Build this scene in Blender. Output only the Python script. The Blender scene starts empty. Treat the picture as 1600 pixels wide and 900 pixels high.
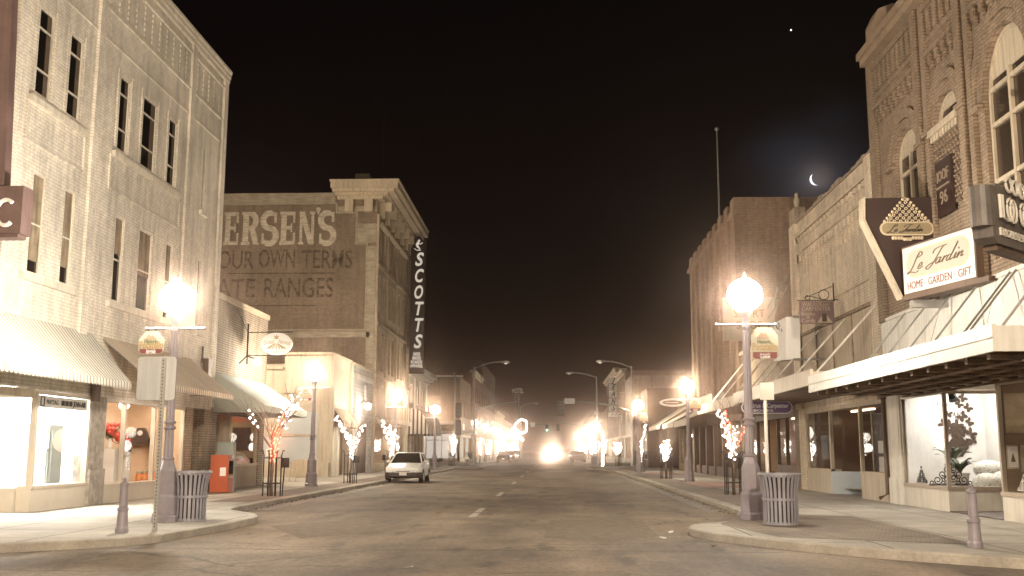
import bpy, math, random
from mathutils import Vector, Matrix
R = math.radians
PI = math.pi
scene = bpy.context.scene
COL = scene.collection
random.seed(7)

# ------------------------------------------------------------------ camera
FPX, VPX, VPY, CAMH, ROLL = 1600.0, 866.0, 704.0, 1.4, -0.004
_d = Vector(((VPX - 800) / FPX, (450 - VPY) / FPX, -1.0)).normalized()   # the street's direction seen by the camera
_u = Vector((ROLL, 1, 0)); _u = (_u - _d * _u.dot(_d)).normalized()
_x = _d.cross(_u)
CM = Matrix((_x, _d, _u))                                                # camera space -> world
cam_data = bpy.data.cameras.new('camera'); cam = bpy.data.objects.new('camera', cam_data); COL.objects.link(cam)
cam_data.sensor_width = 36; cam_data.lens = 36 * FPX / 1600
cam_data.clip_start = 0.1; cam_data.clip_end = 6000
cam.matrix_world = Matrix.Translation((0, 0, CAMH)) @ CM.to_4x4()
scene.camera = cam

def at(px, py, X=None, Y=None, Z=None):
    v = CM @ Vector(((px - 800) / FPX, (450 - py) / FPX, -1.0))
    t = X / v.x if X is not None else Y / v.y if Y is not None else (Z - CAMH) / v.z
    return Vector((0, 0, CAMH)) + v * t

# ------------------------------------------------------------------ sky, moonlight, exposure
MOON = at(1275, 280, Y=2000)
mdir = (MOON - Vector((0, 0, CAMH))).normalized()
m_el = math.asin(mdir.z); m_az = math.atan2(mdir.x, mdir.y)
world = bpy.data.worlds.new('World'); scene.world = world; world.use_nodes = True
nt = world.node_tree; nt.nodes.clear()
def N(nt, t, **kw):
    n = nt.nodes.new(t)
    for k, v in kw.items(): setattr(n, k, v)
    return n
wo = N(nt, 'ShaderNodeOutputWorld')
bg1 = N(nt, 'ShaderNodeBackground'); sky = N(nt, 'ShaderNodeTexSky')
sky.sky_type = 'NISHITA'; sky.sun_disc = False; sky.sun_elevation = m_el; sky.sun_rotation = m_az
bg1.inputs[1].default_value = 0.00006
nt.links.new(sky.outputs[0], bg1.inputs[0])
tc = N(nt, 'ShaderNodeTexCoord'); sep = N(nt, 'ShaderNodeSeparateXYZ')
nt.links.new(tc.outputs['Generated'], sep.inputs[0])
ramp = N(nt, 'ShaderNodeValToRGB')                       # the town's glow in the night sky, by elevation
cr = ramp.color_ramp; cr.elements[0].position = 0.0; cr.elements[0].color = (0.0070, 0.0025, 0.0016, 1)
cr.elements[1].position = 0.45; cr.elements[1].color = (0.0009, 0.0006, 0.00055, 1)
e = cr.elements.new(0.14); e.color = (0.0024, 0.0011, 0.0008, 1)
nt.links.new(sep.outputs[2], ramp.inputs[0])
# thin moonlit cloud around the moon
dot = N(nt, 'ShaderNodeVectorMath', operation='DOT_PRODUCT'); dot.inputs[1].default_value = mdir
nt.links.new(tc.outputs['Generated'], dot.inputs[0])
mr = N(nt, 'ShaderNodeMapRange'); mr.inputs[1].default_value = math.cos(R(5.5)); mr.inputs[2].default_value = 1.0
nt.links.new(dot.outputs['Value'], mr.inputs[0])
pw = N(nt, 'ShaderNodeMath', operation='POWER'); pw.inputs[1].default_value = 2.2; nt.links.new(mr.outputs[0], pw.inputs[0])
mp = N(nt, 'ShaderNodeMapping'); mp.inputs[3].default_value = (9, 9, 26); nt.links.new(tc.outputs['Generated'], mp.inputs[0])
nz = N(nt, 'ShaderNodeTexNoise'); nz.inputs['Scale'].default_value = 1.0; nz.inputs['Detail'].default_value = 5; nt.links.new(mp.outputs[0], nz.inputs['Vector'])
mr2 = N(nt, 'ShaderNodeMapRange'); mr2.inputs[1].default_value = 0.36; mr2.inputs[2].default_value = 0.72; nt.links.new(nz.outputs[0], mr2.inputs[0])
ml = N(nt, 'ShaderNodeMath', operation='MULTIPLY'); nt.links.new(pw.outputs[0], ml.inputs[0]); nt.links.new(mr2.outputs[0], ml.inputs[1])
mx = N(nt, 'ShaderNodeMix', data_type='RGBA', blend_type='ADD'); mx.inputs[0].default_value = 1.0
mc = N(nt, 'ShaderNodeMix', data_type='RGBA'); mc.inputs[6].default_value = (0, 0, 0, 1); mc.inputs[7].default_value = (0.008, 0.011, 0.0165, 1)
nt.links.new(ml.outputs[0], mc.inputs[0])
nt.links.new(ramp.outputs[0], mx.inputs[6]); nt.links.new(mc.outputs[2], mx.inputs[7])
bg2 = N(nt, 'ShaderNodeBackground'); nt.links.new(mx.outputs[2], bg2.inputs[0]); bg2.inputs[1].default_value = 1.0
ad = N(nt, 'ShaderNodeAddShader'); nt.links.new(bg1.outputs[0], ad.inputs[0]); nt.links.new(bg2.outputs[0], ad.inputs[1])
nt.links.new(ad.outputs[0], wo.inputs['Surface'])

sun = bpy.data.lights.new('moonlight', 'SUN'); sun.energy = 0.0006; sun.angle = R(0.5); sun.color = (0.85, 0.9, 1.0)
so = bpy.data.objects.new('moonlight', sun); COL.objects.link(so)
so.rotation_euler = (-mdir).to_track_quat('-Z', 'Y').to_euler()

vs = scene.view_settings
vs.view_transform = 'Standard'; vs.look = 'None'; vs.gamma = 1; vs.exposure = 1.08; vs.use_curve_mapping = False
scene.render.engine = 'CYCLES'
cy = scene.cycles
cy.use_adaptive_sampling = False
cy.use_denoising = True; cy.max_bounces = 6; cy.diffuse_bounces = 3; cy.glossy_bounces = 3; cy.transmission_bounces = 4
cy.transparent_max_bounces = 12; cy.caustics_reflective = False; cy.caustics_refractive = False
cy.sample_clamp_indirect = 4.0; cy.use_light_tree = True; cy.volume_bounces = 0; cy.volume_step_rate = 4; cy.volume_max_steps = 64

SODIUM = (1.0, 0.81, 0.60); GLOBE_C = (1.0, 0.90, 0.76)
GLOBE_W, COBRA_W, TREE_W = 560.0, 5200.0, 30.0
XL, XR = -10.7, 8.4          # the two street fronts
CURB_L, CURB_R = -7.2, 4.05
SW = 0.13                    # kerb height

# ------------------------------------------------------------------ materials
MATS = {}
def newmat(name):
    m = bpy.data.materials.new(name); m.use_nodes = True
    nt = m.node_tree; b = nt.nodes['Principled BSDF']
    MATS[name] = m
    return m, nt, b

def wallco(nt):
    """coordinates that run along any upright wall: (along, up)"""
    g = N(nt, 'ShaderNodeNewGeometry'); s = N(nt, 'ShaderNodeSeparateXYZ'); n = N(nt, 'ShaderNodeSeparateXYZ')
    nt.links.new(g.outputs['Position'], s.inputs[0]); nt.links.new(g.outputs['True Normal'], n.inputs[0])
    a = N(nt, 'ShaderNodeMath', operation='ABSOLUTE'); nt.links.new(n.outputs[0], a.inputs[0])
    r = N(nt, 'ShaderNodeMath', operation='ROUND'); nt.links.new(a.outputs[0], r.inputs[0])
    m = N(nt, 'ShaderNodeMix', data_type='FLOAT'); nt.links.new(r.outputs[0], m.inputs[0])
    nt.links.new(s.outputs[0], m.inputs[2]); nt.links.new(s.outputs[1], m.inputs[3])
    c = N(nt, 'ShaderNodeCombineXYZ'); nt.links.new(m.outputs[0], c.inputs[0]); nt.links.new(s.outputs[2], c.inputs[1])
    return c.outputs[0]

def noise(nt, vec, scale, detail=4, rough=0.55):
    n = N(nt, 'ShaderNodeTexNoise'); n.inputs['Scale'].default_value = scale; n.inputs['Detail'].default_value = detail
    n.inputs['Roughness'].default_value = rough
    if vec is not None: nt.links.new(vec, n.inputs['Vector'])
    return n.outputs[0]

def pos(nt, scale=(1, 1, 1)):
    g = N(nt, 'ShaderNodeNewGeometry'); m = N(nt, 'ShaderNodeMapping'); m.inputs[3].default_value = scale
    nt.links.new(g.outputs['Position'], m.inputs[0]); return m.outputs[0]

def modulate(nt, col, fac, lo, hi, f0=0.3, f1=0.7):
    mr = N(nt, 'ShaderNodeMapRange'); mr.inputs[1].default_value = f0; mr.inputs[2].default_value = f1
    mr.inputs[3].default_value = lo; mr.inputs[4].default_value = hi; nt.links.new(fac, mr.inputs[0])
    v = N(nt, 'ShaderNodeVectorMath', operation='SCALE'); nt.links.new(col, v.inputs[0]); nt.links.new(mr.outputs[0], v.inputs['Scale'])
    return v.outputs[0]

def rgb(nt, c):
    n = N(nt, 'ShaderNodeRGB'); n.outputs[0].default_value = (*c, 1); return n.outputs[0]

def paint(name, c, rough=0.6, var=0.12, scale=2.0, metal=0.0, bump=0.0, streak=0.0, spec=0.5):
    if name in MATS: return MATS[name]
    m, nt, b = newmat(name)
    p = pos(nt); col = rgb(nt, c)
    f = noise(nt, p, scale, 6)
    col = modulate(nt, col, f, 1 - var, 1 + var)
    f2 = noise(nt, p, scale * 14, 3); col = modulate(nt, col, f2, 1 - var * .5, 1 + var * .5)
    if streak:
        st = noise(nt, pos(nt, (5, 5, .35)), 1.6, 5); col = modulate(nt, col, st, 1 - streak, 1.05, .32, .55)
    nt.links.new(col, b.inputs['Base Color'])
    b.inputs['Roughness'].default_value = rough; b.inputs['Metallic'].default_value = metal
    b.inputs['Specular IOR Level'].default_value = spec
    if bump:
        bp = N(nt, 'ShaderNodeBump'); bp.inputs['Strength'].default_value = bump; bp.inputs['Distance'].default_value = .02
        nt.links.new(f2, bp.inputs['Height']); nt.links.new(bp.outputs[0], b.inputs['Normal'])
    return m

def brick(name, c1, c2, mortar, bw=.21, rh=.075, ms=.012, rough=.85, bump=.6, big=.22, streak=.25, dist=.03, rag=0.0):
    if name in MATS: return MATS[name]
    m, nt, b = newmat(name)
    w = wallco(nt)
    t = N(nt, 'ShaderNodeTexBrick'); nt.links.new(w, t.inputs['Vector'])
    t.inputs['Scale'].default_value = 1; t.inputs['Brick Width'].default_value = bw; t.inputs['Row Height'].default_value = rh
    t.inputs['Mortar Size'].default_value = ms; t.inputs['Mortar Smooth'].default_value = .3; t.inputs['Bias'].default_value = -.1
    t.inputs['Color1'].default_value = (*c1, 1); t.inputs['Color2'].default_value = (*c2, 1); t.inputs['Mortar'].default_value = (*mortar, 1)
    p = pos(nt)
    col = modulate(nt, t.outputs[0], noise(nt, p, .45, 6), 1 - big, 1 + big)
    col = modulate(nt, col, noise(nt, p, 6, 5), .86, 1.14)
    if streak: col = modulate(nt, col, noise(nt, pos(nt, (3.2, 3.2, .3)), 1.3, 6), 1 - streak, 1.06, .3, .55)
    nt.links.new(col, b.inputs['Base Color']); b.inputs['Roughness'].default_value = rough
    bp = N(nt, 'ShaderNodeBump'); bp.inputs['Strength'].default_value = bump; bp.inputs['Distance'].default_value = dist; bp.invert = True
    h = N(nt, 'ShaderNodeMath', operation='ADD'); nt.links.new(t.outputs['Fac'], h.inputs[0])
    n2 = N(nt, 'ShaderNodeMath', operation='MULTIPLY'); n2.inputs[1].default_value = .9; nt.links.new(noise(nt, p, 18, 3), n2.inputs[0]); nt.links.new(n2.outputs[0], h.inputs[1])
    nt.links.new(h.outputs[0], bp.inputs['Height']); nt.links.new(bp.outputs[0], b.inputs['Normal'])
    return m

def emis(name, c, s, sample=False):
    if name in MATS: return MATS[name]
    m = bpy.data.materials.new(name); m.use_nodes = True; MATS[name] = m
    nt = m.node_tree; nt.nodes.clear()
    o = N(nt, 'ShaderNodeOutputMaterial'); e = N(nt, 'ShaderNodeEmission'); e.inputs[0].default_value = (*c, 1); e.inputs[1].default_value = s
    nt.links.new(e.outputs[0], o.inputs[0])
    if not sample: m.cycles.emission_sampling = 'NONE'
    return m

def globe_glass(name, c, s):
    """lit milk-glass: glows, and lets the lamp inside it shine through"""
    if name in MATS: return MATS[name]
    m = bpy.data.materials.new(name); m.use_nodes = True; MATS[name] = m
    nt = m.node_tree; nt.nodes.clear(); m.cycles.emission_sampling = 'NONE'
    o = N(nt, 'ShaderNodeOutputMaterial'); e = N(nt, 'ShaderNodeEmission'); e.inputs[0].default_value = (*c, 1); e.inputs[1].default_value = s
    t = N(nt, 'ShaderNodeBsdfTransparent'); a = N(nt, 'ShaderNodeAddShader')
    nt.links.new(e.outputs[0], a.inputs[0]); nt.links.new(t.outputs[0], a.inputs[1]); nt.links.new(a.outputs[0], o.inputs[0])
    return m

def glass(name, tint=(1, 1, 1), refl=.55, dirty=.0):
    if name in MATS: return MATS[name]
    m = bpy.data.materials.new(name); m.use_nodes = True; MATS[name] = m
    nt = m.node_tree; nt.nodes.clear()
    o = N(nt, 'ShaderNodeOutputMaterial'); t = N(nt, 'ShaderNodeBsdfTransparent'); t.inputs[0].default_value = (*tint, 1)
    g = N(nt, 'ShaderNodeBsdfGlossy'); g.inputs['Roughness'].default_value = .015; g.inputs[0].default_value = (refl, refl, refl, 1)
    ge = N(nt, 'ShaderNodeNewGeometry'); dt = N(nt, 'ShaderNodeVectorMath', operation='DOT_PRODUCT'); nt.links.new(ge.outputs['Normal'], dt.inputs[0]); nt.links.new(ge.outputs['Incoming'], dt.inputs[1])
    ab = N(nt, 'ShaderNodeMath', operation='ABSOLUTE'); nt.links.new(dt.outputs['Value'], ab.inputs[0])
    om = N(nt, 'ShaderNodeMath', operation='SUBTRACT'); om.inputs[0].default_value = 1; nt.links.new(ab.outputs[0], om.inputs[1])
    p5 = N(nt, 'ShaderNodeMath', operation='POWER'); p5.inputs[1].default_value = 5; nt.links.new(om.outputs[0], p5.inputs[0])
    fr = N(nt, 'ShaderNodeMath', operation='MULTIPLY_ADD'); fr.inputs[1].default_value = .93; fr.inputs[2].default_value = .07; nt.links.new(p5.outputs[0], fr.inputs[0])
    mx = N(nt, 'ShaderNodeMixShader'); nt.links.new(fr.outputs[0], mx.inputs[0]); nt.links.new(t.outputs[0], mx.inputs[1]); nt.links.new(g.outputs[0], mx.inputs[2])
    nt.links.new(mx.outputs[0], o.inputs[0])
    return m

def stripes(name, c1, c2, period, duty=.5, axis=1, rough=.8):
    if name in MATS: return MATS[name]
    m, nt, b = newmat(name)
    g = N(nt, 'ShaderNodeNewGeometry'); s = N(nt, 'ShaderNodeSeparateXYZ'); nt.links.new(g.outputs['Position'], s.inputs[0])
    a = N(nt, 'ShaderNodeMath', operation='DIVIDE'); a.inputs[1].default_value = period; nt.links.new(s.outputs[axis], a.inputs[0])
    f = N(nt, 'ShaderNodeMath', operation='FRACT'); nt.links.new(a.outputs[0], f.inputs[0])
    l = N(nt, 'ShaderNodeMath', operation='LESS_THAN'); l.inputs[1].default_value = duty; nt.links.new(f.outputs[0], l.inputs[0])
    mx = N(nt, 'ShaderNodeMix', data_type='RGBA'); mx.inputs[6].default_value = (*c1, 1); mx.inputs[7].default_value = (*c2, 1)
    nt.links.new(l.outputs[0], mx.inputs[0])
    col = modulate(nt, mx.outputs[2], noise(nt, pos(nt), 1.4, 5), .85, 1.12)
    nt.links.new(col, b.inputs['Base Color']); b.inputs['Roughness'].default_value = rough; b.inputs['Specular IOR Level'].default_value = .2
    return m

def faded(name, c, cover=.5, scale=3.0):
    """old lettering paint, worn through to the wall in patches"""
    if name in MATS: return MATS[name]
    m, nt, b = newmat(name)
    w = wallco(nt)
    b.inputs['Base Color'].default_value = (*c, 1); b.inputs['Roughness'].default_value = .9
    f = noise(nt, w, scale, 8, .7)
    mp = N(nt, 'ShaderNodeMapping'); mp.inputs[3].default_value = (.6, 6, 1); nt.links.new(w, mp.inputs[0])
    f2 = noise(nt, mp.outputs[0], 2.2, 5, .6)
    a = N(nt, 'ShaderNodeMath', operation='ADD'); nt.links.new(f, a.inputs[0]); nt.links.new(f2, a.inputs[1])
    mr = N(nt, 'ShaderNodeMapRange'); mr.inputs[1].default_value = .8; mr.inputs[2].default_value = 1.2
    mr.inputs[3].default_value = max(0, cover - .35); mr.inputs[4].default_value = min(1, cover + .35); nt.links.new(a.outputs[0], mr.inputs[0])
    nt.links.new(mr.outputs[0], b.inputs['Alpha'])
    return m

# ------------------------------------------------------------------ mesh helpers
class Fr:
    """a wall frame: u runs along the wall, n out of it"""
    def __init__(s, p0, u, n): s.p0, s.u, s.n = p0, u, n
    def pt(s, u, z, n=0.0): return (s.p0[0] + s.u[0] * u + s.n[0] * n, s.p0[1] + s.u[1] * u + s.n[1] * n, z)
FL = Fr((XL, 0), (0, 1), (1, 0))          # left fronts, u = Y
FR = Fr((XR, 0), (0, 1), (-1, 0))         # right fronts, u = Y
FRT = Fr((XR, 0), (0, -1), (-1, 0))       # right fronts for lettering, u = -Y
def FS(y): return Fr((0, y), (1, 0), (0, -1))   # walls that face back up the street, u = X

class MB:
    def __init__(s, root=None): s.v = []; s.f = []; s.mi = []; s.m = 0; s.o = Vector(root.location) if root else Vector((0, 0, 0))
    def face(s, pts):
        i = len(s.v); s.v.extend([tuple(p) for p in pts]); s.f.append(tuple(range(i, i + len(pts)))); s.mi.append(s.m); return s
    def raw(s, vs, fs):
        i = len(s.v); s.v.extend([tuple(p) for p in vs])
        for f in fs: s.f.append(tuple(i + k for k in f)); s.mi.append(s.m)
        return s
    def box(s, x0, x1, y0, y1, z0, z1):
        p = [(x0, y0, z0), (x1, y0, z0), (x1, y1, z0), (x0, y1, z0), (x0, y0, z1), (x1, y0, z1), (x1, y1, z1), (x0, y1, z1)]
        return s.raw(p, [(0, 3, 2, 1), (4, 5, 6, 7), (0, 1, 5, 4), (1, 2, 6, 5), (2, 3, 7, 6), (3, 0, 4, 7)])
    def fbox(s, fr, u0, u1, z0, z1, n0, n1):
        p = [fr.pt(u, z, n) for z in (z0, z1) for (u, n) in ((u0, n0), (u1, n0), (u1, n1), (u0, n1))]
        return s.raw(p, [(0, 3, 2, 1), (4, 5, 6, 7), (0, 1, 5, 4), (1, 2, 6, 5), (2, 3, 7, 6), (3, 0, 4, 7)])
    def fquad(s, fr, u0, u1, z0, z1, n=0.0): return s.face([fr.pt(u0, z0, n), fr.pt(u1, z0, n), fr.pt(u1, z1, n), fr.pt(u0, z1, n)])
    def fprism(s, fr, poly, n0, n1):
        k = len(poly); vs = [fr.pt(u, z, n0) for u, z in poly] + [fr.pt(u, z, n1) for u, z in poly]
        return s.raw(vs, [tuple(range(k - 1, -1, -1)), tuple(range(k, 2 * k))] + [(i, (i + 1) % k, k + (i + 1) % k, k + i) for i in range(k)])
    def zprism(s, poly, z0, z1):
        k = len(poly); vs = [(x, y, z0) for x, y in poly] + [(x, y, z1) for x, y in poly]
        return s.raw(vs, [tuple(range(k - 1, -1, -1)), tuple(range(k, 2 * k))] + [(i, (i + 1) % k, k + (i + 1) % k, k + i) for i in range(k)])
    def fwall(s, fr, u0, u1, z0, z1, holes=(), depth=.25):
        us = sorted({u0, u1, *[h[0] for h in holes], *[h[1] for h in holes]}); zs = sorted({z0, z1, *[h[2] for h in holes], *[h[3] for h in holes]})
        us = [u for u in us if u0 <= u <= u1]; zs = [z for z in zs if z0 <= z <= z1]
        for a, b in zip(us, us[1:]):
            for c, d in zip(zs, zs[1:]):
                mu, mz = (a + b) / 2, (c + d) / 2
                if not any(h[0] < mu < h[1] and h[2] < mz < h[3] for h in holes): s.fquad(fr, a, b, c, d)
        for a, b, c, d in [h[:4] for h in holes]:
            for q in ([(a, c), (a, d)], [(b, c), (b, d)], [(a, d), (b, d)], [(a, c), (b, c)]):
                (ua, za), (ub, zb) = q
                s.face([fr.pt(ua, za, 0), fr.pt(ub, zb, 0), fr.pt(ub, zb, -depth), fr.pt(ua, za, -depth)])
        return s
    def cyl(s, p0, p1, r0, r1=None, n=10, cap=True):
        r1 = r0 if r1 is None else r1; p0, p1 = Vector(p0), Vector(p1); d = (p1 - p0).normalized()
        a = d.cross(Vector((0, 0, 1)) if abs(d.z) < .9 else Vector((1, 0, 0))).normalized(); b = d.cross(a)
        i = len(s.v)
        for p, r in ((p0, r0), (p1, r1)):
            for k in range(n): t = 2 * PI * k / n; s.v.append(tuple(p + (a * math.cos(t) + b * math.sin(t)) * r))
        for k in range(n): s.f.append((i + k, i + (k + 1) % n, i + n + (k + 1) % n, i + n + k)); s.mi.append(s.m)
        if cap:
            s.f.append(tuple(i + k for k in range(n - 1, -1, -1))); s.mi.append(s.m); s.f.append(tuple(i + n + k for k in range(n))); s.mi.append(s.m)
        return s
    def tube(s, pts, r, n=6):
        pts = [Vector(p) for p in pts]; i = len(s.v); rr = r if isinstance(r, (list, tuple)) else [r] * len(pts)
        up = Vector((0, 0, 1))
        for k, p in enumerate(pts):
            d = (pts[min(k + 1, len(pts) - 1)] - pts[max(k - 1, 0)]).normalized()
            a = d.cross(up if abs(d.z) < .95 else Vector((1, 0, 0))).normalized(); b = d.cross(a)
            for j in range(n): t = 2 * PI * j / n; s.v.append(tuple(p + (a * math.cos(t) + b * math.sin(t)) * rr[k]))
        for k in range(len(pts) - 1):
            for j in range(n): s.f.append((i + k * n + j, i + k * n + (j + 1) % n, i + (k + 1) * n + (j + 1) % n, i + (k + 1) * n + j)); s.mi.append(s.m)
        s.f.append(tuple(i + j for j in range(n - 1, -1, -1))); s.mi.append(s.m)
        s.f.append(tuple(i + (len(pts) - 1) * n + j for j in range(n))); s.mi.append(s.m)
        return s
    def lathe(s, prof, c=(0, 0, 0), n=16):
        i = len(s.v)
        for r, z in prof:
            for k in range(n): t = 2 * PI * (k + .5) / n; s.v.append((c[0] + r * math.cos(t), c[1] + r * math.sin(t), c[2] + z))
        for q in range(len(prof) - 1):
            for k in range(n): s.f.append((i + q * n + k, i + q * n + (k + 1) % n, i + (q + 1) * n + (k + 1) % n, i + (q + 1) * n + k)); s.mi.append(s.m)
        s.f.append(tuple(i + k for k in range(n - 1, -1, -1))); s.mi.append(s.m)
        s.f.append(tuple(i + (len(prof) - 1) * n + k for k in range(n))); s.mi.append(s.m)
        return s
    def ball(s, c, r, n=12, m=8, sz=1.0):
        prof = [(max(r * math.sin(PI * k / m), r * .02), -r * sz * math.cos(PI * k / m)) for k in range(m + 1)]
        return s.lathe(prof, c, n)
    def bulb(s, c, r):
        x, y, z = c
        return s.raw([(x + r, y, z), (x - r, y, z), (x, y + r, z), (x, y - r, z), (x, y, z + r), (x, y, z - r)],
                     [(0, 2, 4), (2, 1, 4), (1, 3, 4), (3, 0, 4), (2, 0, 5), (1, 2, 5), (3, 1, 5), (0, 3, 5)])
    def text(s, fr, u, z, n, body, size, width=None, shear=0.0, bold=0.0, depth=.006, align='CENTER', tilt=0.0):
        cu = bpy.data.curves.new('t', 'FONT'); cu.body = body; cu.size = size; cu.align_x = align; cu.align_y = 'CENTER'
        cu.shear = shear; cu.offset = bold; cu.extrude = depth / 2; cu.resolution_u = 3
        ob = bpy.data.objects.new('t', cu); me = bpy.data.meshes.new_from_object(ob)
        vs = [v.co.copy() for v in me.vertices]
        k = 1.0
        if width:
            w = max(v.x for v in vs) - min(v.x for v in vs); k = width / w
        ct, st = math.cos(tilt), math.sin(tilt)
        out = []
        for v in vs:
            a, b = v.x * k, v.y
            out.append(fr.pt(u + a * ct - b * st, z + a * st + b * ct, n + v.z + depth / 2))
        s.raw(out, [tuple(p.vertices) for p in me.polygons])
        bpy.data.objects.remove(ob); bpy.data.curves.remove(cu); bpy.data.meshes.remove(me)
        return s
    def stroke(s, fr, pts, w, n0, n1):
        """a flat brush stroke through (u, z) points; w = width or list"""
        k = len(pts); ww = w if isinstance(w, (list, tuple)) else [w] * k
        l, r = [], []
        for i, (u, z) in enumerate(pts):
            a = pts[max(i - 1, 0)]; b = pts[min(i + 1, k - 1)]
            dx, dz = b[0] - a[0], b[1] - a[1]; q = math.hypot(dx, dz) or 1
            l.append((u - dz / q * ww[i] / 2, z + dx / q * ww[i] / 2)); r.append((u + dz / q * ww[i] / 2, z - dx / q * ww[i] / 2))
        for i in range(k - 1): s.fprism(fr, [l[i], l[i + 1], r[i + 1], r[i]], n0, n1)
        return s
    def build(s, name, mats, parent=None, smooth=False):
        me = bpy.data.meshes.new(name)
        me.from_pydata([tuple(Vector(p) - s.o) for p in s.v], [], s.f); me.update()
        for m in (mats if isinstance(mats, (list, tuple)) else [mats]): me.materials.append(m)
        me.polygons.foreach_set('material_index', s.mi)
        if smooth: me.polygons.foreach_set('use_smooth', [True] * len(s.f))
        o = bpy.data.objects.new(name, me); COL.objects.link(o)
        if parent: o.parent = parent
        else: o.location = s.o
        return o

def thing(name, label, cat, loc=(0, 0, 0), group=None):
    o = bpy.data.objects.new(name, None); COL.objects.link(o); o.location = loc; o.empty_display_size = .2
    o['label'] = label; o['category'] = cat
    if group: o['group'] = group
    return o
def tag(o, label, cat, group=None):
    o['label'] = label; o['category'] = cat
    if group: o['group'] = group
    return o
def struct(o, kind='structure'): o['kind'] = kind; return o
def dup(o, parent=None):
    c = o.copy(); COL.objects.link(c)
    if parent: c.parent = parent
    for ch in list(o.children): dup(ch, c)
    return c
def place(o, loc, rz=0.0, label=None, group=None, scale=None):
    o.location = loc; o.rotation_euler = (0, 0, rz)
    if label: o['label'] = label
    if group: o['group'] = group
    if scale: o.scale = (scale,) * 3
    return o
def lamp(name, parent, loc, watts, color, radius=.1, kind='POINT'):
    l = bpy.data.lights.new(name, kind); l.energy = watts; l.color = color
    if kind == 'POINT': l.shadow_soft_size = radius
    o = bpy.data.objects.new(name, l); COL.objects.link(o); o.location = loc; o.parent = parent
    return o
def arc(cx, cz, r, a0, a1, n=12, rz=None):
    rz = rz or r
    return [(cx + r * math.cos(R(a0 + (a1 - a0) * k / n)), cz + rz * math.sin(R(a0 + (a1 - a0) * k / n))) for k in range(n + 1)]
# ================================================================== surfaces used all over
m_cream = brick('cream_painted_brick', (.74, .68, .58), (.70, .64, .54), (.52, .46, .375), ms=.009, bump=.4, streak=.24)
m_cream_trim = paint('cream_paint', (.66, .60, .50), .75, .1, 1.2, streak=.2, bump=.15)
m_tanpaint = paint('tan_paint', (.50, .42, .31), .75, .1, 1.2, streak=.25)
m_whitepaint = paint('white_paint', (.72, .68, .60), .6, .08, 1.5, streak=.18)
m_pale = paint('pale_stucco', (.50, .44, .35), .9, .1, .6, streak=.2, bump=.3)
m_bluegrey = paint('blue_grey_panel_paint', (.46, .50, .52), .6, .06, 1.2)
m_brown = paint('brown_paint', (.13, .085, .06), .6, .15, 2, streak=.2)
m_darkwood = paint('dark_wood', (.07, .045, .035), .6, .25, 3)
m_stone = paint('speckled_stone', (.36, .32, .27), .8, .35, 6, bump=.5)
m_concrete = paint('concrete', (.40, .36, .30), .9, .18, 1.1, bump=.3)
m_iron = paint('black_iron', (.025, .02, .02), .5, .2, 4, metal=.3)
m_lamp = paint('lamp_post_paint', (.30, .265, .29), .45, .1, 5, metal=.2)
m_bin = paint('bin_slat_paint', (.34, .33, .365), .45, .1, 5, metal=.2)
m_steel = paint('galvanised_steel', (.45, .43, .40), .45, .12, 5, metal=.6)
m_alu = paint('aluminium_sheet', (.72, .73, .72), .34, .05, 2, metal=.45, streak=.12)
m_roof = paint('roof_felt', (.04, .037, .035), .95, .2, 1)
m_dark = paint('dark_inside', (.012, .010, .009), .9, .2, 1)
m_pane = paint('dark_window_glass', (.012, .010, .009), .06, .1, .5, spec=.6)
m_blind = paint('drawn_blind', (.34, .27, .19), .14, .28, 3, streak=.55, spec=.7)
m_glass = glass('shop_glass')
m_rust = paint('rusty_canopy_deck', (.16, .11, .075), .8, .5, 2.5, streak=.2)
m_white_in = paint('white_shop_wall', (.82, .80, .76), .8, .03, .8)
m_tan_in = paint('tan_shop_wall', (.62, .46, .32), .8, .05, .8)
m_floor_in = paint('shop_floor', (.35, .26, .18), .5, .2, 2)
m_stripe_a = stripes('striped_awning_canvas', (.74, .70, .61), (.34, .32, .27), .155, .36)
m_stripe_b = stripes('tan_striped_awning_canvas', (.74, .63, .49), (.33, .26, .19), .155, .36)
m_text = paint('dark_lettering', (.035, .025, .02), .6, .05, 3)
m_gold = paint('gold_lettering', (.42, .30, .14), .45, .1, 3)
m_signwhite = paint('sign_white', (.80, .78, .74), .5, .03, 2)
m_maroon = paint('maroon_paint', (.22, .055, .05), .5, .08, 3)
m_purple = paint('purple_sign_paint', (.15, .09, .20), .5, .08, 3)
m_signbrown = paint('dark_brown_sign_sheet', (.032, .014, .011), .5, .12, 2)
m_red = paint('red_enamel', (.42, .10, .045), .35, .08, 2)
m_bark = paint('bark', (.16, .11, .08), .9, .3, 6)

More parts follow.
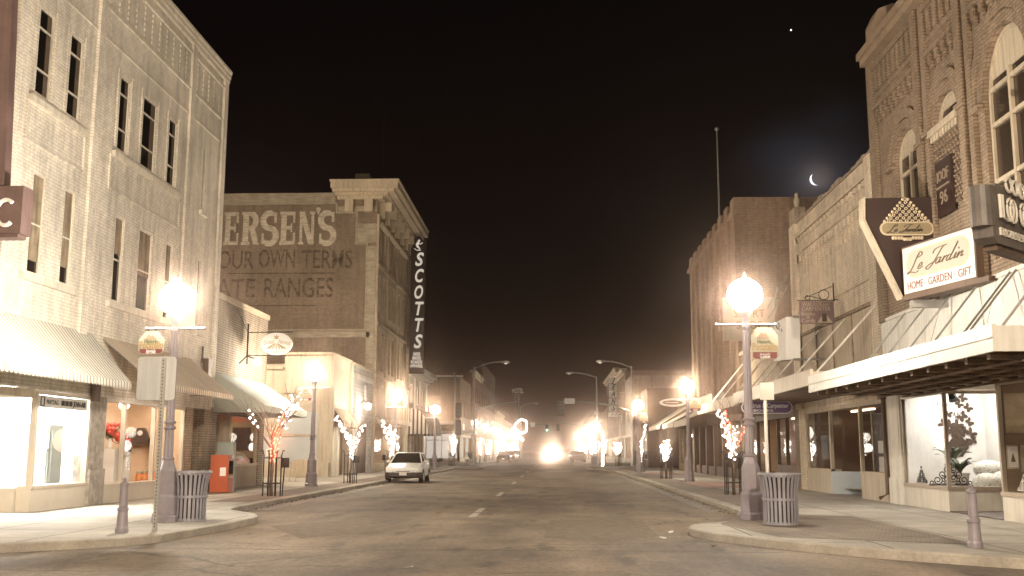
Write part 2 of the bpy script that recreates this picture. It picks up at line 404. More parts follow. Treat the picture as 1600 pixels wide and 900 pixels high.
# ================================================================== ground, road, pavements
def asphalt():
    m, nt, b = newmat('asphalt')
    p = pos(nt); col = rgb(nt, (.19, .143, .098))
    col = modulate(nt, col, noise(nt, p, 42, 4, .7), .55, 1.45)                      # aggregate
    col = modulate(nt, col, noise(nt, pos(nt, (.55, .11, 1)), 1.0, 7, .62), .50, 1.38, .32, .66)   # worn and oiled lanes along the street
    col = modulate(nt, col, noise(nt, pos(nt, (.35, .35, 1)), 1.7, 6, .65), .72, 1.22, .35, .65)
    col = modulate(nt, col, noise(nt, p, 11, 3, .6), .78, 1.22, .35, .65)
    # tar-sealed cracks
    ds = N(nt, 'ShaderNodeTexNoise'); ds.inputs['Scale'].default_value = .7; ds.inputs['Detail'].default_value = 6; nt.links.new(p, ds.inputs['Vector'])
    sc = N(nt, 'ShaderNodeVectorMath', operation='SCALE'); sc.inputs['Scale'].default_value = 1.8; nt.links.new(ds.outputs['Color'], sc.inputs[0])
    ad = N(nt, 'ShaderNodeVectorMath', operation='ADD'); nt.links.new(p, ad.inputs[0]); nt.links.new(sc.outputs[0], ad.inputs[1])
    mp = N(nt, 'ShaderNodeMapping'); mp.inputs[3].default_value = (.10, .30, 0); nt.links.new(ad.outputs[0], mp.inputs[0])
    vo = N(nt, 'ShaderNodeTexVoronoi', feature='DISTANCE_TO_EDGE'); vo.inputs['Scale'].default_value = 1.0; nt.links.new(mp.outputs[0], vo.inputs['Vector'])
    mr = N(nt, 'ShaderNodeMapRange'); mr.inputs[1].default_value = .0015; mr.inputs[2].default_value = .006; mr.inputs[3].default_value = .55; mr.inputs[4].default_value = 1; nt.links.new(vo.outputs['Distance'], mr.inputs[0])
    v = N(nt, 'ShaderNodeVectorMath', operation='SCALE'); nt.links.new(col, v.inputs[0]); nt.links.new(mr.outputs[0], v.inputs['Scale'])
    # the long cracked seam across the street and oil drips in the lanes
    sp = N(nt, 'ShaderNodeSeparateXYZ'); nt.links.new(p, sp.inputs[0])
    wv = N(nt, 'ShaderNodeMath', operation='MULTIPLY_ADD'); wv.inputs[1].default_value = .9; nt.links.new(noise(nt, pos(nt, (.5, 0, 0)), 1.2, 7, .7), wv.inputs[0]); nt.links.new(sp.outputs[1], wv.inputs[2])
    of = N(nt, 'ShaderNodeMath', operation='SUBTRACT'); of.inputs[1].default_value = 15.35; nt.links.new(wv.outputs[0], of.inputs[0])
    aa = N(nt, 'ShaderNodeMath', operation='ABSOLUTE'); nt.links.new(of.outputs[0], aa.inputs[0])
    sm = N(nt, 'ShaderNodeMapRange'); sm.inputs[1].default_value = .012; sm.inputs[2].default_value = .04; sm.inputs[3].default_value = .38; sm.inputs[4].default_value = 1; nt.links.new(aa.outputs[0], sm.inputs[0])
    v2 = N(nt, 'ShaderNodeVectorMath', operation='SCALE'); nt.links.new(v.outputs[0], v2.inputs[0]); nt.links.new(sm.outputs[0], v2.inputs['Scale'])
    oil = modulate(nt, v2.outputs[0], noise(nt, pos(nt, (1.6, .5, 1)), 1.1, 3, .5), .58, 1.0, .30, .40)
    nt.links.new(oil, b.inputs['Base Color'])
    rr = N(nt, 'ShaderNodeMapRange'); rr.inputs[3].default_value = .62; rr.inputs[4].default_value = .92; nt.links.new(noise(nt, pos(nt, (.5, .12, 1)), 1.3, 5), rr.inputs[0])
    nt.links.new(rr.outputs[0], b.inputs['Roughness'])
    bp = N(nt, 'ShaderNodeBump'); bp.inputs['Strength'].default_value = .5; bp.inputs['Distance'].default_value = .012
    nt.links.new(noise(nt, p, 70, 2), bp.inputs['Height']); nt.links.new(bp.outputs[0], b.inputs['Normal'])
    return m
m_asphalt = asphalt()

def slabs(name, c, size, joint=.02, var=.15, offset=0.0, c2=None):
    m, nt, b = newmat(name)
    p = pos(nt)
    t = N(nt, 'ShaderNodeTexBrick'); nt.links.new(p, t.inputs['Vector']); t.offset = offset
    t.inputs['Scale'].default_value = 1; t.inputs['Brick Width'].default_value = size[0]; t.inputs['Row Height'].default_value = size[1]
    t.inputs['Mortar Size'].default_value = joint; t.inputs['Mortar Smooth'].default_value = .2
    c2 = c2 or tuple(x * .86 for x in c)
    t.inputs['Color1'].default_value = (*c, 1); t.inputs['Color2'].default_value = (*c2, 1); t.inputs['Mortar'].default_value = (*[x * .30 for x in c], 1)
    col = modulate(nt, t.outputs[0], noise(nt, p, .8, 7, .62), 1 - var * 1.6, 1 + var)
    col = modulate(nt, col, noise(nt, p, 40, 3), .88, 1.1)
    sp = noise(nt, p, 5.5, 3, .5); col = modulate(nt, col, sp, .62, 1.0, .27, .36)     # gum and oil spots
    nt.links.new(col, b.inputs['Base Color']); b.inputs['Roughness'].default_value = .88
    bp = N(nt, 'ShaderNodeBump'); bp.inputs['Strength'].default_value = .4; bp.inputs['Distance'].default_value = .01; bp.invert = True
    nt.links.new(t.outputs['Fac'], bp.inputs['Height']); nt.links.new(bp.outputs[0], b.inputs['Normal'])
    return m
m_slab = slabs('pavement_slabs', (.44, .40, .34), (1.5, 1.5))
m_paver = slabs('brick_pavers', (.28, .225, .175), (.2, .1), .008, .2, .5, (.215, .17, .135))
m_pinkpaver = slabs('pink_pavers', (.42, .26, .21), (.2, .1), .006, .15, .5, (.36, .22, .18))
m_kerb = paint('kerb_concrete', (.38, .34, .285), .9, .22, 1.6, streak=.0, bump=.4)
m_roadpaint = paint('worn_road_paint', (.46, .41, .33), .8, .4, 8)

g = MB(); g.face([(-500, -120, -.012), (500, -120, -.012), (500, 1000, -.012), (-500, 1000, -.012)])
struct(g.build('ground', paint('town_ground', (.05, .045, .04), .95, .2, .2)))
g = MB(); g.face([(-60, -60, 0), (60, -60, 0), (60, 700, 0), (-60, 700, 0)]); struct(g.build('road', m_asphalt))

def bez(p0, p1, p2, n=8):
    return [tuple((1 - t) ** 2 * a + 2 * t * (1 - t) * b + t * t * c for a, b, c in zip(p0, p1, p2)) for t in [k / n for k in range(n + 1)]]
# left pavement, from the near corner to the far cross street (kerb runs with growing Y, pavement on its left)
SIDE = -1
eL = ([(-40, 13.0), (-9.0, 13.4)] + bez((-9.0, 13.4), (-6.4, 14.4), (-6.0, 15.8)) + [(-5.75, 18.4)] + bez((-5.75, 19.4), (-5.65, 20.6), (-6.5, 21.6), 6)
      + bez((-6.9, 22.2), (-7.2, 22.7), (-7.2, 23.8), 4) + [(-7.2, 40), (-7.2, 60), (-7.2, 74)] + bez((-7.2, 75), (-6.9, 77.6), (-5.9, 78.6), 5) + bez((-5.6, 80), (-5.4, 84.6), (-8.5, 86.6), 8) + [(-40, 87.2)])
# a bare loop of ear-clipped polygons is safer as strips
def strip_pavement(edge, xback, name='pavement'):
    pts = edge
    w = .17; inner = []
    for i, (x, y) in enumerate(pts):
        a = pts[max(i - 1, 0)]; b = pts[min(i + 1, len(pts) - 1)]
        dx, dy = b[0] - a[0], b[1] - a[1]; q = math.hypot(dx, dy) or 1
        inner.append((x + SIDE * dy / q * w, y - SIDE * dx / q * w))
    k = MB()
    for i in range(len(pts) - 1):
        a, b, c, d = pts[i], pts[i + 1], inner[i + 1], inner[i]
        am = (a[0] * .86 + d[0] * .14, a[1] * .86 + d[1] * .14); bm = (b[0] * .86 + c[0] * .14, b[1] * .86 + c[1] * .14)
        k.face([(*a, -.01), (*b, -.01), (*b, SW - .018), (*a, SW - .018)])
        k.face([(*a, SW - .018), (*b, SW - .018), (*bm, SW), (*am, SW)]); k.face([(*am, SW), (*bm, SW), (*c, SW), (*d, SW)])
    struct(k.build('kerb', m_kerb))
    p = MB()
    for i in range(len(pts) - 1):
        c, d = inner[i + 1], inner[i]
        if abs(c[1] - d[1]) < 1e-4: continue
        p.face([(*d, SW - .003), (*c, SW - .003), (xback, c[1], SW - .003), (xback, d[1], SW - .003)])
    struct(p.build(name, m_slab))
strip_pavement(eL, -40)
SIDE = 1
eR = ([(40, 10.6), (8.5, 11.2)] + bez((8.5, 11.2), (4.4, 13.4), (3.2, 15.4)) + bez((2.5, 16.6), (2.0, 18.0), (2.6, 18.8), 6) + bez((2.9, 19.1), (3.5, 19.8), (3.7, 21.0), 4) + bez((3.8, 22.0), (4.05, 22.6), (4.05, 24), 4)
      + [(4.05, 40), (3.9, 58), (3.8, 68)] + bez((3.7, 70), (3.4, 75.5), (2.6, 76.5), 5) + bez((2.3, 77.6), (2.2, 82.0), (5.5, 85.6), 8) + [(40, 86.2)])
strip_pavement(eR, 40)
# blocks beyond the cross street
SIDE = -1
eL2 = [(-40, 110.2), (-9, 110.6)] + bez((-9, 110.6), (-6.6, 111.2), (-6.4, 113.5)) + [(-6.8, 118), (-7.2, 124), (-7.2, 330)]
strip_pavement(eL2, -40)
SIDE = 1
eR2 = [(40, 109.6), (6.5, 110)] + bez((6.5, 110), (3.6, 110.6), (3.2, 113)) + [(3.5, 118), (4.05, 124), (4.05, 330)]
strip_pavement(eR2, 40)
# concrete gutter pans
gu = MB()
for x0, x1, y0, y1 in ((CURB_L - .0, CURB_L + .5, 24.2, 74), (CURB_R - .5, CURB_R - .02, 24.5, 58)):
    gu.face([(x0, y0, .004), (x1, y0, .004), (x1, y1, .004), (x0, y1, .004)])
struct(gu.build('gutter', paint('gutter_concrete', (.24, .21, .175), .85, .35, 1.3)))
# brick paver bands beside the kerb
pv = MB()
pv.face([(3.35, 15.85, SW + .001), (5.9, 14.7, SW + .001), (5.9, 21.2, SW + .001), (3.75, 21.2, SW + .001), (2.9, 18.5, SW + .001)])
pv.face([(4.3, 24.6, SW + .001), (5.7, 24.6, SW + .001), (5.5, 68, SW + .001), (4.1, 68, SW + .001)])
pv.face([(-8.6, 25.5, SW + .001), (-7.45, 25.5, SW + .001), (-7.45, 72, SW + .001), (-8.6, 72, SW + .001)])
struct(pv.build('brick_paving', m_paver))
pk = MB()
for y in (36.5, 56.0): pk.face([(5.3, y, SW + .005), (7.1, y, SW + .005), (7.0, y + 7, SW + .005), (5.2, y + 7, SW + .005)])
struct(pk.build('pink_paving', m_pinkpaver))
# patched asphalt
m_patch = paint('patched_asphalt', (.158, .119, .083), .85, .3, 5, bump=.4)
for k, quad in enumerate((((858, 813), (1000, 811), (1030, 838), (930, 846), (850, 841)), ((420, 822), (560, 812), (640, 826), (470, 842)))):
    pq_ = MB(); pts_ = [at(*p_, Z=0) for p_ in quad]; pq_.face([(p_.x, p_.y, .003 + .0005 * k) for p_ in pts_]); struct(pq_.build('road_patch', m_patch))
# centre line dashes, crosswalk bars, far lane lines
dm = MB(); y = 24.6; random.seed(3)
dashes = [(22.2, 23.6), (23.85, 25.6), (32.3, 35.2), (44, 47), (55.5, 58.5), (67, 70), (78.5, 80), (92, 95), (104, 107)] + [(120 + 12 * k, 123 + 12 * k) for k in range(12)]
for a, b in dashes:
    dm.face([(-1.83, a, .004), (-1.68, a, .004), (-1.68, b, .004), (-1.83, b, .004)])
struct(dm.build('lane_marking', m_roadpaint))
cw = MB()
for y0 in (82.2, 85.6, 112.4, 116.2):
    cw.face([(-5.2, y0, .004), (2.1, y0, .004), (2.1, y0 + .4, .004), (-5.2, y0 + .4, .004)])
struct(cw.build('crosswalk_marking', m_roadpaint))
# scraps of litter by the kerbs
random.seed(11)
m_paperlit = paint('litter_paper', (.6, .56, .5), .9, .1, 5); m_leaf = paint('dead_leaf', (.14, .09, .05), .9, .3, 9)
def scrap(x, y, s, mat, name, label, cat, z=0.004, grp=None):
    b = MB(); k = 7; vs = []; top = []
    for i in range(k):
        t = 2 * PI * i / k; r = s * random.uniform(.6, 1.1); vs.append((x + r * math.cos(t), y + r * .7 * math.sin(t), z + random.uniform(.0, s * .45)))
    c = (x, y, z + s * random.uniform(.2, .5))
    b.raw(vs + [c], [(i, (i + 1) % k, k) for i in range(k)])
    o = b.build(name, mat); tag(o, label, cat, grp); return o
scrap(-6.95, 22.75, .16, m_paperlit, 'crumpled_paper', 'crumpled pale paper cup in the gutter notch behind the square road sign', 'litter')
scrap(2.0, 18.2, .08, m_paperlit, 'paper_scrap', 'white paper scrap touching the rounded kerb tip by the brownish bin', 'litter')
scrap(1.75, 17.0, .07, m_paperlit, 'paper_scrap', 'pale paper scrap on the asphalt a step out from the rounded kerb tip', 'litter')
scrap(2.35, 15.6, .08, m_leaf, 'dead_leaf', 'curled brown leaf lying below the rounded kerb of the brownish bin corner', 'litter')
scrap(-1.75, 12.6, .07, m_paperlit, 'paper_scrap', 'tiny pale scrap alone on the asphalt at the bottom of the photo', 'litter')
lf = MB()
for i in range(240):
    y = random.uniform(22.8, 56); x = CURB_R - .02 - abs(random.gauss(0, .14)); s = random.uniform(.015, .06); a = random.uniform(0, PI)
    d = (math.cos(a) * s, math.sin(a) * s); z = .006 + random.uniform(0, .03)
    lf.face([(x - d[0], y - d[1], z), (x + d[1] * .6, y - d[0] * .6, z + .02), (x + d[0], y + d[1], z + .008), (x - d[1] * .6, y + d[0] * .6, z)])
for i in range(160):
    y = random.uniform(22.2, 44); x = CURB_L + .04 + abs(random.gauss(0, .14)); s = random.uniform(.015, .06); a = random.uniform(0, PI)
    d = (math.cos(a) * s, math.sin(a) * s); z = .006 + random.uniform(0, .03)
    lf.face([(x - d[0], y - d[1], z), (x + d[1] * .6, y - d[0] * .6, z + .02), (x + d[0], y + d[1], z + .008), (x - d[1] * .6, y + d[0] * .6, z)])
o = lf.build('fallen_leaves', m_leaf); struct(o, 'stuff'); tag(o, 'dead leaves and grit swept along the foot of both kerbs', 'leaves')
# ================================================================== building helpers
def window(parent, fr, u0, u1, z0, z1, depth=.2, bars=(), ubars=(), fm=None, pm=None, ft=.06, name='window', sill=None, blind=0.0):
    """frame (the part) with its pane below it"""
    fm = fm or m_tanpaint; pm = pm or m_pane
    b = MB(parent); n0, n1 = -depth - .04, -depth + .04
    b.fbox(fr, u0, u0 + ft, z0, z1, n0, n1); b.fbox(fr, u1 - ft, u1, z0, z1, n0, n1)
    b.fbox(fr, u0 + ft, u1 - ft, z0, z0 + ft, n0, n1); b.fbox(fr, u0 + ft, u1 - ft, z1 - ft, z1, n0, n1)
    for z in bars: b.fbox(fr, u0 + ft, u1 - ft, z - ft * .45, z + ft * .45, n0 + .01, n1 - .01)
    for u in ubars: b.fbox(fr, u - ft * .45, u + ft * .45, z0 + ft, z1 - ft, n0 + .015, n1 - .015)
    w = b.build(name, fm, parent)
    p = MB(); p.fquad(fr, u0 + ft, u1 - ft, z0 + ft, z1 - ft, -depth); sub(p, 'pane', pm, w, parent)
    if blind:
        p = MB(); p.fbox(fr, u0 + ft, u1 - ft, z1 - ft - (z1 - z0) * blind, z1 - ft, -depth + .006, -depth + .02); sub(p, 'blind', m_blind, w, parent)
    if sill:
        p = MB(); p.fbox(fr, u0 - .08, u1 + .08, z0 - .14, z0 - .002, -depth, .07); sub(p, 'sill', sill, w, parent)
    return w
def sub(mb, name, mat, part, root, smooth=False):
    """a sub-part: same offset as its root thing, parented to the part"""
    mb.o = Vector(root.location) if root else Vector((0, 0, 0)); return mb.build(name, mat, part, smooth)
def shell(parent, fr, u0, u1, z1, back, m_side, m_top=None, z0=SW, side_from=None):
    """side walls, back wall and roof of a block whose front is built separately"""
    b = MB(parent)
    b.fquad(Fr(fr.p0, fr.u, fr.n), u0, u1, z0, z1, -back)
    for u in (u0, u1):
        b.face([fr.pt(u, z0, -.002), fr.pt(u, z1, -.002), fr.pt(u, z1, -back), fr.pt(u, z0, -back)])
    b.build('wall', m_side, parent)
    r = MB(parent); r.face([fr.pt(u0, z1 - .5, -.01), fr.pt(u1, z1 - .5, -.01), fr.pt(u1, z1 - .5, -back), fr.pt(u0, z1 - .5, -back)])
    r.build('roof', m_top or m_roof, parent)
def room(parent, fr, u0, u1, z0, z1, depth, m_wall, m_fl=None, name='shop_interior', n0=-.12, skip0=False):
    b = MB(parent)
    b.fquad(fr, u0, u1, z0, z1, -depth)
    for u in ((u1,) if skip0 else (u0, u1)): b.face([fr.pt(u, z0, n0), fr.pt(u, z1, n0), fr.pt(u, z1, -depth), fr.pt(u, z0, -depth)])
    b.face([fr.pt(u0, z1, n0), fr.pt(u1, z1, n0), fr.pt(u1, z1, -depth), fr.pt(u0, z1, -depth)])
    b.m = 1; b.face([fr.pt(u0, z0, n0), fr.pt(u1, z0, n0), fr.pt(u1, z0, -depth), fr.pt(u0, z0, -depth)])
    return b.build(name, [m_wall, m_fl or m_floor_in], parent)
def tube_light(parent, fr, u0, u1, z, n, mat, w=.3):
    b = MB(parent); b.fbox(fr, u0, u1, z - .05, z, n - w, n); return b.build('ceiling_light', mat, parent)
def canvas(parent, fr, u0, u1, zt, zb, proj, val, mat, name='awning', n=0.0, scallop=.155, sides=None, thick=.012):
    """sloping canvas with a scalloped valance"""
    b = MB(parent)
    k = max(2, int((u1 - u0) / .5))
    def row(t): return zt + (zb - zt) * t - .03 * math.sin(PI * t), n + proj * t
    T = [0, .25, .5, .75, 1.0]
    for i in range(k):
        a, c = u0 + (u1 - u0) * i / k, u0 + (u1 - u0) * (i + 1) / k
        for t0, t1 in zip(T, T[1:]):
            (za, na), (zc, nc) = row(t0), row(t1); b.face([fr.pt(a, za, na), fr.pt(c, za, na), fr.pt(c, zc, nc), fr.pt(a, zc, nc)])
    if val:
        q = max(3, int((u1 - u0) / scallop)); w = (u1 - u0) / q
        for i in range(q):
            a = u0 + w * i; pts = [fr.pt(a, zb, n + proj), fr.pt(a + w, zb, n + proj)]
            for t in range(5): s = 1 - t / 4; pts.append(fr.pt(a + w * s, zb - val + .05 - .05 * math.sin(PI * s), n + proj + .004))
            b.face(pts)
    aw = b.build(name, mat, parent)
    fm = MB()
    for u in (u0 + .03, u1 - .03): fm.tube([fr.pt(u, zt - .06, n + .02), fr.pt(u, zb - .02, n + proj - .03), fr.pt(u, zb - .02, n + .02)], .018, 5)
    fm.tube([fr.pt(u0, zb - .02, n + proj - .03), fr.pt(u1, zb - .02, n + proj - .03)], .018, 5)
    sub(fm, 'awning_frame', m_steel, aw, parent)
    if sides:
        s = MB()
        for u in (u0, u1): s.face([fr.pt(u, zt, n), fr.pt(u, zb, n + proj), fr.pt(u, zb - val, n + proj), fr.pt(u, zb - val, n)])
        sub(s, 'awning_side', sides, aw, parent)
    return aw

# ================================================================== LEFT: cream three-storey corner block
A = thing('brick_building', 'tall cream painted brick building with three storeys and two striped awnings', 'building', (XL, 24, SW))
holes = []
topw = [(19.85, 20.48), (21.23, 21.85), (23.86, 24.46), (25.3, 26.24), (27.11, 27.73), (29.97, 30.2)]
loww = [(20.08, 20.6), (21.46, 21.92), (24.1, 24.6), (25.55, 26.4), (27.4, 27.85), (29.97, 30.2)]
for a, b_ in topw: holes.append((a, b_, 8.70, 10.6))
for a, b_ in loww: holes.append((a, b_, 4.96, 7.07))
for a, b_ in ((16.9, 17.5), (18.0, 18.6)): holes += [(a, b_, 8.7, 10.6), (a, b_, 4.96, 7.07)]
w = MB(A); w.fwall(FL, 16, 31.8, 2.62, 13.6, holes, .24)
# piers, corbelled brick frieze, bay frames
for a, b_ in ((16.0, 16.35), (18.95, 19.2), (22.45, 22.78), (28.5, 28.85), (31.45, 31.8)):
    w.fbox(FL, a, b_, 2.7, 13.3, .001, .07)
for a, b_ in ((19.2, 22.45), (22.78, 28.5), (28.85, 31.45), (16.35, 18.95)):
    w.fbox(FL, a + .03, b_ - .03, 11.15, 11.2, .002, .035); w.fbox(FL, a + .03, b_ - .03, 11.9, 11.96, .002, .05)
    w.fbox(FL, a + .03, b_ - .03, 13.0, 13.1, .002, .06)
    k = int((b_ - a) / .5)
    for i in range(k):
        u = a + .2 + i * (b_ - a - .1) / k
        for j in range(6): w.fbox(FL, u, u + .06, 12.08 + j * .15, 12.08 + j * .15 + .085, .002, .028)
    # raised frame round each group of windows
for a, b_, z0, z1 in ((19.55, 22.2, 7.6, 8.42), (23.5, 28.2, 7.6, 8.42)):
    w.fbox(FL, a, b_, z1, z1 + .06, .002, .035); w.fbox(FL, a, b_, z0, z0 + .06, .002, .035)
    w.fbox(FL, a, a + .06, z0 + .06, z1, .002, .035); w.fbox(FL, b_ - .06, b_, z0 + .06, z1, .002, .035)
for a, b_ in topw[:5]:
    for u in (a - .16, b_ + .03): w.fbox(FL, u, u + .12, 8.74, 10.72, .002, .025)
w.build('wall', m_cream, A)
shell(A, FL, 16, 31.8, 13.6, 22, m_cream)
c = MB(A); c.fbox(FL, 15.95, 31.83, 13.3, 13.45, -.3, .09); c.fbox(FL, 15.95, 31.84, 13.45, 13.6, -.3, .12); c.fbox(FL, 15.95, 31.85, 13.6, 13.7, -.35, .15); c.build('cornice', m_cream_trim, A)
for i, (a, b_) in enumerate(topw + [(16.9, 17.5), (18.0, 18.6)]):
    window(A, FL, a, b_, 8.7, 10.6, .06, (9.25, 10.15), fm=m_cream_trim, ft=.04, blind=0)
    q = MB(A); q.fbox(FL, b_ - .05 - (b_ - a) * .28, b_ - .055, 8.75, 10.55, -.058, -.05); q.build('curtain', paint('brown_curtain', (.10, .07, .045), .9, .2, 4), A)
for i, (a, b_) in enumerate(loww + [(16.9, 17.5), (18.0, 18.6)]):
    window(A, FL, a, b_, 4.96, 7.07, .06, (6.0,), fm=m_cream_trim, ft=.04, blind=(.85, .8, .42, .55, .9, .5, .3, .4)[i])
sl = MB(A)
for a, b_ in ((19.6, 22.15), (23.6, 28.0), (29.8, 30.4)): sl.fbox(FL, a, b_, 8.44, 8.58, -.05, .10)
for a, b_ in ((19.8, 22.15), (23.8, 28.1), (29.8, 30.4)): sl.fbox(FL, a, b_, 4.78, 4.93, -.05, .10)
sl.build('sill_course', m_cream_trim, A)
# shop 1: bright glazed corner beside a recessed doorway
m_trim_l = paint('pale_shopfront_paint', (.58, .52, .43), .5, .06, 2)
s = MB(A)
s.fbox(FL, 20.9, 23.42, SW, .60, -.30, -.002); s.fbox(FL, 20.9, 23.42, .60, .66, -.30, .03)
s.box(-13.6, XL - .31, 20.82, 21.0, SW, .62)
for u in (20.9, 23.34): s.fbox(FL, u, u + .09, .66, 2.62, -.12, .0)
s.fbox(FL, 20.99, 23.34, 2.54, 2.62, -.12, -.002); s.box(-13.6, XL - .13, 20.84, 20.98, 2.54, 2.62)
s.build('shopfront', m_trim_l, A)
p = MB(A); p.fquad(FL, 20.99, 23.34, .66, 2.54, -.06); p.face([(-13.6, 20.91, .62), (XL - .12, 20.91, .62), (XL - .12, 20.91, 2.54), (-13.6, 20.91, 2.54)]); p.build('shop_window', m_glass, A)
room(A, FL, 20.95, 23.9, .3, 2.9, 4.2, m_white_in, m_white_in, skip0=True)
m_tubeb = emis('bright_shop_tube', (1.0, .97, .90), 150, True)
for n in (-.7, -1.9, -3.2): tube_light(A, FL, 21.2, 23.6, 2.88, n, m_tubeb, .22)
st = MB(A); st.fbox(FL, 23.43, 24.18, SW, 2.62, -.35, .02); st.fbox(FL, 23.40, 24.21, SW, .95, -.1, .07); st.build('stone_pier', m_stone, A)
# shop 2: wide display window
s = MB(A)
s.fbox(FL, 24.2, 29.55, SW, .52, -.30, -.002); s.fbox(FL, 24.2, 29.55, .52, .58, -.30, .03)
for u in (24.2, 25.36, 27.3, 29.46): s.fbox(FL, u, u + .07, .58, 2.54, -.11, -.002)
s.fbox(FL, 24.2, 29.55, 2.54, 2.62, -.12, -.002)
s.build('shopfront', m_trim_l, A)
for a, b_ in ((24.27, 25.36), (25.43, 27.3), (27.37, 29.46)):
    p = MB(A); p.fquad(FL, a, b_, .58, 2.54, -.06); p.build('shop_window', m_glass, A)
room(A, FL, 24.0, 29.55, .45, 2.75, 1.7, m_tan_in)
m_tubew = emis('warm_shop_tube', (1.0, .84, .66), 20, True)
tube_light(A, FL, 24.5, 29.2, 2.74, -.35, m_tubew, .16)
s = MB(A)
for a, b_ in ((29.56, 30.15), (31.1, 31.79)): s.fbox(FL, a, b_, SW, 2.62, -.6, .02)
s.build('brick_pier', brick('tan_pier_brick', (.46, .36, .26), (.40, .30, .21), (.25, .2, .15), streak=.3), A)
d = MB(A); d.fquad(FL, 30.15, 31.1, SW, 2.62, -.58); d.fbox(FL, 30.25, 30.98, SW, 2.3, -.57, -.53); d.build('door', paint('door_paint', (.16, .11, .08), .5, .1, 2), A)
b2 = MB(A); b2.fbox(FL, 16, 20.85, 2.45, 2.62, -3.2, -.002); b2.fbox(FL, 16, 20.8, SW + .002, 2.45, -3.3, -3.2); b2.build('doorway_lining', m_tanpaint, A)
canvas(A, FL, 16.0, 23.2, 4.05, 2.92, 1.0, .17, m_stripe_a)
canvas(A, FL, 23.75, 29.75, 4.05, 2.98, 1.32, .16, m_stripe_b)
fz = MB(A); fz.fbox(FL, 23.3, 23.6, 2.5, 3.2, .03, .12); fz.build('downpipe_box', m_brown, A)
cd = MB(A)
for u in (28.2, 30.6): cd.tube([FL.pt(u, 4.5, .05), FL.pt(u, 4.0, .05)], .03)
cd.fbox(FL, 30.75, 31.05, 3.45, 4.15, .02, .2); cd.build('meter_box', m_brown, A)

# goods in the two shop windows
o = MB(); o.box(-11.75, -11.15, 22.35, 23.05, .302, 1.95); o.fbox(FL, 22.38, 23.02, 1.4, 1.9, -.449, -.42); o.fbox(FL, 22.38, 23.02, .36, 1.36, -.449, -.42); o.fbox(FL, 22.45, 22.49, .7, 1.8, -.42, -.38)
tag(o.build('refrigerator', paint('appliance_grey', (.42, .46, .45), .35, .04, 2)), 'pale grey upright refrigerator standing in the brightest shop window', 'refrigerator')
o = thing('window_sign_strip', 'pale strip of appliance brand lettering across the top of the bright window', 'sign', (XL, 21.9, 2.4))
b = MB(o); b.fbox(FL, 21.05, 23.28, 2.27, 2.52, -.055, -.03); b.build('board', m_signwhite, o)
t = MB(o); t.fbox(FL, 21.10, 21.13, 2.3, 2.5, -.029, -.02); t.fbox(FL, 21.13, 21.27, 2.3, 2.32, -.029, -.02); t.fbox(FL, 21.24, 21.27, 2.32, 2.5, -.029, -.02); t.fbox(FL, 21.13, 21.24, 2.48, 2.5, -.029, -.02)
t.text(FL, 21.62, 2.39, -.028, 'MAYTAG', .14, .5); t.text(FL, 22.88, 2.39, -.028, 'JENN-AIR', .16, .62, bold=.004)
for u in (22.02, 22.2, 22.38): t.fbox(FL, u, u + .15, 2.34, 2.45, -.029, -.022)
t.build('lettering', m_text, o)
o = MB(); o.fbox(FL, 25.55, 26.1, .452, 1.42, -.82, -.30); tag(o.build('display_plinth', m_white_in), 'tall white display plinth in the second shop window beside the stone pier', 'plinth')
o = MB(); o.fbox(FL, 26.35, 26.8, .452, .62, -.75, -.40); o.fbox(FL, 26.35, 26.8, 1.26, 1.34, -.75, -.40); o.fbox(FL, 26.35, 26.38, .62, 1.26, -.75, -.40); o.fbox(FL, 26.77, 26.8, .62, 1.26, -.75, -.40)
tag(o.build('display_shelf', m_white_in), 'small white open display shelf between the plinth and the window bar', 'shelf')
def vase_flowers(u, z, n, r, cnt, label, sp):
    root = thing('flower_vase', label, 'vase', FL.pt(u, z, n))
    b = MB(); b.lathe([(.045, 0), (.07, .06), (.06, .16), (.04, .22), (.055, .25)], (0, 0, 0), 12); b.build('vase', m_signwhite, root, True)
    f = MB(); st = MB()
    for i in range(cnt):
        a = random.uniform(0, 2 * PI); q = random.uniform(.2, 1) * r; h = random.uniform(.32, .62) * sp
        c = (q * math.cos(a), q * math.sin(a), h); st.tube([(0, 0, .2), (c[0] * .5, c[1] * .5, h * .75), c], .006, 4); f.ball(c, random.uniform(.04, .065), 7, 5)
    f.build('blossom', paint('red_petals', (.55, .06, .04), .6, .2, 8), root); st.build('stem', paint('green_stems', (.08, .10, .04), .7, .2, 8), root)
vase_flowers(25.8, 1.422, -.55, .30, 46, 'tall vase of red flowers on the white plinth', 1.0)
vase_flowers(26.6, 1.342, -.6, .26, 36, 'smaller vase of red flowers on the white open shelf', .85)
f29 = FS(29.50)
o = MB(); o.fbox(f29, -12.2, -11.62, 1.52, 1.58, .0, .3); o.fbox(f29, -12.18, -11.64, 1.60, 1.72, .0, .28); o.fbox(f29, -12.26, -12.21, 1.3, 1.8, .0, .2); o.fbox(f29, -11.61, -11.56, 1.3, 1.8, .0, .2); tag(o.build('wall_shelf', m_darkwood), 'dark wooden wall shelf inside the tan shop window', 'shelf')
o = thing('mantel_clock', 'dark mantel clock with a white dial on the wooden wall shelf', 'clock', (-11.9, 29.35, 1.72))
b = MB(o); b.fprism(f29, [(-12.12, 1.722), (-11.68, 1.722), (-11.74, 1.9), (-11.82, 2.02), (-11.98, 2.02), (-12.06, 1.9)], .06, .22); b.build('case', m_darkwood, o)
b = MB(o); b.fprism(f29, arc(-11.9, 1.87, .075, 0, 360, 16)[:-1], .221, .235); b.build('dial', m_signwhite, o)
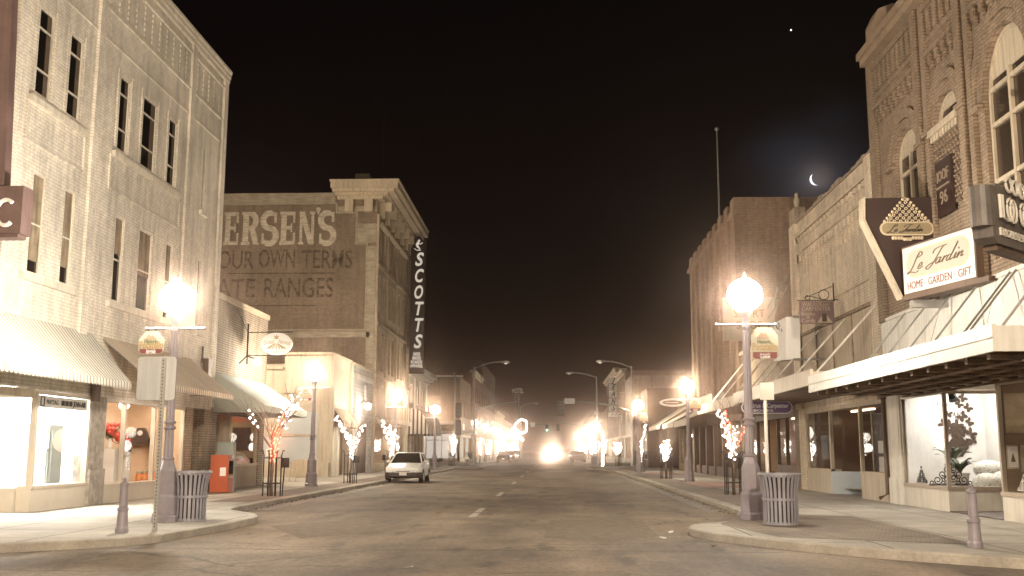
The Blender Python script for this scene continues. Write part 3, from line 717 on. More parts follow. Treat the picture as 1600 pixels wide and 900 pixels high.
for i in range(4):
    u = 27.55 + .36 * i; o = thing('glass_jar', 'glass jar of orange contents in a row along the floor of the tan window', 'jar', FL.pt(u, .452, -.45), 'jars along the tan shop window')
    b = MB(); b.lathe([(.09, .001), (.1, .05), (.1, .25), (.07, .3), (.07, .32)], (0, 0, 0), 12); b.build('jar', paint('orange_contents', (.65, .22, .06), .3, .1, 4), o, True)
    b = MB(); b.lathe([(.078, .322), (.078, .37)], (0, 0, 0), 12); b.build('lid', m_steel, o)

# projecting sign with a letter C and a tall fin, cut by the photo's left edge
o = thing('projecting_sign', 'dark reddish projecting box sign with a neon letter C above the striped awning', 'sign', (-10.0, 18.2, 5.6))
f18 = FS(18.0)
def c18(px, py): p = at(px, py, Y=18.0); return (p.x, p.z)
(xr, zt0), (_, zb0) = c18(37, 290), c18(37, 364); xc, zc = c18(11, 333)
b = MB(o); b.fbox(f18, XL + .05, xr, zb0, zt0, -.38, 0); b.fbox(f18, XL + .08, xr - .06, zb0 - .07, zb0 - .002, -.34, -.04); b.build('box', paint('dull_maroon', (.15, .095, .085), .55, .2, 2, streak=.2), o)
b = MB(o); b.fprism(f18, [(XL + .02, zt0 + .003), c18(3, 287), c18(13, 60), c18(17, -40), (XL + .02, c18(17, -40)[1])], -.3, -.08); b.build('fin', MATS['dull_maroon'], o)
b = MB(o); b.tube([(x, 18.0 - .05, z) for x, z in arc(xc, zc, .17, 50, 310, 16, .24)], .04, 6); b.build('letter', m_signwhite, o)
b = MB(o); b.fbox(f18, XL - .02, XL + .3, zb0 + .1, zb0 + .16, -.2, -.14); b.build('bracket', m_steel, o)

# ================================================================== LEFT: small brick bakery front
B = thing('brick_shop', 'small one storey brick shop with a grey green awning beside the cream building', 'building', (XL, 35, SW))
m_bbrick = brick('worn_painted_brick', (.40, .34, .27), (.35, .29, .22), (.16, .11, .075), ms=.012, bump=.7, streak=.3)
w = MB(B); w.fwall(FL, 31.86, 37.75, 2.5, 6.2, (), .2)
w.fbox(FL, 31.86, 32.35, SW, 2.5, -.3, 0); w.fbox(FL, 37.1, 37.75, SW, 2.5, -.3, 0)
w.build('wall', m_bbrick, B); shell(B, FL, 31.86, 37.75, 6.2, 14, m_bbrick)
c = MB(B); c.fbox(FL, 31.87, 37.8, 6.2, 6.38, -.35, .05); c.build('coping', m_tanpaint, B)
s = MB(B); s.fbox(FL, 34.0, 37.1, SW, .85, -.3, -.03); s.build('stall_riser', paint('bulkhead_paint', (.34, .26, .19), .7, .12, 2, streak=.2), B)
s = MB(B); s.fbox(FL, 34.0, 37.1, .85, .92, -.3, .0); s.fbox(FL, 34.0, 34.07, .92, 2.5, -.15, -.05); s.fbox(FL, 37.03, 37.1, .92, 2.5, -.15, -.05); s.fbox(FL, 33.9, 33.99, SW, 2.5, -1.1, -.05); s.fbox(FL, 32.36, 32.45, SW, 2.5, -1.1, -.9); s.fbox(FL, 32.45, 33.9, 2.1, 2.2, -1.1, -1.0); s.build('shopfront', m_tanpaint, B)
p = MB(B); p.fquad(FL, 34.07, 37.03, .92, 2.5, -.1); p.build('shop_window', m_glass, B)
p = MB(B); p.fquad(FL, 32.45, 33.9, SW + .1, 2.1, -1.05); p.build('door_glass', m_glass, B)
m_redin = paint('terracotta_shop_wall', (.50, .20, .12), .8, .08, 1)
room(B, FL, 32.4, 37.1, SW + .01, 2.7, 3.2, m_redin, n0=-.12)
tube_light(B, FL, 34.3, 36.8, 2.69, -.8, emis('bakery_tube', (1, .72, .50), 7, True), .14)
f37 = FS(37.08)
pc = MB(B); pc.fprism(f37, [(-11.80, 1.15), (-11.5, 1.08), (-11.2, 1.15), (-10.86, 1.1), (-10.84, 1.5), (-10.9, 1.9), (-10.85, 2.35), (-11.1, 2.42), (-11.4, 2.36), (-11.75, 2.42), (-11.78, 2.0), (-11.72, 1.6)], .0, .02); pc.build('wall_panel', paint('olive_patch', (.36, .30, .18), .8, .1, 2), B)
o = MB(); o.fbox(f37, -11.62, -11.0, 1.38, 2.2, .022, .07)
for i in range(3): o.fbox(f37, -11.58 + .19 * i, -11.43 + .19 * i, 1.43, 1.76, .071, .08); o.fbox(f37, -11.58 + .19 * i, -11.43 + .19 * i, 1.82, 2.15, .071, .08)
tag(o.build('menu_board', m_darkwood), 'dark framed menu board on the terracotta wall of the bakery', 'menu board')
canvas(B, FL, 31.95, 37.4, 3.82, 2.78, 1.65, .22, paint('grey_green_awning', (.42, .45, .40), .7, .1, 1.5), scallop=5, sides=paint('grey_green_awning_side', (.40, .42, .36), .7, .08, 1.5))
bl = MB(B); bl.tube([FL.pt(34.4, 4.3, .0), FL.pt(34.4, 4.55, .25), FL.pt(34.4, 4.45, .6)], .025); h = bl.build('wall_lamp', m_iron, B)  # lamp added for the bright glare on the awning fabric
bb = MB(); bb.ball(FL.pt(34.4, 4.36, .62), .12); sub(bb, 'bulb', globe_glass('wall_lamp_bulb', (1, .95, .85), 14), h, B, True)
lamp('wall_light', h, Vector(FL.pt(34.4, 4.36, .62)) - Vector(B.location), 9, GLOBE_C, .1)
# oval bakery sign on its bracket
o = thing('oval_hanging_sign', 'white oval bakery sign hanging from an iron wall bracket above the green awning', 'sign', (-9.7, 35.2, 5.0))
f = FS(35.2); b = MB(o); b.fprism(f, [(-9.66 + .56 * math.cos(2 * PI * k / 36), 5.05 + .39 * math.sin(2 * PI * k / 36)) for k in range(36)], -.03, .03); b.build('panel', m_signwhite, o)
b = MB(o); b.text(f, -9.93, 5.10, .031, 'Great', .21, .38, shear=.2, tilt=.16); b.text(f, -9.38, 5.10, .031, 'Harvest', .21, .42, shear=.2, tilt=-.16)
b.text(f, -9.66, 4.77, .031, 'Bread Co.', .1, .36)
for k in range(7):
    t = -60 + 20 * k; x = -9.66 + .38 * math.sin(R(t)); b.stroke(f, [(-9.66 + .07 * math.sin(R(t)), 5.06), (-9.66 + .2 * math.sin(R(t)), 4.98), (x, 4.88)], [.012, .03, .05], .031, .036)
b.fprism(f, arc(-9.66, 5.27, .055, 0, 360, 12)[:-1], .031, .037)
for t in (90, 30, 150, 210, 330): b.stroke(f, [(-9.66, 5.27), (-9.66 + .1 * math.cos(R(t)), 5.27 + .1 * math.sin(R(t)))], .03, .031, .035)
b.build('lettering', m_gold, o)
b = MB(o); b.tube([FL.pt(35.2, 4.35, .03), FL.pt(35.2, 5.75, .03)], .025); b.tube([FL.pt(35.2, 5.45, 0), (-9.1, 35.2, 5.46)], .02); b.tube([FL.pt(35.2, 4.65, 0), (-9.3, 35.2, 4.64)], .02); b.tube([FL.pt(33.8, 6.1, .02), FL.pt(35.2, 5.45, .03)], .012); b.build('bracket', m_iron, o)

# ================================================================== LEFT: cream stucco corner shop beyond the lot
C_ = thing('stucco_building', 'low cream stucco building with a pale blue wall panel beyond the parking lot', 'building', (XL, 51, SW))
f49 = FS(49.0)
w = MB(C_); w.fwall(f49, -30, -13.0, SW, 5.25, (), .2); w.fwall(f49, -13.0, XL, SW, 5.95, (), .2)
w.face([(-13.0, 49, 5.25), (-13.0, 49, 5.95), (-13.0, 62, 5.95), (-13.0, 62, 5.25)])
w.fwall(FL, 49, 53.75, SW, 5.95, ((49.9, 50.9, .85, 2.5), (51.3, 53.4, SW, 2.5)), .35)
w.fbox(FL, 49.0, 49.3, SW, 5.7, .001, .12); w.fbox(FL, 53.3, 53.75, SW, 5.9, .001, .12); w.fbox(f49, -11.25, XL, SW + .01, .8, .001, .18)
w.fbox(f49, -30, -11.3, 4.1, 4.22, .001, .05); w.fbox(f49, -30, -11.3, 2.05, 2.15, .001, .04)
w.build('wall', m_pale, C_)
r = MB(C_); r.face([(-30, 49.01, 5.0), (XL - .01, 49.01, 5.0), (XL - .01, 53.74, 5.0), (-30, 53.74, 5.0)]); r.build('roof', m_roof, C_)
c = MB(C_); c.box(-13.05, XL + .06, 48.92, 53.76, 5.95, 6.07); c.box(-30, -13.06, 48.93, 49.2, 5.25, 5.36); c.build('coping', m_tanpaint, C_)
p = MB(C_); p.fbox(f49, -16.2, -11.3, .85, 2.04, .002, .02); p.fbox(f49, -12.9, -11.3, 2.16, 3.2, .002, .02); p.build('painted_panel', m_bluegrey, C_)
p = MB(C_); p.fbox(FL, 49.5, 53.1, 3.55, 5.4, .002, .04); p.build('tile_panel', paint('tan_tile', (.42, .33, .24), .5, .12, 3), C_)
canvas(C_, FL, 49.4, 53.3, 3.45, 2.75, .55, .25, stripes('brown_striped_awning', (.17, .12, .09), (.48, .40, .30), .42, .5), scallop=.42, sides=m_brown)
window(C_, FL, 49.9, 50.9, .85, 2.5, .2, pm=emis('lit_pane', (1, .93, .8), 1.6), fm=m_tanpaint)
d = MB(C_); d.fbox(FL, 51.32, 53.38, SW + .01, 2.49, -.33, -.28); d.build('door', m_brown, C_)
u = MB(C_); u.fbox(f49, -12.35, -11.5, SW + .02, .95, .002, .25); u.build('meter_cabinet', m_tanpaint, C_)
u = MB(C_); u.fbox(f49, -13.72, -13.5, 1.1, 1.45, .002, .12); u.tube([(-13.6, 48.94, 1.1), (-13.6, 48.94, SW + .02)], .03); u.build('meter_box', m_signwhite, C_)

# ================================================================== LEFT: white rendered garage front
D = thing('rendered_shop', 'low white rendered shop with a dark roller door below the tall mural building', 'building', (XL, 57, SW))
w = MB(D); w.fwall(FL, 53.8, 60.4, SW, 5.9, ((56.0, 60.0, SW, 2.75),), .35)
for i in range(16): w.fbox(FL, 54.0 + .4 * i, 54.18 + .4 * i, 5.2, 5.5, .002, .06)
w.fbox(FL, 57.6, 57.9, 3.9, 5.0, .001, .12)
w.build('wall', brick('white_painted_block', (.48, .46, .43), (.43, .41, .38), (.3, .27, .24), .4, .2, .012, bump=.5), D); shell(D, FL, 53.8, 60.4, 5.9, 16, m_pale)
c = MB(D); c.fbox(FL, 53.8, 60.4, 5.9, 6.02, -.4, .1); c.build('coping', m_tanpaint, D)
d = MB(D)
for i in range(10): d.fbox(FL, 56.02 + .398 * i, 56.38 + .398 * i, SW + .01, 2.74, -.33, -.26)
d.build('roller_door', m_brown, D)
h = MB(D); h.tube([FL.pt(56.3, 3.9, 0), FL.pt(56.3, 4.1, .25), FL.pt(56.3, 3.95, .45)], .03); hl = h.build('wall_lamp', m_iron, D)
bb = MB(); bb.ball(FL.pt(56.3, 3.78, .46), .17); sub(bb, 'bulb', globe_glass('wall_lamp_bulb', (1, .95, .85), 14), hl, D, True)
lamp('wall_light', hl, Vector(FL.pt(56.3, 3.78, .46)) - Vector(D.location), 22, GLOBE_C, .12)

# ================================================================== LEFT: four-storey building with the painted wall
E_ = thing('mural_building', 'tall dark brick building with faded painted lettering on its blank side wall', 'building', (XL, 67, SW))
m_mural = brick('old_dark_brick', (.24, .18, .13), (.18, .135, .095), (.2, .155, .115), streak=.2, big=.25, bump=.7)
m_mfront = brick('buff_front_brick', (.50, .41, .30), (.44, .36, .26), (.3, .24, .18), streak=.25)
f60 = FS(60.45)
w = MB(E_); w.fwall(f60, -34, XL, SW, 16.95, (), .2); w.build('wall', m_mural, E_)
hs = []
for z0, z1 in ((6.2, 8.55), (9.75, 12.05), (12.95, 15.15)):
    for a in (61.3, 63.0, 65.3, 67.0, 69.3, 71.0, 72.8): hs.append((a, a + 1.05, z0, z1))
w = MB(E_); w.fwall(FL, 60.45, 74.3, 3.3, 16.95, hs, .3)
for a in (60.45, 64.3, 68.3, 72.3, 73.95): w.fbox(FL, a, a + .35, 3.4, 15.6, .001, .14)
w.fbox(FL, 60.45, 74.3, 8.85, 9.0, .142, .2); w.fbox(FL, 60.45, 74.3, 12.35, 12.5, .142, .2); w.fbox(FL, 60.45, 74.3, 5.7, 5.85, .142, .2)
w.build('wall', m_mfront, E_)
r = MB(E_); r.face([(-34, 60.46, 16.5), (XL - .01, 60.46, 16.5), (XL - .01, 74.29, 16.5), (-34, 74.29, 16.5)]); r.build('roof', m_roof, E_)
w = MB(E_); w.face([(-34, 74.3, SW), (XL, 74.3, SW), (XL, 74.3, 16.95), (-34, 74.3, 16.95)]); w.build('rear_wall', m_mural, E_)
for h in hs: window(E_, FL, h[0], h[1], h[2], h[3], .22, ((h[2] + h[3]) / 2,), fm=m_tanpaint, blind=random.choice([0, .3, .5, .8]))
# cornice that returns a bay round the corner, with brackets and blocks
c = MB(E_)
for z0, z1, p in ((16.5, 16.7, .35), (16.7, 16.85, .7), (16.85, 17.05, 1.1), (17.05, 17.45, 1.35)):
    c.box(-13.2 + (.55 - p) * .3, XL + p, 60.45 - p * .62, 74.6, z0, z1)
c.box(-13.5, XL + 1.42, 59.56, 74.65, 17.45, 17.56)
for i in range(7): y = 61.2 + 2.0 * i; c.fbox(FL, y, y + .35, 15.5, 16.498, .002, .35); c.fbox(FL, y, y + .35, 15.95, 16.49, .352, .75)
for x in (-12.4, -11.2): c.fbox(f60, x - .25, x + .25, 15.7, 16.498, .002, .3)
c.fbox(FL, 60.9, 74.2, 15.0, 15.15, .002, .3)
c.build('cornice', m_tanpaint, E_)
k = MB(E_); k.fbox(f60, -12.7, -11.0, 17.552, 17.85, -1.4, -.2); k.fbox(f60, -12.2, -11.3, 17.85, 18.25, -1.2, -.4); k.build('chimney', m_mural, E_)
# old painted sign: pale border and letters, dark ghosts of older lines
pb = MB(E_)
def fstroke(mb, pts, w): mb.stroke(f60, pts, w, .003, .007)
border = [(-34, 16.28), (-13.2, 16.28), (-13.2, 15.7), (-11.95, 15.7), (-11.95, 13.75), (-11.28, 13.75), (-11.28, 8.5), (-34, 8.5)]
for a, b_ in zip(border, border[1:]):
    if a[0] == b_[0]: pb.fbox(f60, a[0] - .05, a[0] + .05, min(a[1], b_[1]) - .05, max(a[1], b_[1]) + .05, .003, .006)
    else: pb.fbox(f60, min(a[0], b_[0]) + .051, max(a[0], b_[0]) - .051, a[1] - .05, a[1] + .05, .003, .006)
pb.fbox(f60, -34, -11.0, 8.05, 8.4, .003, .006); pb.fbox(f60, -34, -13.3, 16.34, 16.94, .003, .006); pb.fbox(f60, -11.22, -10.72, .2, 13.6, .003, .006); pb.fbox(f60, -11.88, -10.72, 13.82, 15.0, .003, .006); pb.fbox(f60, -13.1, -10.72, 15.76, 16.09, .003, .006)
pb.build('painted_border', faded('border_paint', (.40, .345, .26), .85, 1.5), E_)
pl = MB(E_)
def slab_letters():
    H, z0 = 2.05, 13.72
    def S(u, w): 
        a = arc(u + w * .5, z0 + H * .735, w * .38, 40, 255, 12, H * .225) + arc(u + w * .5, z0 + H * .27, w * .40, 75, -150, 12, H * .235)
        pl.stroke(f60, a, [.12, .2] + [.36] * (len(a) - 4) + [.2, .12], .003, .008)
        pl.fbox(f60, u + w * .78, u + w * .92, z0 + H * .68, z0 + H * .98, .0031, .0081); pl.fbox(f60, u + w * .05, u + w * .18, z0 + H * .02, z0 + H * .34, .0031, .0081)
    def E(u, w):
        pl.fbox(f60, u + w * .08, u + w * .42, z0, z0 + H, .003, .008); pl.fbox(f60, u, u + w * .08, z0, z0 + H * .09, .003, .008); pl.fbox(f60, u, u + w * .08, z0 + H * .91, z0 + H, .003, .008)
        pl.fbox(f60, u + w * .42, u + w * .95, z0 + H * .89, z0 + H, .003, .008); pl.fbox(f60, u + w * .42, u + w * .95, z0, z0 + H * .11, .003, .008); pl.fbox(f60, u + w * .42, u + w * .78, z0 + H * .46, z0 + H * .57, .003, .008)
        pl.fbox(f60, u + w * .82, u + w * .95, z0 + H * .66, z0 + H * .89, .003, .008); pl.fbox(f60, u + w * .84, u + w * .97, z0 + H * .11, z0 + H * .36, .003, .008); pl.fbox(f60, u + w * .68, u + w * .78, z0 + H * .38, z0 + H * .46, .003, .008); pl.fbox(f60, u + w * .68, u + w * .78, z0 + H * .57, z0 + H * .65, .003, .008)
    def Rr(u, w):
        pl.fbox(f60, u + w * .08, u + w * .40, z0, z0 + H, .003, .008)
        for z in (0, .91): pl.fbox(f60, u, u + w * .08, z0 + H * z, z0 + H * (z + .09), .003, .008); 
        pl.fbox(f60, u + w * .40, u + w * .48, z0, z0 + H * .09, .003, .008)
        pl.stroke(f60, [(u + w * .40, z0 + H * .94)] + arc(u + w * .50, z0 + H * .73, w * .30, 90, -90, 10, H * .215) + [(u + w * .40, z0 + H * .51)], [.22, .24] + [.34] * 9 + [.24, .22], .0031, .0081)
        pl.stroke(f60, [(u + w * .56, z0 + H * .5), (u + w * .70, z0 + H * .3), (u + w * .80, z0 + H * .06), (u + w * .98, z0 + .05)], [.3, .36, .3, .14], .0032, .0082)
    def Nn(u, w):
        for k in (.08, .76): pl.fbox(f60, u + w * k, u + w * (k + .16), z0, z0 + H, .003, .008)
        pl.fprism(f60, [(u + w * .03, z0 + H), (u + w * .36, z0 + H), (u + w * .92, z0), (u + w * .62, z0)], .0031, .0081)
        pl.fbox(f60, u, u + w * .32, z0, z0 + H * .07, .0032, .0083); pl.fbox(f60, u + w * .66, u + w, z0 + H * .93, z0 + H, .0032, .0083)
    E(-20.1, .93); Rr(-19.02, 1.1); S(-17.82, 1.04); E(-16.66, .98); Nn(-15.52, 1.04)
    S(-14.27, 1.02)
    pl.fprism(f60, arc(-14.32, z0 + H * 1.06, .15, 0, 360, 12)[:-1], .003, .008); pl.fprism(f60, [(-14.43, z0 + H * 1.02), (-14.21, z0 + H * 1.02), (-14.32, z0 + H * .88)], .0031, .0081)
slab_letters(); pl.build('painted_lettering', faded('old_white_paint', (.56, .49, .39), .84, 2.6), E_)
pd = MB(E_)
for txt, u, z, sz, w_ in (('OUR', -19.3, 12.75, 1.6, 2.2), ('OWN', -16.75, 12.8, 1.6, 2.2), ('TERMS', -13.7, 12.75, 1.6, 3.1), ('ATE', -19.2, 11.0, 1.6, 2.4), ('RANGES', -15.4, 11.0, 1.7, 4.2)):
    pd.text(f60, u, z, .003, txt, sz, w_, depth=.004, bold=.012)
pd.fbox(f60, -19.8, -13.2, 11.92, 11.99, .003, .006); pd.fbox(f60, -19.8, -14.3, 9.95, 10.02, .003, .006)
pd.build('ghost_lettering', faded('ghost_dark_paint', (.10, .072, .052), .05, 3.4), E_)
# its ground floor
s = MB(E_); s.fbox(FL, 60.45, 61.1, SW, 3.3, -.4, .05); s.fbox(FL, 73.6, 74.3, SW, 3.3, -.4, .05); s.fbox(FL, 61.1, 73.6, 3.0, 3.3, -.4, .05); s.fbox(FL, 67, 67.4, SW, 3.0, -.4, .03); s.fbox(FL, 61.1, 67, SW, .6, -.3, 0); s.fbox(FL, 67.4, 73.6, SW, .6, -.3, 0); s.build('shopfront', m_tanpaint, E_)
for a, b_ in ((61.1, 67), (67.4, 73.6)):
    p = MB(E_); p.fquad(FL, a, b_, .6, 3.0, -.15); p.build('shop_window', m_glass, E_)
room(E_, FL, 61.1, 73.6, .2, 3.1, 4, m_tan_in); tube_light(E_, FL, 62, 66, 3.08, -1.0, m_tubew, .3)
sg = MB(E_); sg.fbox(FL, 61.3, 73.4, 3.35, 5.2, .002, .08); sg.build('boarded_panel', paint('brown_boarding', (.22, .16, .115), .8, .2, 1.5, streak=.3), E_)
cn = MB(E_); cn.fbox(FL, 61.2, 67.2, 2.95, 3.2, .06, 1.4); cn.build('canopy', m_tanpaint, E_)
# vertical sign on its lattice frame
o = thing('vertical_sign', 'tall dark vertical sign reading SCOTTS on a lattice frame at the mural building', 'sign', (-9.6, 72, 8.5))
f72 = FS(72.0)
def sx(px): return at(px, 480, Y=72).x
def sz(py): return at(650, py, Y=72).z
x0, x1 = sx(641.5), sx(664); zb, zt = sz(584), sz(388)
b = MB(o); b.fprism(f72, [(x0, zb), (x1, zb), (x1, sz(374)), (x1 - .15, sz(371))] + [(x0 + (x1 - x0) * (.5 + .4 * math.cos(R(t))), sz(386) + .75 * math.sin(R(t))) for t in range(30, 181, 25)] + [(x0, zt)], -.2, .2); b.build('panel', paint('sign_black_brown', (.022, .010, .008), .4, .1, 2), o)
b = MB(o)
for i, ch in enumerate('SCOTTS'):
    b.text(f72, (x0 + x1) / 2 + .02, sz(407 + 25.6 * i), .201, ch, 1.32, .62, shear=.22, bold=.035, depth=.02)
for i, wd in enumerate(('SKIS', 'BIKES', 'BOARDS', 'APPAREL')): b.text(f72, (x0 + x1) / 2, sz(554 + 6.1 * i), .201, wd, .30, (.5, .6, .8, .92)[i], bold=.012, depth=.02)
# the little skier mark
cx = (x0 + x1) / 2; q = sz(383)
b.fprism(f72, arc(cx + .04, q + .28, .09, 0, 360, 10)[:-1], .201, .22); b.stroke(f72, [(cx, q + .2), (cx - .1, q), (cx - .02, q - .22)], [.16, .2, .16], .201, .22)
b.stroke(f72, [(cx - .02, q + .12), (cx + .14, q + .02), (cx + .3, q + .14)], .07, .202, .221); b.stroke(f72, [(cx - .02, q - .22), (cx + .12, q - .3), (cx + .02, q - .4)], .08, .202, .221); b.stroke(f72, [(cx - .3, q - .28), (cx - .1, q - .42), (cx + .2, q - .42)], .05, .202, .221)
b.build('lettering', emis('lit_sign_letters', (1.0, .88, .70), .30), o)  # faint warm emission put into the letters to whiten them
b = MB(o); xa = sx(636.5)
for x in (xa, x0 - .03): b.tube([(x, 72, sz(400)), (x, 72, sz(556))], .03, 5)
for i in range(17): z = sz(400) + (sz(556) - sz(400)) * i / 16; b.tube([(xa, 72, z), (x0 - .03, 72, z)], .02, 4)
for z in (sz(398), sz(446), sz(490), sz(554)): b.tube([(XL + .05, 72, z), (x0, 72, z)], .035, 5)
b.build('lattice', m_steel, o)

# ================================================================== LEFT: ornate white front with the curved awning
F = thing('cornice_building', 'ornate white two storey building with a deep cornice and a curved striped awning', 'building', (XL, 80, SW))
w = MB(F); w.fwall(FL, 74.4, 85.9, SW, 7.5, ((76.2, 77.4, 4.9, 6.3), (79.2, 80.4, 4.9, 6.3), (82.2, 83.4, 4.9, 6.3), (75.2, 84.6, SW, 2.9)), .3)
for a in (74.4, 78.1, 81.1, 85.4): w.fbox(FL, a, a + .5, 3.2, 6.8, .002, .15)
w.build('wall', m_whitepaint, F); shell(F, FL, 74.4, 85.9, 7.5, 18, m_pale)
c = MB(F)
for z0, z1, p in ((6.8, 7.0, .3), (7.0, 7.2, .6), (7.2, 7.5, .9)): c.fbox(FL, 74.4, 86.1, z0, z1, -.2, p)
c.fprism(FL, [(77.5, 7.502), (83, 7.502), (82.4, 8.5), (78.1, 8.5)], -.5, .1)
c.build('cornice', m_whitepaint, F)
for a in (76.2, 79.2, 82.2): window(F, FL, a, a + 1.2, 4.9, 6.3, .2, fm=m_whitepaint)
s = MB(F)
for u in (75.2, 77.2, 79.0, 81.0, 82.8, 84.5): s.fbox(FL, u, u + .14, SW, 2.9, -.3, -.05)
s.build('shopfront', m_tanpaint, F)
p = MB(F); p.fquad(FL, 75.3, 84.5, SW + .1, 2.9, -.15); p.build('shop_window', m_glass, F)
room(F, FL, 75.2, 84.6, SW + .01, 3.0, 3, paint('dim_shop_wall', (.2, .14, .1), .9, .1, 1))
prof = [(XL, 4.45)] + [(XL + .35 + 1.15 * math.sin(R(t)), 2.75 + 1.7 * math.cos(R(t))) for t in range(0, 91, 10)] + [(XL + 1.5, 2.55)]
aw = MB(F)
for (xa_, za), (xb, zb_) in zip(prof, prof[1:]): aw.face([(xa_, 75, za), (xa_, 84.4, za), (xb, 84.4, zb_), (xb, 75, zb_)])
a_ = aw.build('awning', stripes('black_white_awning', (.05, .04, .035), (.55, .52, .46), .9, .5), F)
aw = MB()
for y in (75, 84.4): aw.face([(XL, y, 2.55)] + [(x, y, z) for x, z in prof])
sub(aw, 'awning_side', stripes('black_white_awning_end', (.05, .04, .035), (.55, .52, .46), .30, .55, axis=0), a_, F)
# ================================================================== RIGHT: brick lodge building at the near corner
G = thing('brick_lodge', 'tan brick two storey lodge building with arched windows and an IOOF plaque', 'building', (XR, 21, SW))
m_lodge = brick('tan_lodge_brick', (.32, .235, .16), (.26, .185, .125), (.18, .135, .095), streak=.2, big=.2, bump=.8)
m_lodge_plain = paint('tan_brick_trim', (.30, .22, .15), .85, .15, 3, bump=.4)
Y0, Y1 = 15.6, 26.35
arches = [(23.12, 24.72, 5.0, 8.35, 8.98), (20.72, 22.06, 8.38, 8.45, 9.02), (17.55, 19.5, 5.0, 8.1, 9.3)]
def arch_top(a, b_, zs, zt, n=12):
    return [((a + b_) / 2 - (b_ - a) / 2 * math.cos(PI * k / n), zs + (zt - zs) * math.sin(PI * k / n)) for k in range(n + 1)]
holes = [(a, b_, z0, zt + .05) for a, b_, z0, zs, zt in arches]
w = MB(G); w.fwall(FR, Y0, Y1, 4.6, 11.85, holes, .3)
for a, b_, z0, zs, zt in arches:       # the brick over each arch
    top = arch_top(a, b_, zs, zt)
    for (ua, za), (ub, zb_) in zip(top, top[1:]):
        w.face([FR.pt(ua, za), FR.pt(ub, zb_), FR.pt(ub, zt + .05), FR.pt(ua, zt + .05)])
        w.face([FR.pt(ua, za), FR.pt(ub, zb_), FR.pt(ub, zb_, -.3), FR.pt(ua, za, -.3)])
w.fwall(Fr((0, Y0), (1, 0), (0, -1)), XR, 24, 4.6, 11.85, (), .2)
w.fwall(FR, Y1 - .9, Y1, SW, 4.6, (), .2) if False else None
w.build('wall', m_lodge, G)
r = MB(G); r.face([(XR + .01, Y0 + .01, 11.4), (24, Y0 + .01, 11.4), (24, Y1 - .01, 11.4), (XR + .01, Y1 - .01, 11.4)]); r.build('roof', m_roof, G)
w = MB(G); w.face([(XR, Y1, SW), (24, Y1, SW), (24, Y1, 11.85), (XR, Y1, 11.85)]); w.build('rear_wall', m_lodge, G)
pl = MB(G)
for a, b_ in ((25.85, 26.33), (22.72, 23.0), (22.18, 22.42), (20.28, 20.55), (19.82, 20.05), (16.2, 16.7)):
    pl.fbox(FR, a, b_, 4.62, 11.7, .002, .10)
for a, b_, z0, zs, zt in arches:       # hood moulds: two rings of voussoirs
    for off, nn in ((.02, .04), (.26, .08)):
        t_in = arch_top(a - off, b_ + off, zs, zt + off); t_out = arch_top(a - off - .22, b_ + off + .22, zs, zt + off + .22)
        for i in range(len(t_in) - 1): pl.fprism(FR, [t_in[i], t_in[i + 1], t_out[i + 1], t_out[i]], .002, nn)
    for u0_, u1_ in ((a - .48, a - .02), (b_ + .02, b_ + .48)): pl.fbox(FR, u0_, u1_, zs - .12, zs - .002, .003, .13)
for a, b_ in ((23.05, 25.83), (20.57, 22.16), (16.75, 19.8)):      # recessed slots and dentils of the frieze
    k = int((b_ - a) / .34)
    for i in range(k):
        u = a + .1 + i * (b_ - a - .1) / k
        pl.fbox(FR, u, u + .17, 10.55, 11.15, .002, .10)
        pl.fbox(FR, u, u + .15, 9.85, 10.08, .002, .12); pl.fbox(FR, u + .02, u + .13, 9.72, 9.849, .002, .08)
    pl.fbox(FR, a, b_, 10.09, 10.2, .002, .13); pl.fbox(FR, a, b_, 10.4, 10.54, .002, .06); pl.fbox(FR, a, b_, 11.16, 11.3, .002, .12)
for i in range(9):                     # chequered panel of projecting bricks
    for j in range(17): pl.fbox(FR, 20.62 + .165 * i + (.08 if j % 2 else 0), 20.70 + .165 * i + (.08 if j % 2 else 0), 6.5 + .105 * j, 6.56 + .105 * j, .002, .06)
pl.build('brick_relief', m_lodge, G)
c = MB(G); c.fbox(FR, Y0 - .1, Y1 + .05, 11.5, 11.68, -.25, .22); c.fbox(FR, Y0 - .15, Y1 + .08, 11.68, 11.86, -.3, .30); c.fbox(FR, Y0, Y1, 11.86, 12.1, -.3, .02); c.build('cornice', m_lodge_plain, G)
pn = MB(G); pn.fprism(Fr((0, 25.7), (1, 0), (0, -1)), [(XR - .05, 11.862), (XR + 1.0, 11.862), (XR + 1.0, 12.5), (XR + .85, 12.85), (XR + .5, 13.0), (XR + .12, 12.85), (XR - .05, 12.5)], -.6, .0)
pn.fbox(FR, 22.2, 23.0, 11.862, 13.2, -.6, .1); pn.build('pinnacle', m_lodge_plain, G)
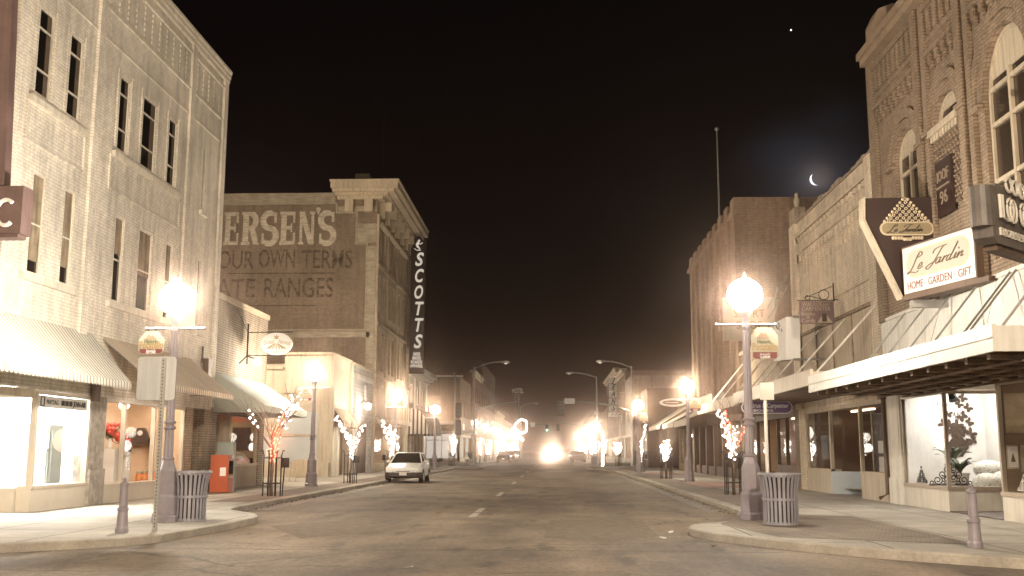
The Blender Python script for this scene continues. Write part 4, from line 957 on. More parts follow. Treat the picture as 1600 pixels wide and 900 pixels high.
def arched_window(a, b_, z0, zs, zt, ub, zb, lid):
    b = MB(G); top = arch_top(a + .02, b_ - .02, zs, zt - .02); n0, n1 = -.16, -.08
    b.fbox(FR, a + .02, a + .1, z0, zs, n0, n1); b.fbox(FR, b_ - .1, b_ - .02, z0, zs, n0, n1)
    inn = arch_top(a + .1, b_ - .1, zs, zt - .1)
    for i in range(len(top) - 1): b.fprism(FR, [inn[i], inn[i + 1], top[i + 1], top[i]], n0, n1)
    for u in ub: b.fbox(FR, u - .045, u + .045, z0, lid, n0 + .01, n1 + .02)
    for z in zb: b.fbox(FR, a + .1, b_ - .1, z - .04, z + .04, n0 + .015, n1 + .01)
    o = b.build('window', m_tanpaint, G)
    p = MB(); p.fquad(FR, a + .1, b_ - .1, z0, lid, -.13); sub(p, 'pane', paint('dusky_window_glass', (.05, .036, .026), .12, .1, .5, spec=.6), o, G)
    p = MB(); p.fprism(FR, [(a + .09, lid)] + [q for q in arch_top(a + .09, b_ - .09, zs, zt - .09) if q[1] > lid] + [(b_ - .09, lid)], -.14, -.11); sub(p, 'arch_panel', m_tanpaint, o, G)
arched_window(23.12, 24.72, 5.0, 8.35, 8.98, (23.9,), (7.0, 8.0), 8.42)
arched_window(20.72, 22.06, 8.38, 8.45, 9.02, (), (), 8.72)
arched_window(17.55, 19.5, 5.0, 8.1, 9.3, (18.55,), (6.5, 7.6, 8.3), 8.5)
sl = MB(G); sl.fbox(FR, 20.6, 22.18, 8.22, 8.37, -.1, .14)
for i in range(9): sl.fbox(FR, 20.65 + .17 * i, 20.76 + .17 * i, 8.08, 8.218, .002, .1)
sl.build('sill', m_tanpaint, G)
# lodge plaque
pq = MB(G); pq.fbox(FR, 21.06, 21.9, 6.35, 7.55, .065, .12); pq.build('plaque', m_signbrown, G)
t = MB(G); t.text(FRT, -21.48, 7.2, .122, 'IOOF', .34, .62, depth=.02); t.fbox(FR, 21.15, 21.82, 6.95, 6.99, .122, .15); t.text(FRT, -21.48, 6.72, .122, '96', .40, .4, depth=.02); t.build('plaque_lettering', paint('plaque_metal', (.28, .22, .155), .4, .1, 4), G)
# white sheet cladding above the canopy
sd = MB(G)
for i in range(12):
    a = 15.62 + .893 * i; sd.fbox(FR, a + .004, a + .889, 2.95, 4.62, .03, .05)
sd.fbox(FR, Y0, Y1, 4.62, 4.70, .0, .09)
sd.build('cladding', paint('white_cladding', (.66, .63, .57), .45, .06, 1.2, streak=.14), G)
# shop front below
s = MB(G); s.fbox(FR, 25.40, 26.33, SW, 2.95, -.4, .03); s.fbox(FR, 25.38, 26.35, SW, .75, -.3, .06); s.fbox(FR, 25.5, 25.95, .9, 2.7, .031, .045); s.build('corner_pier', m_whitepaint, G)
s = MB(G)
s.fbox(FR, 22.62, 25.38, SW, .58, -.35, -.002); s.fbox(FR, 15.7, 19.95, SW, .58, -.35, -.002)
s.box(XR + .352, XR + 1.6, 22.62, 22.8, SW, .58)
s.build('stall_riser', paint('pale_bulkhead', (.58, .53, .45), .5, .08, 2, streak=.1), G)
s = MB(G)
s.fbox(FR, 22.60, 25.38, .58, .66, -.35, .02); s.fbox(FR, 15.7, 19.97, .58, .66, -.35, .02); s.box(XR + .352, XR + 1.6, 22.58, 22.8, .58, .66)
s.fbox(FR, 22.62, 22.69, .66, 2.72, -.08, 0); s.fbox(FR, 25.31, 25.38, .66, 2.72, -.08, 0); s.fbox(FR, 19.88, 19.95, .66, 2.72, -.08, 0); s.fbox(FR, 17.8, 17.86, .66, 2.72, -.08, 0); s.fbox(FR, 15.7, 15.77, .66, 2.72, -.08, 0)
s.fbox(FR, 22.69, 25.31, 2.64, 2.72, -.08, -.001); s.fbox(FR, 15.77, 19.88, 2.64, 2.72, -.08, -.001); s.box(XR + .08, XR + 1.6, 22.64, 22.72, 2.64, 2.72)
s.build('shopfront', paint('bronze_frame', (.40, .33, .26), .4, .08, 3, metal=.3), G)
p = MB(G); p.fquad(FR, 22.69, 25.31, .66, 2.64, -.04); p.face([(XR + .08, 22.68, .66), (XR + 1.6, 22.68, .66), (XR + 1.6, 22.68, 2.64), (XR + .08, 22.68, 2.64)])
p.fquad(FR, 17.86, 19.88, .66, 2.64, -.04); p.fquad(FR, 15.77, 17.8, .66, 2.64, -.04); p.build('shop_window', m_glass, G)
h = MB(G); h.fbox(FR, 15.7, Y1, 2.72, 2.95, -.3, -.002); h.box(XR + 1.6, XR + 1.7, 19.95, 22.8, SW, 2.9); h.box(XR + .3, XR + 1.6, 19.95, 22.62, 2.72, 2.9); h.build('head_panel', m_whitepaint, G)
fl_ = MB(G); fl_.box(XR + .0, XR + 1.6, 19.97, 22.6, SW, SW + .02); fl_.build('entry_floor', paint('entry_tile', (.10, .07, .055), .6, .2, 4), G)
# lit display rooms
b = MB(G); b.box(XR + .06, XR + 2.3, 25.2, 25.28, .5, 2.95); b.box(XR + 1.9, XR + 1.98, 22.8, 25.2, .5, 2.95); b.box(XR + .05, XR + 1.9, 22.8, 25.2, 2.92, 2.98); b.m = 1; b.box(XR + .06, XR + 1.89, 22.72, 25.2, .50, .57); b.build('display_room', [m_white_in, m_white_in], G)
m_disp = emis('display_lamp', (1.0, .95, .87), 19, True)
b = MB(G); b.box(XR + .25, XR + 1.7, 23.0, 23.2, 2.86, 2.915); b.box(XR + .25, XR + 1.7, 24.2, 24.4, 2.86, 2.915); b.build('ceiling_light', m_disp, G)
b = MB(G); b.box(XR + 2.4, XR + 2.5, 15.7, 19.95, SW, 2.95); b.box(XR + .1, XR + 2.4, 19.9, 19.96, SW, 2.95); b.box(XR + .06, XR + 2.4, 15.7, 19.9, .50, .57); b.box(XR + .05, XR + 2.4, 15.7, 19.9, 2.92, 2.98); b.build('display_room', paint('dusky_shop_wall', (.24, .17, .115), .8, .12, 1.2), G)
b = MB(G); b.box(XR + .5, XR + 2.0, 18.6, 18.75, 2.86, 2.915); b.build('ceiling_light', emis('display_lamp_dim', (1.0, .85, .66), 6, True), G)
b = MB(G); b.cyl((XR + .3, 22.95, 2.9), (XR + .3, 22.95, 2.72), .03); b.cyl((XR + .3, 22.95, 2.74), (XR + .33, 22.85, 2.5), .05, .11, 12); b.build('spot_lamp', m_iron, G)
# canopy round the corner
cn = MB(G); OX = 6.1
cn.box(OX + .05, XR - .001, 14.55, 24.85, 2.80, 2.90); cn.box(XR + .001, 16, 14.55, 15.55, 2.80, 2.90)
for i in range(13): y = 14.8 + .8 * i; cn.box(OX + .1, XR - .05, y, y + .12, 2.70, 2.799)
for i in range(4): x = OX + .5 + .55 * i; cn.box(x, x + .05, 14.7, 24.8, 2.66, 2.699)
cq = cn.build('canopy', m_rust, G)
f2 = MB(); f2.fprism(Fr((0, 0), (0, 1), (-1, 0)), [(14.45, 2.78), (24.9, 2.78), (24.9, 3.18), (14.45, 3.16)], -OX - .06, -OX); f2.box(OX + .061, 16, 14.45, 14.52, 2.78, 3.14); f2.box(OX + .061, XR - .3, 24.83, 24.9, 2.8, 3.16)
f2.fbox(Fr((0, 0), (0, 1), (-1, 0)), 14.42, 24.92, 2.97, 3.0, -OX + .001, -OX + .02); sub(f2, 'fascia', paint('white_fascia', (.66, .64, .58), .5, .05, 1.5, streak=.12), cq, G)
rd = MB()
for y in (17.0, 18.5, 18.75, 20.2, 21.6, 23.0, 24.4): rd.tube([(XR - .06, y, 4.66), (XR - 1.55, y - .25, 2.92)], .022, 6)
for i, y in enumerate((17.4, 19.4, 22.2)): rd.tube([(XR - .06, y, 4.55), (XR - .5, y - .5, 3.7), (XR - .9, y - .3, 2.92)], .006, 4)
sub(rd, 'hanger_rod', m_steel, cq, G)
# downpipe at the party wall
dp = MB(G); dp.tube([FR.pt(26.42, 2.75, .08), FR.pt(26.42, .35, .08), FR.pt(26.35, .25, .3)], .05, 8); dp.fbox(FR, 26.3, 26.55, 2.7, 2.85, .0, .18); dp.build('downpipe', m_brown, G)

# things in the lit display window
sc_ = thing('vase_cutout', 'brown butterfly tree cutout in a vase on the white wall of the lit shop window', 'wall art', (9.6, 25.1, 1.6))
fv = FS(25.19); m_cut = paint('rust_brown_cutout', (.055, .032, .02), .7, .15, 4)
def av(px, py): p = at(px, py, Y=25.17); return p.x, p.z
def butterfly(mb, cx, cz, s, a, n):
    P = [(0, .25), (.25, .7), (.75, .95), (.95, .6), (.6, .2), (.8, -.1), (.7, -.55), (.3, -.5), (0, -.2), (-.3, -.5), (-.7, -.55), (-.8, -.1), (-.6, .2), (-.95, .6), (-.75, .95), (-.25, .7)]
    ca, sa = math.cos(a), math.sin(a)
    mb.fprism(fv, [(cx + s * (x * ca - z * sa), cz + s * (x * sa + z * ca)) for x, z in P], n, n + .012)
vx, vz = av(1497, 690)
b = MB(sc_); k = 1.0
b.fprism(fv, [(vx - .17, vz + .42), (vx - .06, vz + .26), (vx - .07, vz + .14), (vx - .22, vz - .02), (vx - .2, vz - .2), (vx - .09, vz - .36), (vx + .09, vz - .36), (vx + .2, vz - .2), (vx + .22, vz - .02), (vx + .07, vz + .14), (vx + .06, vz + .26), (vx + .17, vz + .42)], .0, .012); b.build('vase', m_cut, sc_)
b = MB(sc_); random.seed(4)
for i, (px, py) in enumerate([(1498, 632), (1512, 638), (1482, 648), (1505, 652), (1496, 665), (1485, 664), (1514, 660), (1474, 662), (1507, 676), (1517, 678), (1520, 690), (1512, 695), (1488, 676), (1500, 678), (1481, 672), (1503, 622)]):
    x, z = av(px, py); butterfly(b, x, z, random.uniform(.10, .14), random.uniform(-1.2, 1.2), .001 + .0013 * i)
for px in (1490, 1500, 1510): x, z = av(px, 650); b.stroke(fv, [(vx, vz + .4), ((x + vx) / 2, vz + .7), (x, z)], .014, .0005 + (px - 1490) * .00003, .006)
b.build('butterfly_leaf', m_cut, sc_)
o = MB(); fg = FS(22.66); u, z = at(1471, 632, Y=22.66).x, at(1471, 632, Y=22.66).z; o.text(fg, u, z, .02, 'JARDIN', .15, .27, depth=.004); tag(o.build('window_lettering', m_text), 'dark letters JARDIN on the glass of the lit corner window', 'lettering')
def frond_plant(name, label, loc, r, h, nfr, m_leafy, pot=True, potr=.2, poth=.3, droop=.5):
    root = thing(name, label, 'potted plant', loc); ph = 0
    if pot:
        b = MB(); b.lathe([(potr * .7, 0), (potr * .95, poth * .9), (potr * 1.05, poth * .9), (potr * 1.05, poth), (potr * .9, poth)], (0, 0, 0), 14); b.build('pot', paint('clay_pot', (.40, .36, .31), .8, .15, 3), root); ph = poth
    b = MB()
    for i in range(nfr):
        a = 2 * PI * i / nfr + random.uniform(-.3, .3); L = r * random.uniform(.7, 1.1); hh = h * random.uniform(.5, 1)
        pts = [(L * t * math.cos(a), L * t * math.sin(a), ph + hh * (t * 1.6 - droop * 1.6 * t * t)) for t in (0, .25, .5, .75, 1)]
        for p0, p1 in zip(pts, pts[1:]):
            for sgn in (-1, 1):
                n_ = Vector((-math.sin(a), math.cos(a), -.25)) * (.09 * r * sgn); q = Vector(p0); q2 = Vector(p1)
                b.face([q, q2, q2 + n_ * .7, q + n_])
    b.build('foliage', m_leafy, root); return root
m_fol = paint('indoor_leaves', (.06, .07, .035), .6, .3, 9); m_silver = paint('pale_dried_leaves', (.45, .45, .42), .8, .2, 8)
frond_plant('potted_fern', 'bushy plant in a tapered clay pot on the lit window floor', (9.05, 23.6, .571), .33, .42, 34, m_fol, True, .2, .36)
frond_plant('potted_palm', 'tall drooping palm behind the bushy potted plant', (9.2, 24.4, .571), .42, .6, 26, paint('palm_leaves', (.10, .11, .08), .6, .25, 8), True, .17, .55, .6)
o = MB(); random.seed(9)
for cx_, cy_, cz_, rr_ in ((9.5, 23.3, .75, .3), (9.95, 23.4, .78, .34), (9.75, 23.75, 1.0, .34), (10.05, 23.9, .95, .28)): o.ball((cx_, cy_, cz_), rr_, 16, 10, .62)
def floral():
    m, nt, b_ = newmat('floral_cloth'); vo = N(nt, 'ShaderNodeTexVoronoi'); vo.inputs['Scale'].default_value = 16; nt.links.new(pos(nt), vo.inputs['Vector'])
    rp = N(nt, 'ShaderNodeValToRGB'); rp.color_ramp.elements[0].position = .2; rp.color_ramp.elements[0].color = (.28, .27, .2, 1); rp.color_ramp.elements[1].position = .32; rp.color_ramp.elements[1].color = (.78, .76, .7, 1)
    nt.links.new(vo.outputs['Distance'], rp.inputs[0]); nt.links.new(rp.outputs[0], b_.inputs['Base Color']); b_.inputs['Roughness'].default_value = .9; return m
tag(o.build('cushion_pile', floral(), smooth=True), 'pile of white floral cushions below the vase cutout', 'cushions')
def scrollwork(fr, u, z, s, n, mats, name, label):
    b = MB(); 
    def spiral(cx, cz, r, a0, turns, sg):
        return [(cx + sg * r * (1 - .75 * t) * math.cos(R(a0 + 360 * turns * t)), cz + r * (1 - .75 * t) * math.sin(R(a0 + 360 * turns * t))) for t in [i / 18 for i in range(19)]]
    for sg in (-1, 1):
        for cx, cz, r, a0, tn in ((.12, .62, .14, 200, 1.4), (.3, .42, .17, 160, 1.5), (.5, .2, .18, 150, 1.5), (.72, .1, .12, 140, 1.4), (.12, .28, .16, 220, 1.4), (.28, .1, .1, 180, 1.4)):
            b.tube([fr.pt(u + sg * cx * s + (q - sg * 0) * 0 + sg * 0 + (q) * 0 + p_[0] * s, z + p_[1] * s, n) for q in (0,) for p_ in spiral(0, cz, r, a0, tn, sg)], .011 * s / .5, 4)
    b.tube([fr.pt(u - .85 * s, z + .01, n), fr.pt(u + .85 * s, z + .01, n)], .012, 4)
    b.tube([fr.pt(u - .06 * s, z + .78 * s, n), fr.pt(u, z + .9 * s, n), fr.pt(u + .06 * s, z + .78 * s, n)], .014, 4)
    tag(b.build(name, mats), label, 'scrollwork')
scrollwork(fg, at(1490, 765, Y=22.66).x, .68, .55, -.12, m_iron, 'iron_scrollwork', 'dark iron scrollwork standing along the sill under the floral cushions')
scrollwork(FR, 24.9, .68, .42, -.25, m_iron, 'iron_scrollwork', 'small dark iron scrollwork at the far end of the lit window beside the white pier')
scrollwork(FR, 19.5, .68, .34, -.22, m_whitepaint, 'white_scrollwork', 'white scrollwork along the sill below the framed pictures')
f19 = FS(19.895)
for x0_, z0, wd, hh, mt, lb in ((8.50, 1.08, .22, .44, m_signwhite, 'pale framed picture with corner marks in the window of framed pictures'), (8.75, 1.02, .24, .50, paint('framed_print_grey', (.42, .38, .33), .6, .2, 5), 'grey framed print between the pale framed picture and the reddish one'), (9.02, 1.08, .3, .52, paint('framed_print_red', (.55, .22, .14), .5, .1, 2), 'reddish framed print in the window of framed pictures')):
    o = thing('framed_picture', lb, 'picture', (x0_, 19.88, z0))
    b = MB(o); b.fbox(f19, x0_, x0_ + wd, z0, z0 + hh, .002, .03); b.build('frame', m_tanpaint, o)
    b = MB(o); b.fbox(f19, x0_ + .02, x0_ + wd - .02, z0 + .03, z0 + hh - .03, .031, .035); b.build('print', mt, o)
    b = MB(o); b.fprism(f19, [(x0_ + wd * .3, z0 + hh * .3), (x0_ + wd * .7, z0 + hh * .3), (x0_ + wd * .5, z0 + hh * .7)], .036, .038); b.build('motif', m_brown, o)
frond_plant('potted_fern', 'low leafy plant along the sill below the framed pictures', (8.95, 19.55, .571), .3, .3, 34, m_fol, True, .14, .14)
o = MB(); o.fbox(f19, 8.52, 9.5, 1.75, 2.5, .002, .02); tag(o.build('wall_poster', paint('sepia_poster', (.42, .33, .22), .6, .25, 2.5)), 'large faded sepia poster above the framed pictures in the shop window', 'poster')

# dark blade sign and white shop sign
o = thing('blade_sign', 'dark brown tapered blade sign with a gold lace crest above the white shop sign', 'sign', (7.6, 22.5, 5.8))
f22 = FS(22.4)
def bx(px, py): p = at(px, py, Y=22.4); return (p.x, p.z)
b = MB(o); b.fprism(f22, [bx(1349, 312), bx(1349, 345), bx(1408, 468), bx(1474, 462), bx(1474, 309)], -.12, .12); b.build('panel', m_signbrown, o)
b = MB(o); b.stroke(f22, [bx(1347, 311), bx(1347, 346), bx(1407, 468)], .05, -.16, .16); b.build('edge_trim', m_tanpaint, o)
m_crest = paint('crest_gold', (.55, .45, .30), .45, .08, 4)
c0 = bx(1414, 359); S_ = 22.3 / 1600
b = MB(o)
def pill(mb, cx, cz, hw, hh, n0, n1, fr):
    mb.fprism(fr, [(cx + hw - hh + hh * math.cos(R(t)), cz + hh * math.sin(R(t))) for t in range(-90, 91, 15)] + [(cx - hw + hh + hh * math.cos(R(t)), cz + hh * math.sin(R(t))) for t in range(90, 271, 15)], n0, n1)
pill(b, c0[0], c0[1], 42 * S_, 11 * S_, .122, .135, f22)
random.seed(5)
for row, zz in enumerate((12, 17, 22, 27, 32, 37, 42, 47)):
    hw = 36 * (1 - (zz - 8) / 42)
    k = max(1, int(hw / 4.2))
    for i in range(k):
        u = -hw + 2 * hw * (i + .5) / k if k > 1 else 0
        b.tube([f22.pt(c0[0] + (u + 2.6 * (1 - .5 * t) * math.cos(6.5 * t + i * 2 + row)) * S_, c0[1] + (zz + 2.6 * (1 - .5 * t) * math.sin(6.5 * t + i * 2 + row)) * S_, .13) for t in [q / 12 for q in range(13)]], .0125, 4)
    for sg in (-1, 1): b.ball(f22.pt(c0[0] + sg * (hw + 1.5) * S_, c0[1] + zz * S_, .128), .035, 8, 5)
for i in range(11):
    u = -22 + 4.4 * i; b.ball(f22.pt(c0[0] + u * S_, c0[1] - (14 + (3 if abs(u) < 6 else 1)) * S_, .128), .042, 8, 5)
b.build('crest', m_crest, o)
b = MB(o); pill(b, c0[0], c0[1], 39 * S_, 9 * S_, .136, .139, f22); b.build('name_plate', paint('crest_plate', (.28, .22, .13), .5, .05, 3), o)
# a script hand for the shop name: strokes in a 0..1 box
def script(mb, fr, u, z, w, h, n, wt, pick=(0, 99)):
    def T(pts): return [(u + (x + .16 * (y - .3)) * w, z + y * h) for x, y in pts]
    def sm(pts, k=5):
        out = []
        P = [pts[0]] + pts + [pts[-1]]
        for i in range(1, len(P) - 2):
            for t in [j / k for j in range(k)]:
                q = [.5 * ((2 * P[i][d]) + (-P[i - 1][d] + P[i + 1][d]) * t + (2 * P[i - 1][d] - 5 * P[i][d] + 4 * P[i + 1][d] - P[i + 2][d]) * t * t + (-P[i - 1][d] + 3 * P[i][d] - 3 * P[i + 1][d] + P[i + 2][d]) * t ** 3) for d in (0, 1)]
                out.append(tuple(q))
        return out + [pts[-1]]
    S1 = [[(.10, .92), (.07, .84), (.10, .76), (.15, .86), (.13, .98), (.09, 1.0), (.07, .7), (.06, .3), (.03, .05), (.0, .04), (.02, .12), (.09, .06), (.16, .0), (.2, .06)],          # L
          [(.17, .25), (.22, .32), (.21, .44), (.18, .40), (.17, .22), (.20, .15), (.25, .24)],                                              # e
          [(.36, .72), (.37, .9), (.46, .98), (.56, .98), (.50, .94), (.46, .55), (.42, .15), (.37, .0), (.33, .08), (.36, .2), (.44, .3)],   # J
          [(.53, .42), (.49, .44), (.47, .28), (.50, .16), (.53, .30), (.54, .44), (.53, .18), (.57, .24)],                                   # a
          [(.58, .24), (.60, .44), (.59, .16), (.60, .34), (.64, .44)],                                                                      # r
          [(.71, .42), (.67, .42), (.65, .26), (.68, .16), (.71, .34), (.74, .98), (.71, .3), (.72, .16), (.76, .24)],                        # d
          [(.77, .26), (.79, .44), (.78, .18), (.81, .24)], [(.80, .60), (.803, .66)],                                                       # i
          [(.82, .26), (.84, .44), (.83, .16), (.85, .34), (.89, .44), (.89, .2), (.93, .24)]]                                               # n
    for i, s_ in enumerate(S1):
        if not pick[0] <= i < pick[1]: continue
        pts = sm(T(s_)); mb.stroke(fr, pts, [wt * (.45 + .75 * abs(math.sin(math.atan2(pts[min(k + 1, len(pts) - 1)][1] - pts[max(k - 1, 0)][1], pts[min(k + 1, len(pts) - 1)][0] - pts[max(k - 1, 0)][0] + 1e-6)))) for k in range(len(pts))], n + .0003 * i, n + .004 + .0003 * i)
b = MB(o); script(b, f22, c0[0] - .40, c0[1] - .10, .80, .19, .14, .02); b.build('lettering', m_text, o)
# white sign, turned towards the intersection
P0 = Vector((7.52, 22.0, 0)); P1 = Vector((8.12, 19.75, 0)); ud = (P1 - P0); W_ = ud.length; ud.normalize()
fw = Fr((P0.x, P0.y), (ud.x, ud.y), (ud.y, -ud.x))
o = thing('shop_sign', 'white shop sign reading Le Jardin with home garden gift below', 'sign', (7.8, 20.9, 5.2))
b = MB(o); b.fbox(fw, -.03, W_ + .03, 4.68, 5.74, -.16, -.002); b.fbox(fw, -.05, W_ + .4, 4.58, 4.678, -.3, .04); b.build('box', m_brown, o)
b = MB(o); b.fbox(fw, 0, W_, 4.72, 5.70, 0, .01); b.build('face', paint('shop_sign_white', (.60, .585, .55), .5, .03, 2), o)
b = MB(o); pill(b, W_ / 2, 5.31, W_ * .45, .30, .011, .016, fw); b.build('name_border', m_crest, o)
b = MB(o); pill(b, W_ / 2, 5.31, W_ * .43, .265, .017, .020, fw); b.build('name_plate', paint('sage_plate', (.40, .40, .33), .6, .04, 2), o)
for pk in ((0, 2), (2, 99)): b = MB(o); script(b, fw, W_ * .10, 5.12, W_ * .84, .40, .021, .036, pk); b.build('name_lettering', paint('brown_script', (.16, .10, .055), .6, .05, 3), o)
for txt, u, w_ in (('HOME', .17, .54), ('GARDEN', .53, .76), ('GIFT', .865, .40)): b = MB(o); b.text(fw, W_ * u, 4.86, .011, txt, .23, w_); b.build('lettering', m_maroon, o)
b = MB(o)
for u in (.325, .735): b.fprism(fw, arc(W_ * u, 4.87, .035, 0, 360, 12)[:-1], .011, .015)
b.build('dot', paint('grey_blue_dot', (.35, .40, .45), .6, .02, 2), o)
b = MB(o); b.fbox(FS(21.8), 7.6, 8.35, 4.42, 4.578, -.2, .0); b.build('bracket', m_steel, o)

# corner neon sign of the lodge
nv = Vector((6.40, 14.88, 0)); dd = Vector((1, 1, 0)).normalized()
fi = Fr((nv.x, nv.y), (dd.x, dd.y), (dd.y, -dd.x))
o = thing('lodge_sign', 'weathered corner box sign with neon tube letters and chain links on the lodge', 'sign', (7.2, 15.6, 4.7))
m_signgrey = paint('weathered_sign_steel', (.15, .13, .115), .5, .25, 3, streak=.2)
b = MB(o); b.fprism(fi, [(0, 4.68), (.03, 5.28), (.2, 5.28), (.2, 5.33), (.5, 5.33), (.5, 5.28), (2.4, 5.28), (2.4, 4.42), (.16, 4.42), (.02, 4.5)], -.3, 0)
b.lathe([(.165, 4.66), (.165, 5.27)], tuple(fi.pt(.03, 0, -.15)), 14); b.build('box', m_signgrey, o)
b = MB(o)
for i, u in enumerate((.32, .56, .80, 1.04, 1.28, 1.52)):
    b.tube([fi.pt(x, z, .05) for x, z in arc(.25 + u, 5.36 - .01 * i, .11, 0, 360, 16, .11)], .022, 6)
for i, (ch, u) in enumerate(zip('IOOF', (.2, .56, 1.05, 1.5))):
    if ch == 'O':
        b.tube([fi.pt(x, z, .05) for x, z in arc(u, 4.97, .12, 0, 360, 18, .17)], .02, 6); b.tube([fi.pt(x, z, .06) for x, z in arc(u + .09, 4.955, .12, 0, 360, 18, .17)], .02, 6)
    elif ch == 'I':
        b.tube([fi.pt(u, 5.15, .05), fi.pt(u + .01, 4.8, .05)], .03, 6); b.tube([fi.pt(u + .1, 5.16, .05), fi.pt(u + .11, 4.82, .05), fi.pt(u + .26, 4.79, .05)], .02, 6)
    else:
        b.tube([fi.pt(u, 4.8, .05), fi.pt(u, 5.14, .05), fi.pt(u + .2, 5.14, .05)], .025, 6); b.tube([fi.pt(u, 4.98, .052), fi.pt(u + .16, 4.98, .052)], .025, 6)
b.build('neon_tube', m_whitepaint, o)
b = MB(o); b.text(fi, .22, 4.6, .002, 'ENCAMPMENT. REBEKAH', .15, 1.9, align='LEFT', bold=.006, depth=.03); b.build('lettering', m_whitepaint, o)
b = MB(o); b.fbox(fi, .25, 2.3, 4.34, 4.418, -.26, -.05); b.build('underside_tray', m_brown, o)

# ================================================================== RIGHT: white painted brick shop
Hh = thing('white_brick_building', 'pale painted brick building with worn corbelling between the lodge and the dark brick block', 'building', (XR, 31, SW))
m_wbrick = brick('pale_painted_brick', (.70, .60, .47), (.65, .55, .42), (.46, .37, .27), streak=.24, bump=.55, ms=.008)
w = MB(Hh); w.fwall(FR, 26.4, 35.75, 2.75, 9.15, (), .2)
for i in range(22):
    u = 26.7 + .41 * i; w.fbox(FR, u, u + .2, 7.75, 8.0, .002, .06); w.fbox(FR, u + .05, u + .14, 7.3, 7.68, .002, .035); w.fbox(FR, u, u + .2, 8.45, 8.6, .002, .07)
w.fbox(FR, 26.4, 35.75, 8.05, 8.14, .002, .07); w.fbox(FR, 26.4, 35.75, 8.62, 8.72, .002, .1); w.fbox(FR, 26.4, 35.75, 5.9, 5.97, .002, .05)
w.fbox(FR, 34.9, 35.74, 2.8, 9.15, .003, .11); w.fbox(FR, 26.4, 26.9, 2.8, 9.15, .003, .11)
w.build('wall', m_wbrick, Hh); shell(Hh, FR, 26.4, 35.75, 9.15, 15, m_wbrick)
c = MB(Hh); random.seed(21)
y = 26.4
while y < 35.6:
    k = random.uniform(.2, .5); c.fbox(FR, y, min(y + k, 35.75) - .004, 9.15, 9.2 + random.uniform(0, .14), -.3, .05); y += k
c.fbox(FR, 34.95, 35.75, 9.151, 9.75, -.32, .07); c.build('coping', paint('crumbling_coping', (.34, .27, .20), .9, .4, 5, bump=.6), Hh)
t = MB(Hh)
for i in range(4): t.fbox(FR, 26.95 + 1.98 * i + .03, 26.95 + 1.98 * (i + 1) - .03, 3.5, 5.2, .002, .03)
t.build('boarded_transom', paint('beige_boarding', (.44, .36, .27), .8, .12, 1.5, streak=.25), Hh)
t = MB(Hh); t.fbox(FR, 26.9, 34.88, 5.2, 5.3, .002, .1)
for i in range(5): t.fbox(FR, 26.9 + 1.98 * i, 26.96 + 1.98 * i, 3.4, 5.2, .002, .06)
t.build('transom_frame', paint('crusty_trim', (.28, .21, .15), .9, .4, 6, bump=.6), Hh)
s = MB(Hh); s.fbox(FR, 34.9, 35.74, SW, 2.75, -.4, .02); s.build('brick_pier', m_wbrick, Hh)
s = MB(Hh); s.fbox(FR, 26.6, 28.9, SW, .80, -.3, -.002); s.fbox(FR, 31.9, 34.88, SW, .80, -.3, -.002); s.build('stall_riser', m_pale, Hh)
s = MB(Hh)
q0, q1 = FR.pt(31.9, 0, -.002), FR.pt(31.2, 0, -1.1)     # the blue-grey splayed return into the doorway
s.face([(*q0[:2], SW), (*q1[:2], SW), (*q1[:2], .8), (*q0[:2], .8)]); q2 = FR.pt(29.6, 0, -1.1); q3 = FR.pt(28.9, 0, -.002)
s.face([(*q3[:2], SW), (*q2[:2], SW), (*q2[:2], .8), (*q3[:2], .8)]); s.build('splayed_panel', m_bluegrey, Hh)
s = MB(Hh)
for u in (26.6, 28.82, 31.9, 34.8): s.fbox(FR, u, u + .09, .80, 2.62, -.1, 0)
s.fbox(FR, 26.6, 28.9, .78, .86, -.3, .02); s.fbox(FR, 31.9, 34.88, .78, .86, -.3, .02); s.fbox(FR, 26.6, 34.88, 2.62, 2.75, -.2, .01)
for u in (29.6, 31.2): s.fbox(FR, u - .05, u + .05, SW, 2.62, -1.15, -1.05)
s.build('shopfront', m_tanpaint, Hh)
p = MB(Hh); p.fquad(FR, 26.69, 28.82, .86, 2.62, -.05); p.fquad(FR, 31.99, 34.8, .86, 2.62, -.05)
p.face([(*q0[:2], .82), (*q1[:2], .82), (*q1[:2], 2.62), (*q0[:2], 2.62)]); p.face([(*q3[:2], .82), (*q2[:2], .82), (*q2[:2], 2.62), (*q3[:2], 2.62)]); p.build('shop_window', m_glass, Hh)
d = MB(Hh); d.fbox(FR, 29.66, 31.14, SW + .01, 2.5, -1.12, -1.08); d.build('door', paint('dark_door', (.05, .03, .025), .4, .15, 3), Hh)
d = MB(Hh)
for i in range(5): d.fbox(FR, 30.0 + .15 * i, 30.13 + .15 * i, .75, 1.25, -1.079, -1.07); d.fbox(FR, 30.0 + .15 * i, 30.13 + .15 * i, 1.35, 1.7, -1.079, -1.07)
d.build('notice', m_signwhite, Hh)
room(Hh, FR, 26.6, 34.88, .3, 2.74, 3.0, paint('dim_brown_wall', (.22, .15, .10), .9, .15, 1), n0=-.3)
tube_light(Hh, FR, 27.2, 28.6, 2.72, -1.2, emis('dim_shop_tube', (1, .75, .5), 3, True), .1); tube_light(Hh, FR, 32.2, 34.5, 2.72, -1.4, emis('dim_shop_tube', (1, .75, .5), 3, True), .1)
cn = MB(Hh); cn.box(6.25, XR - .002, 25.05, 35.7, 3.0, 3.1)
cq = cn.build('canopy', m_rust, Hh); f2 = MB(); f2.box(6.18, 6.248, 25.0, 35.75, 2.98, 3.36); f2.box(6.25, XR - .3, 24.98, 25.04, 2.98, 3.3); sub(f2, 'fascia', paint('tan_fascia', (.55, .47, .37), .5, .06, 1.5, streak=.15), cq, Hh)
rd = MB()
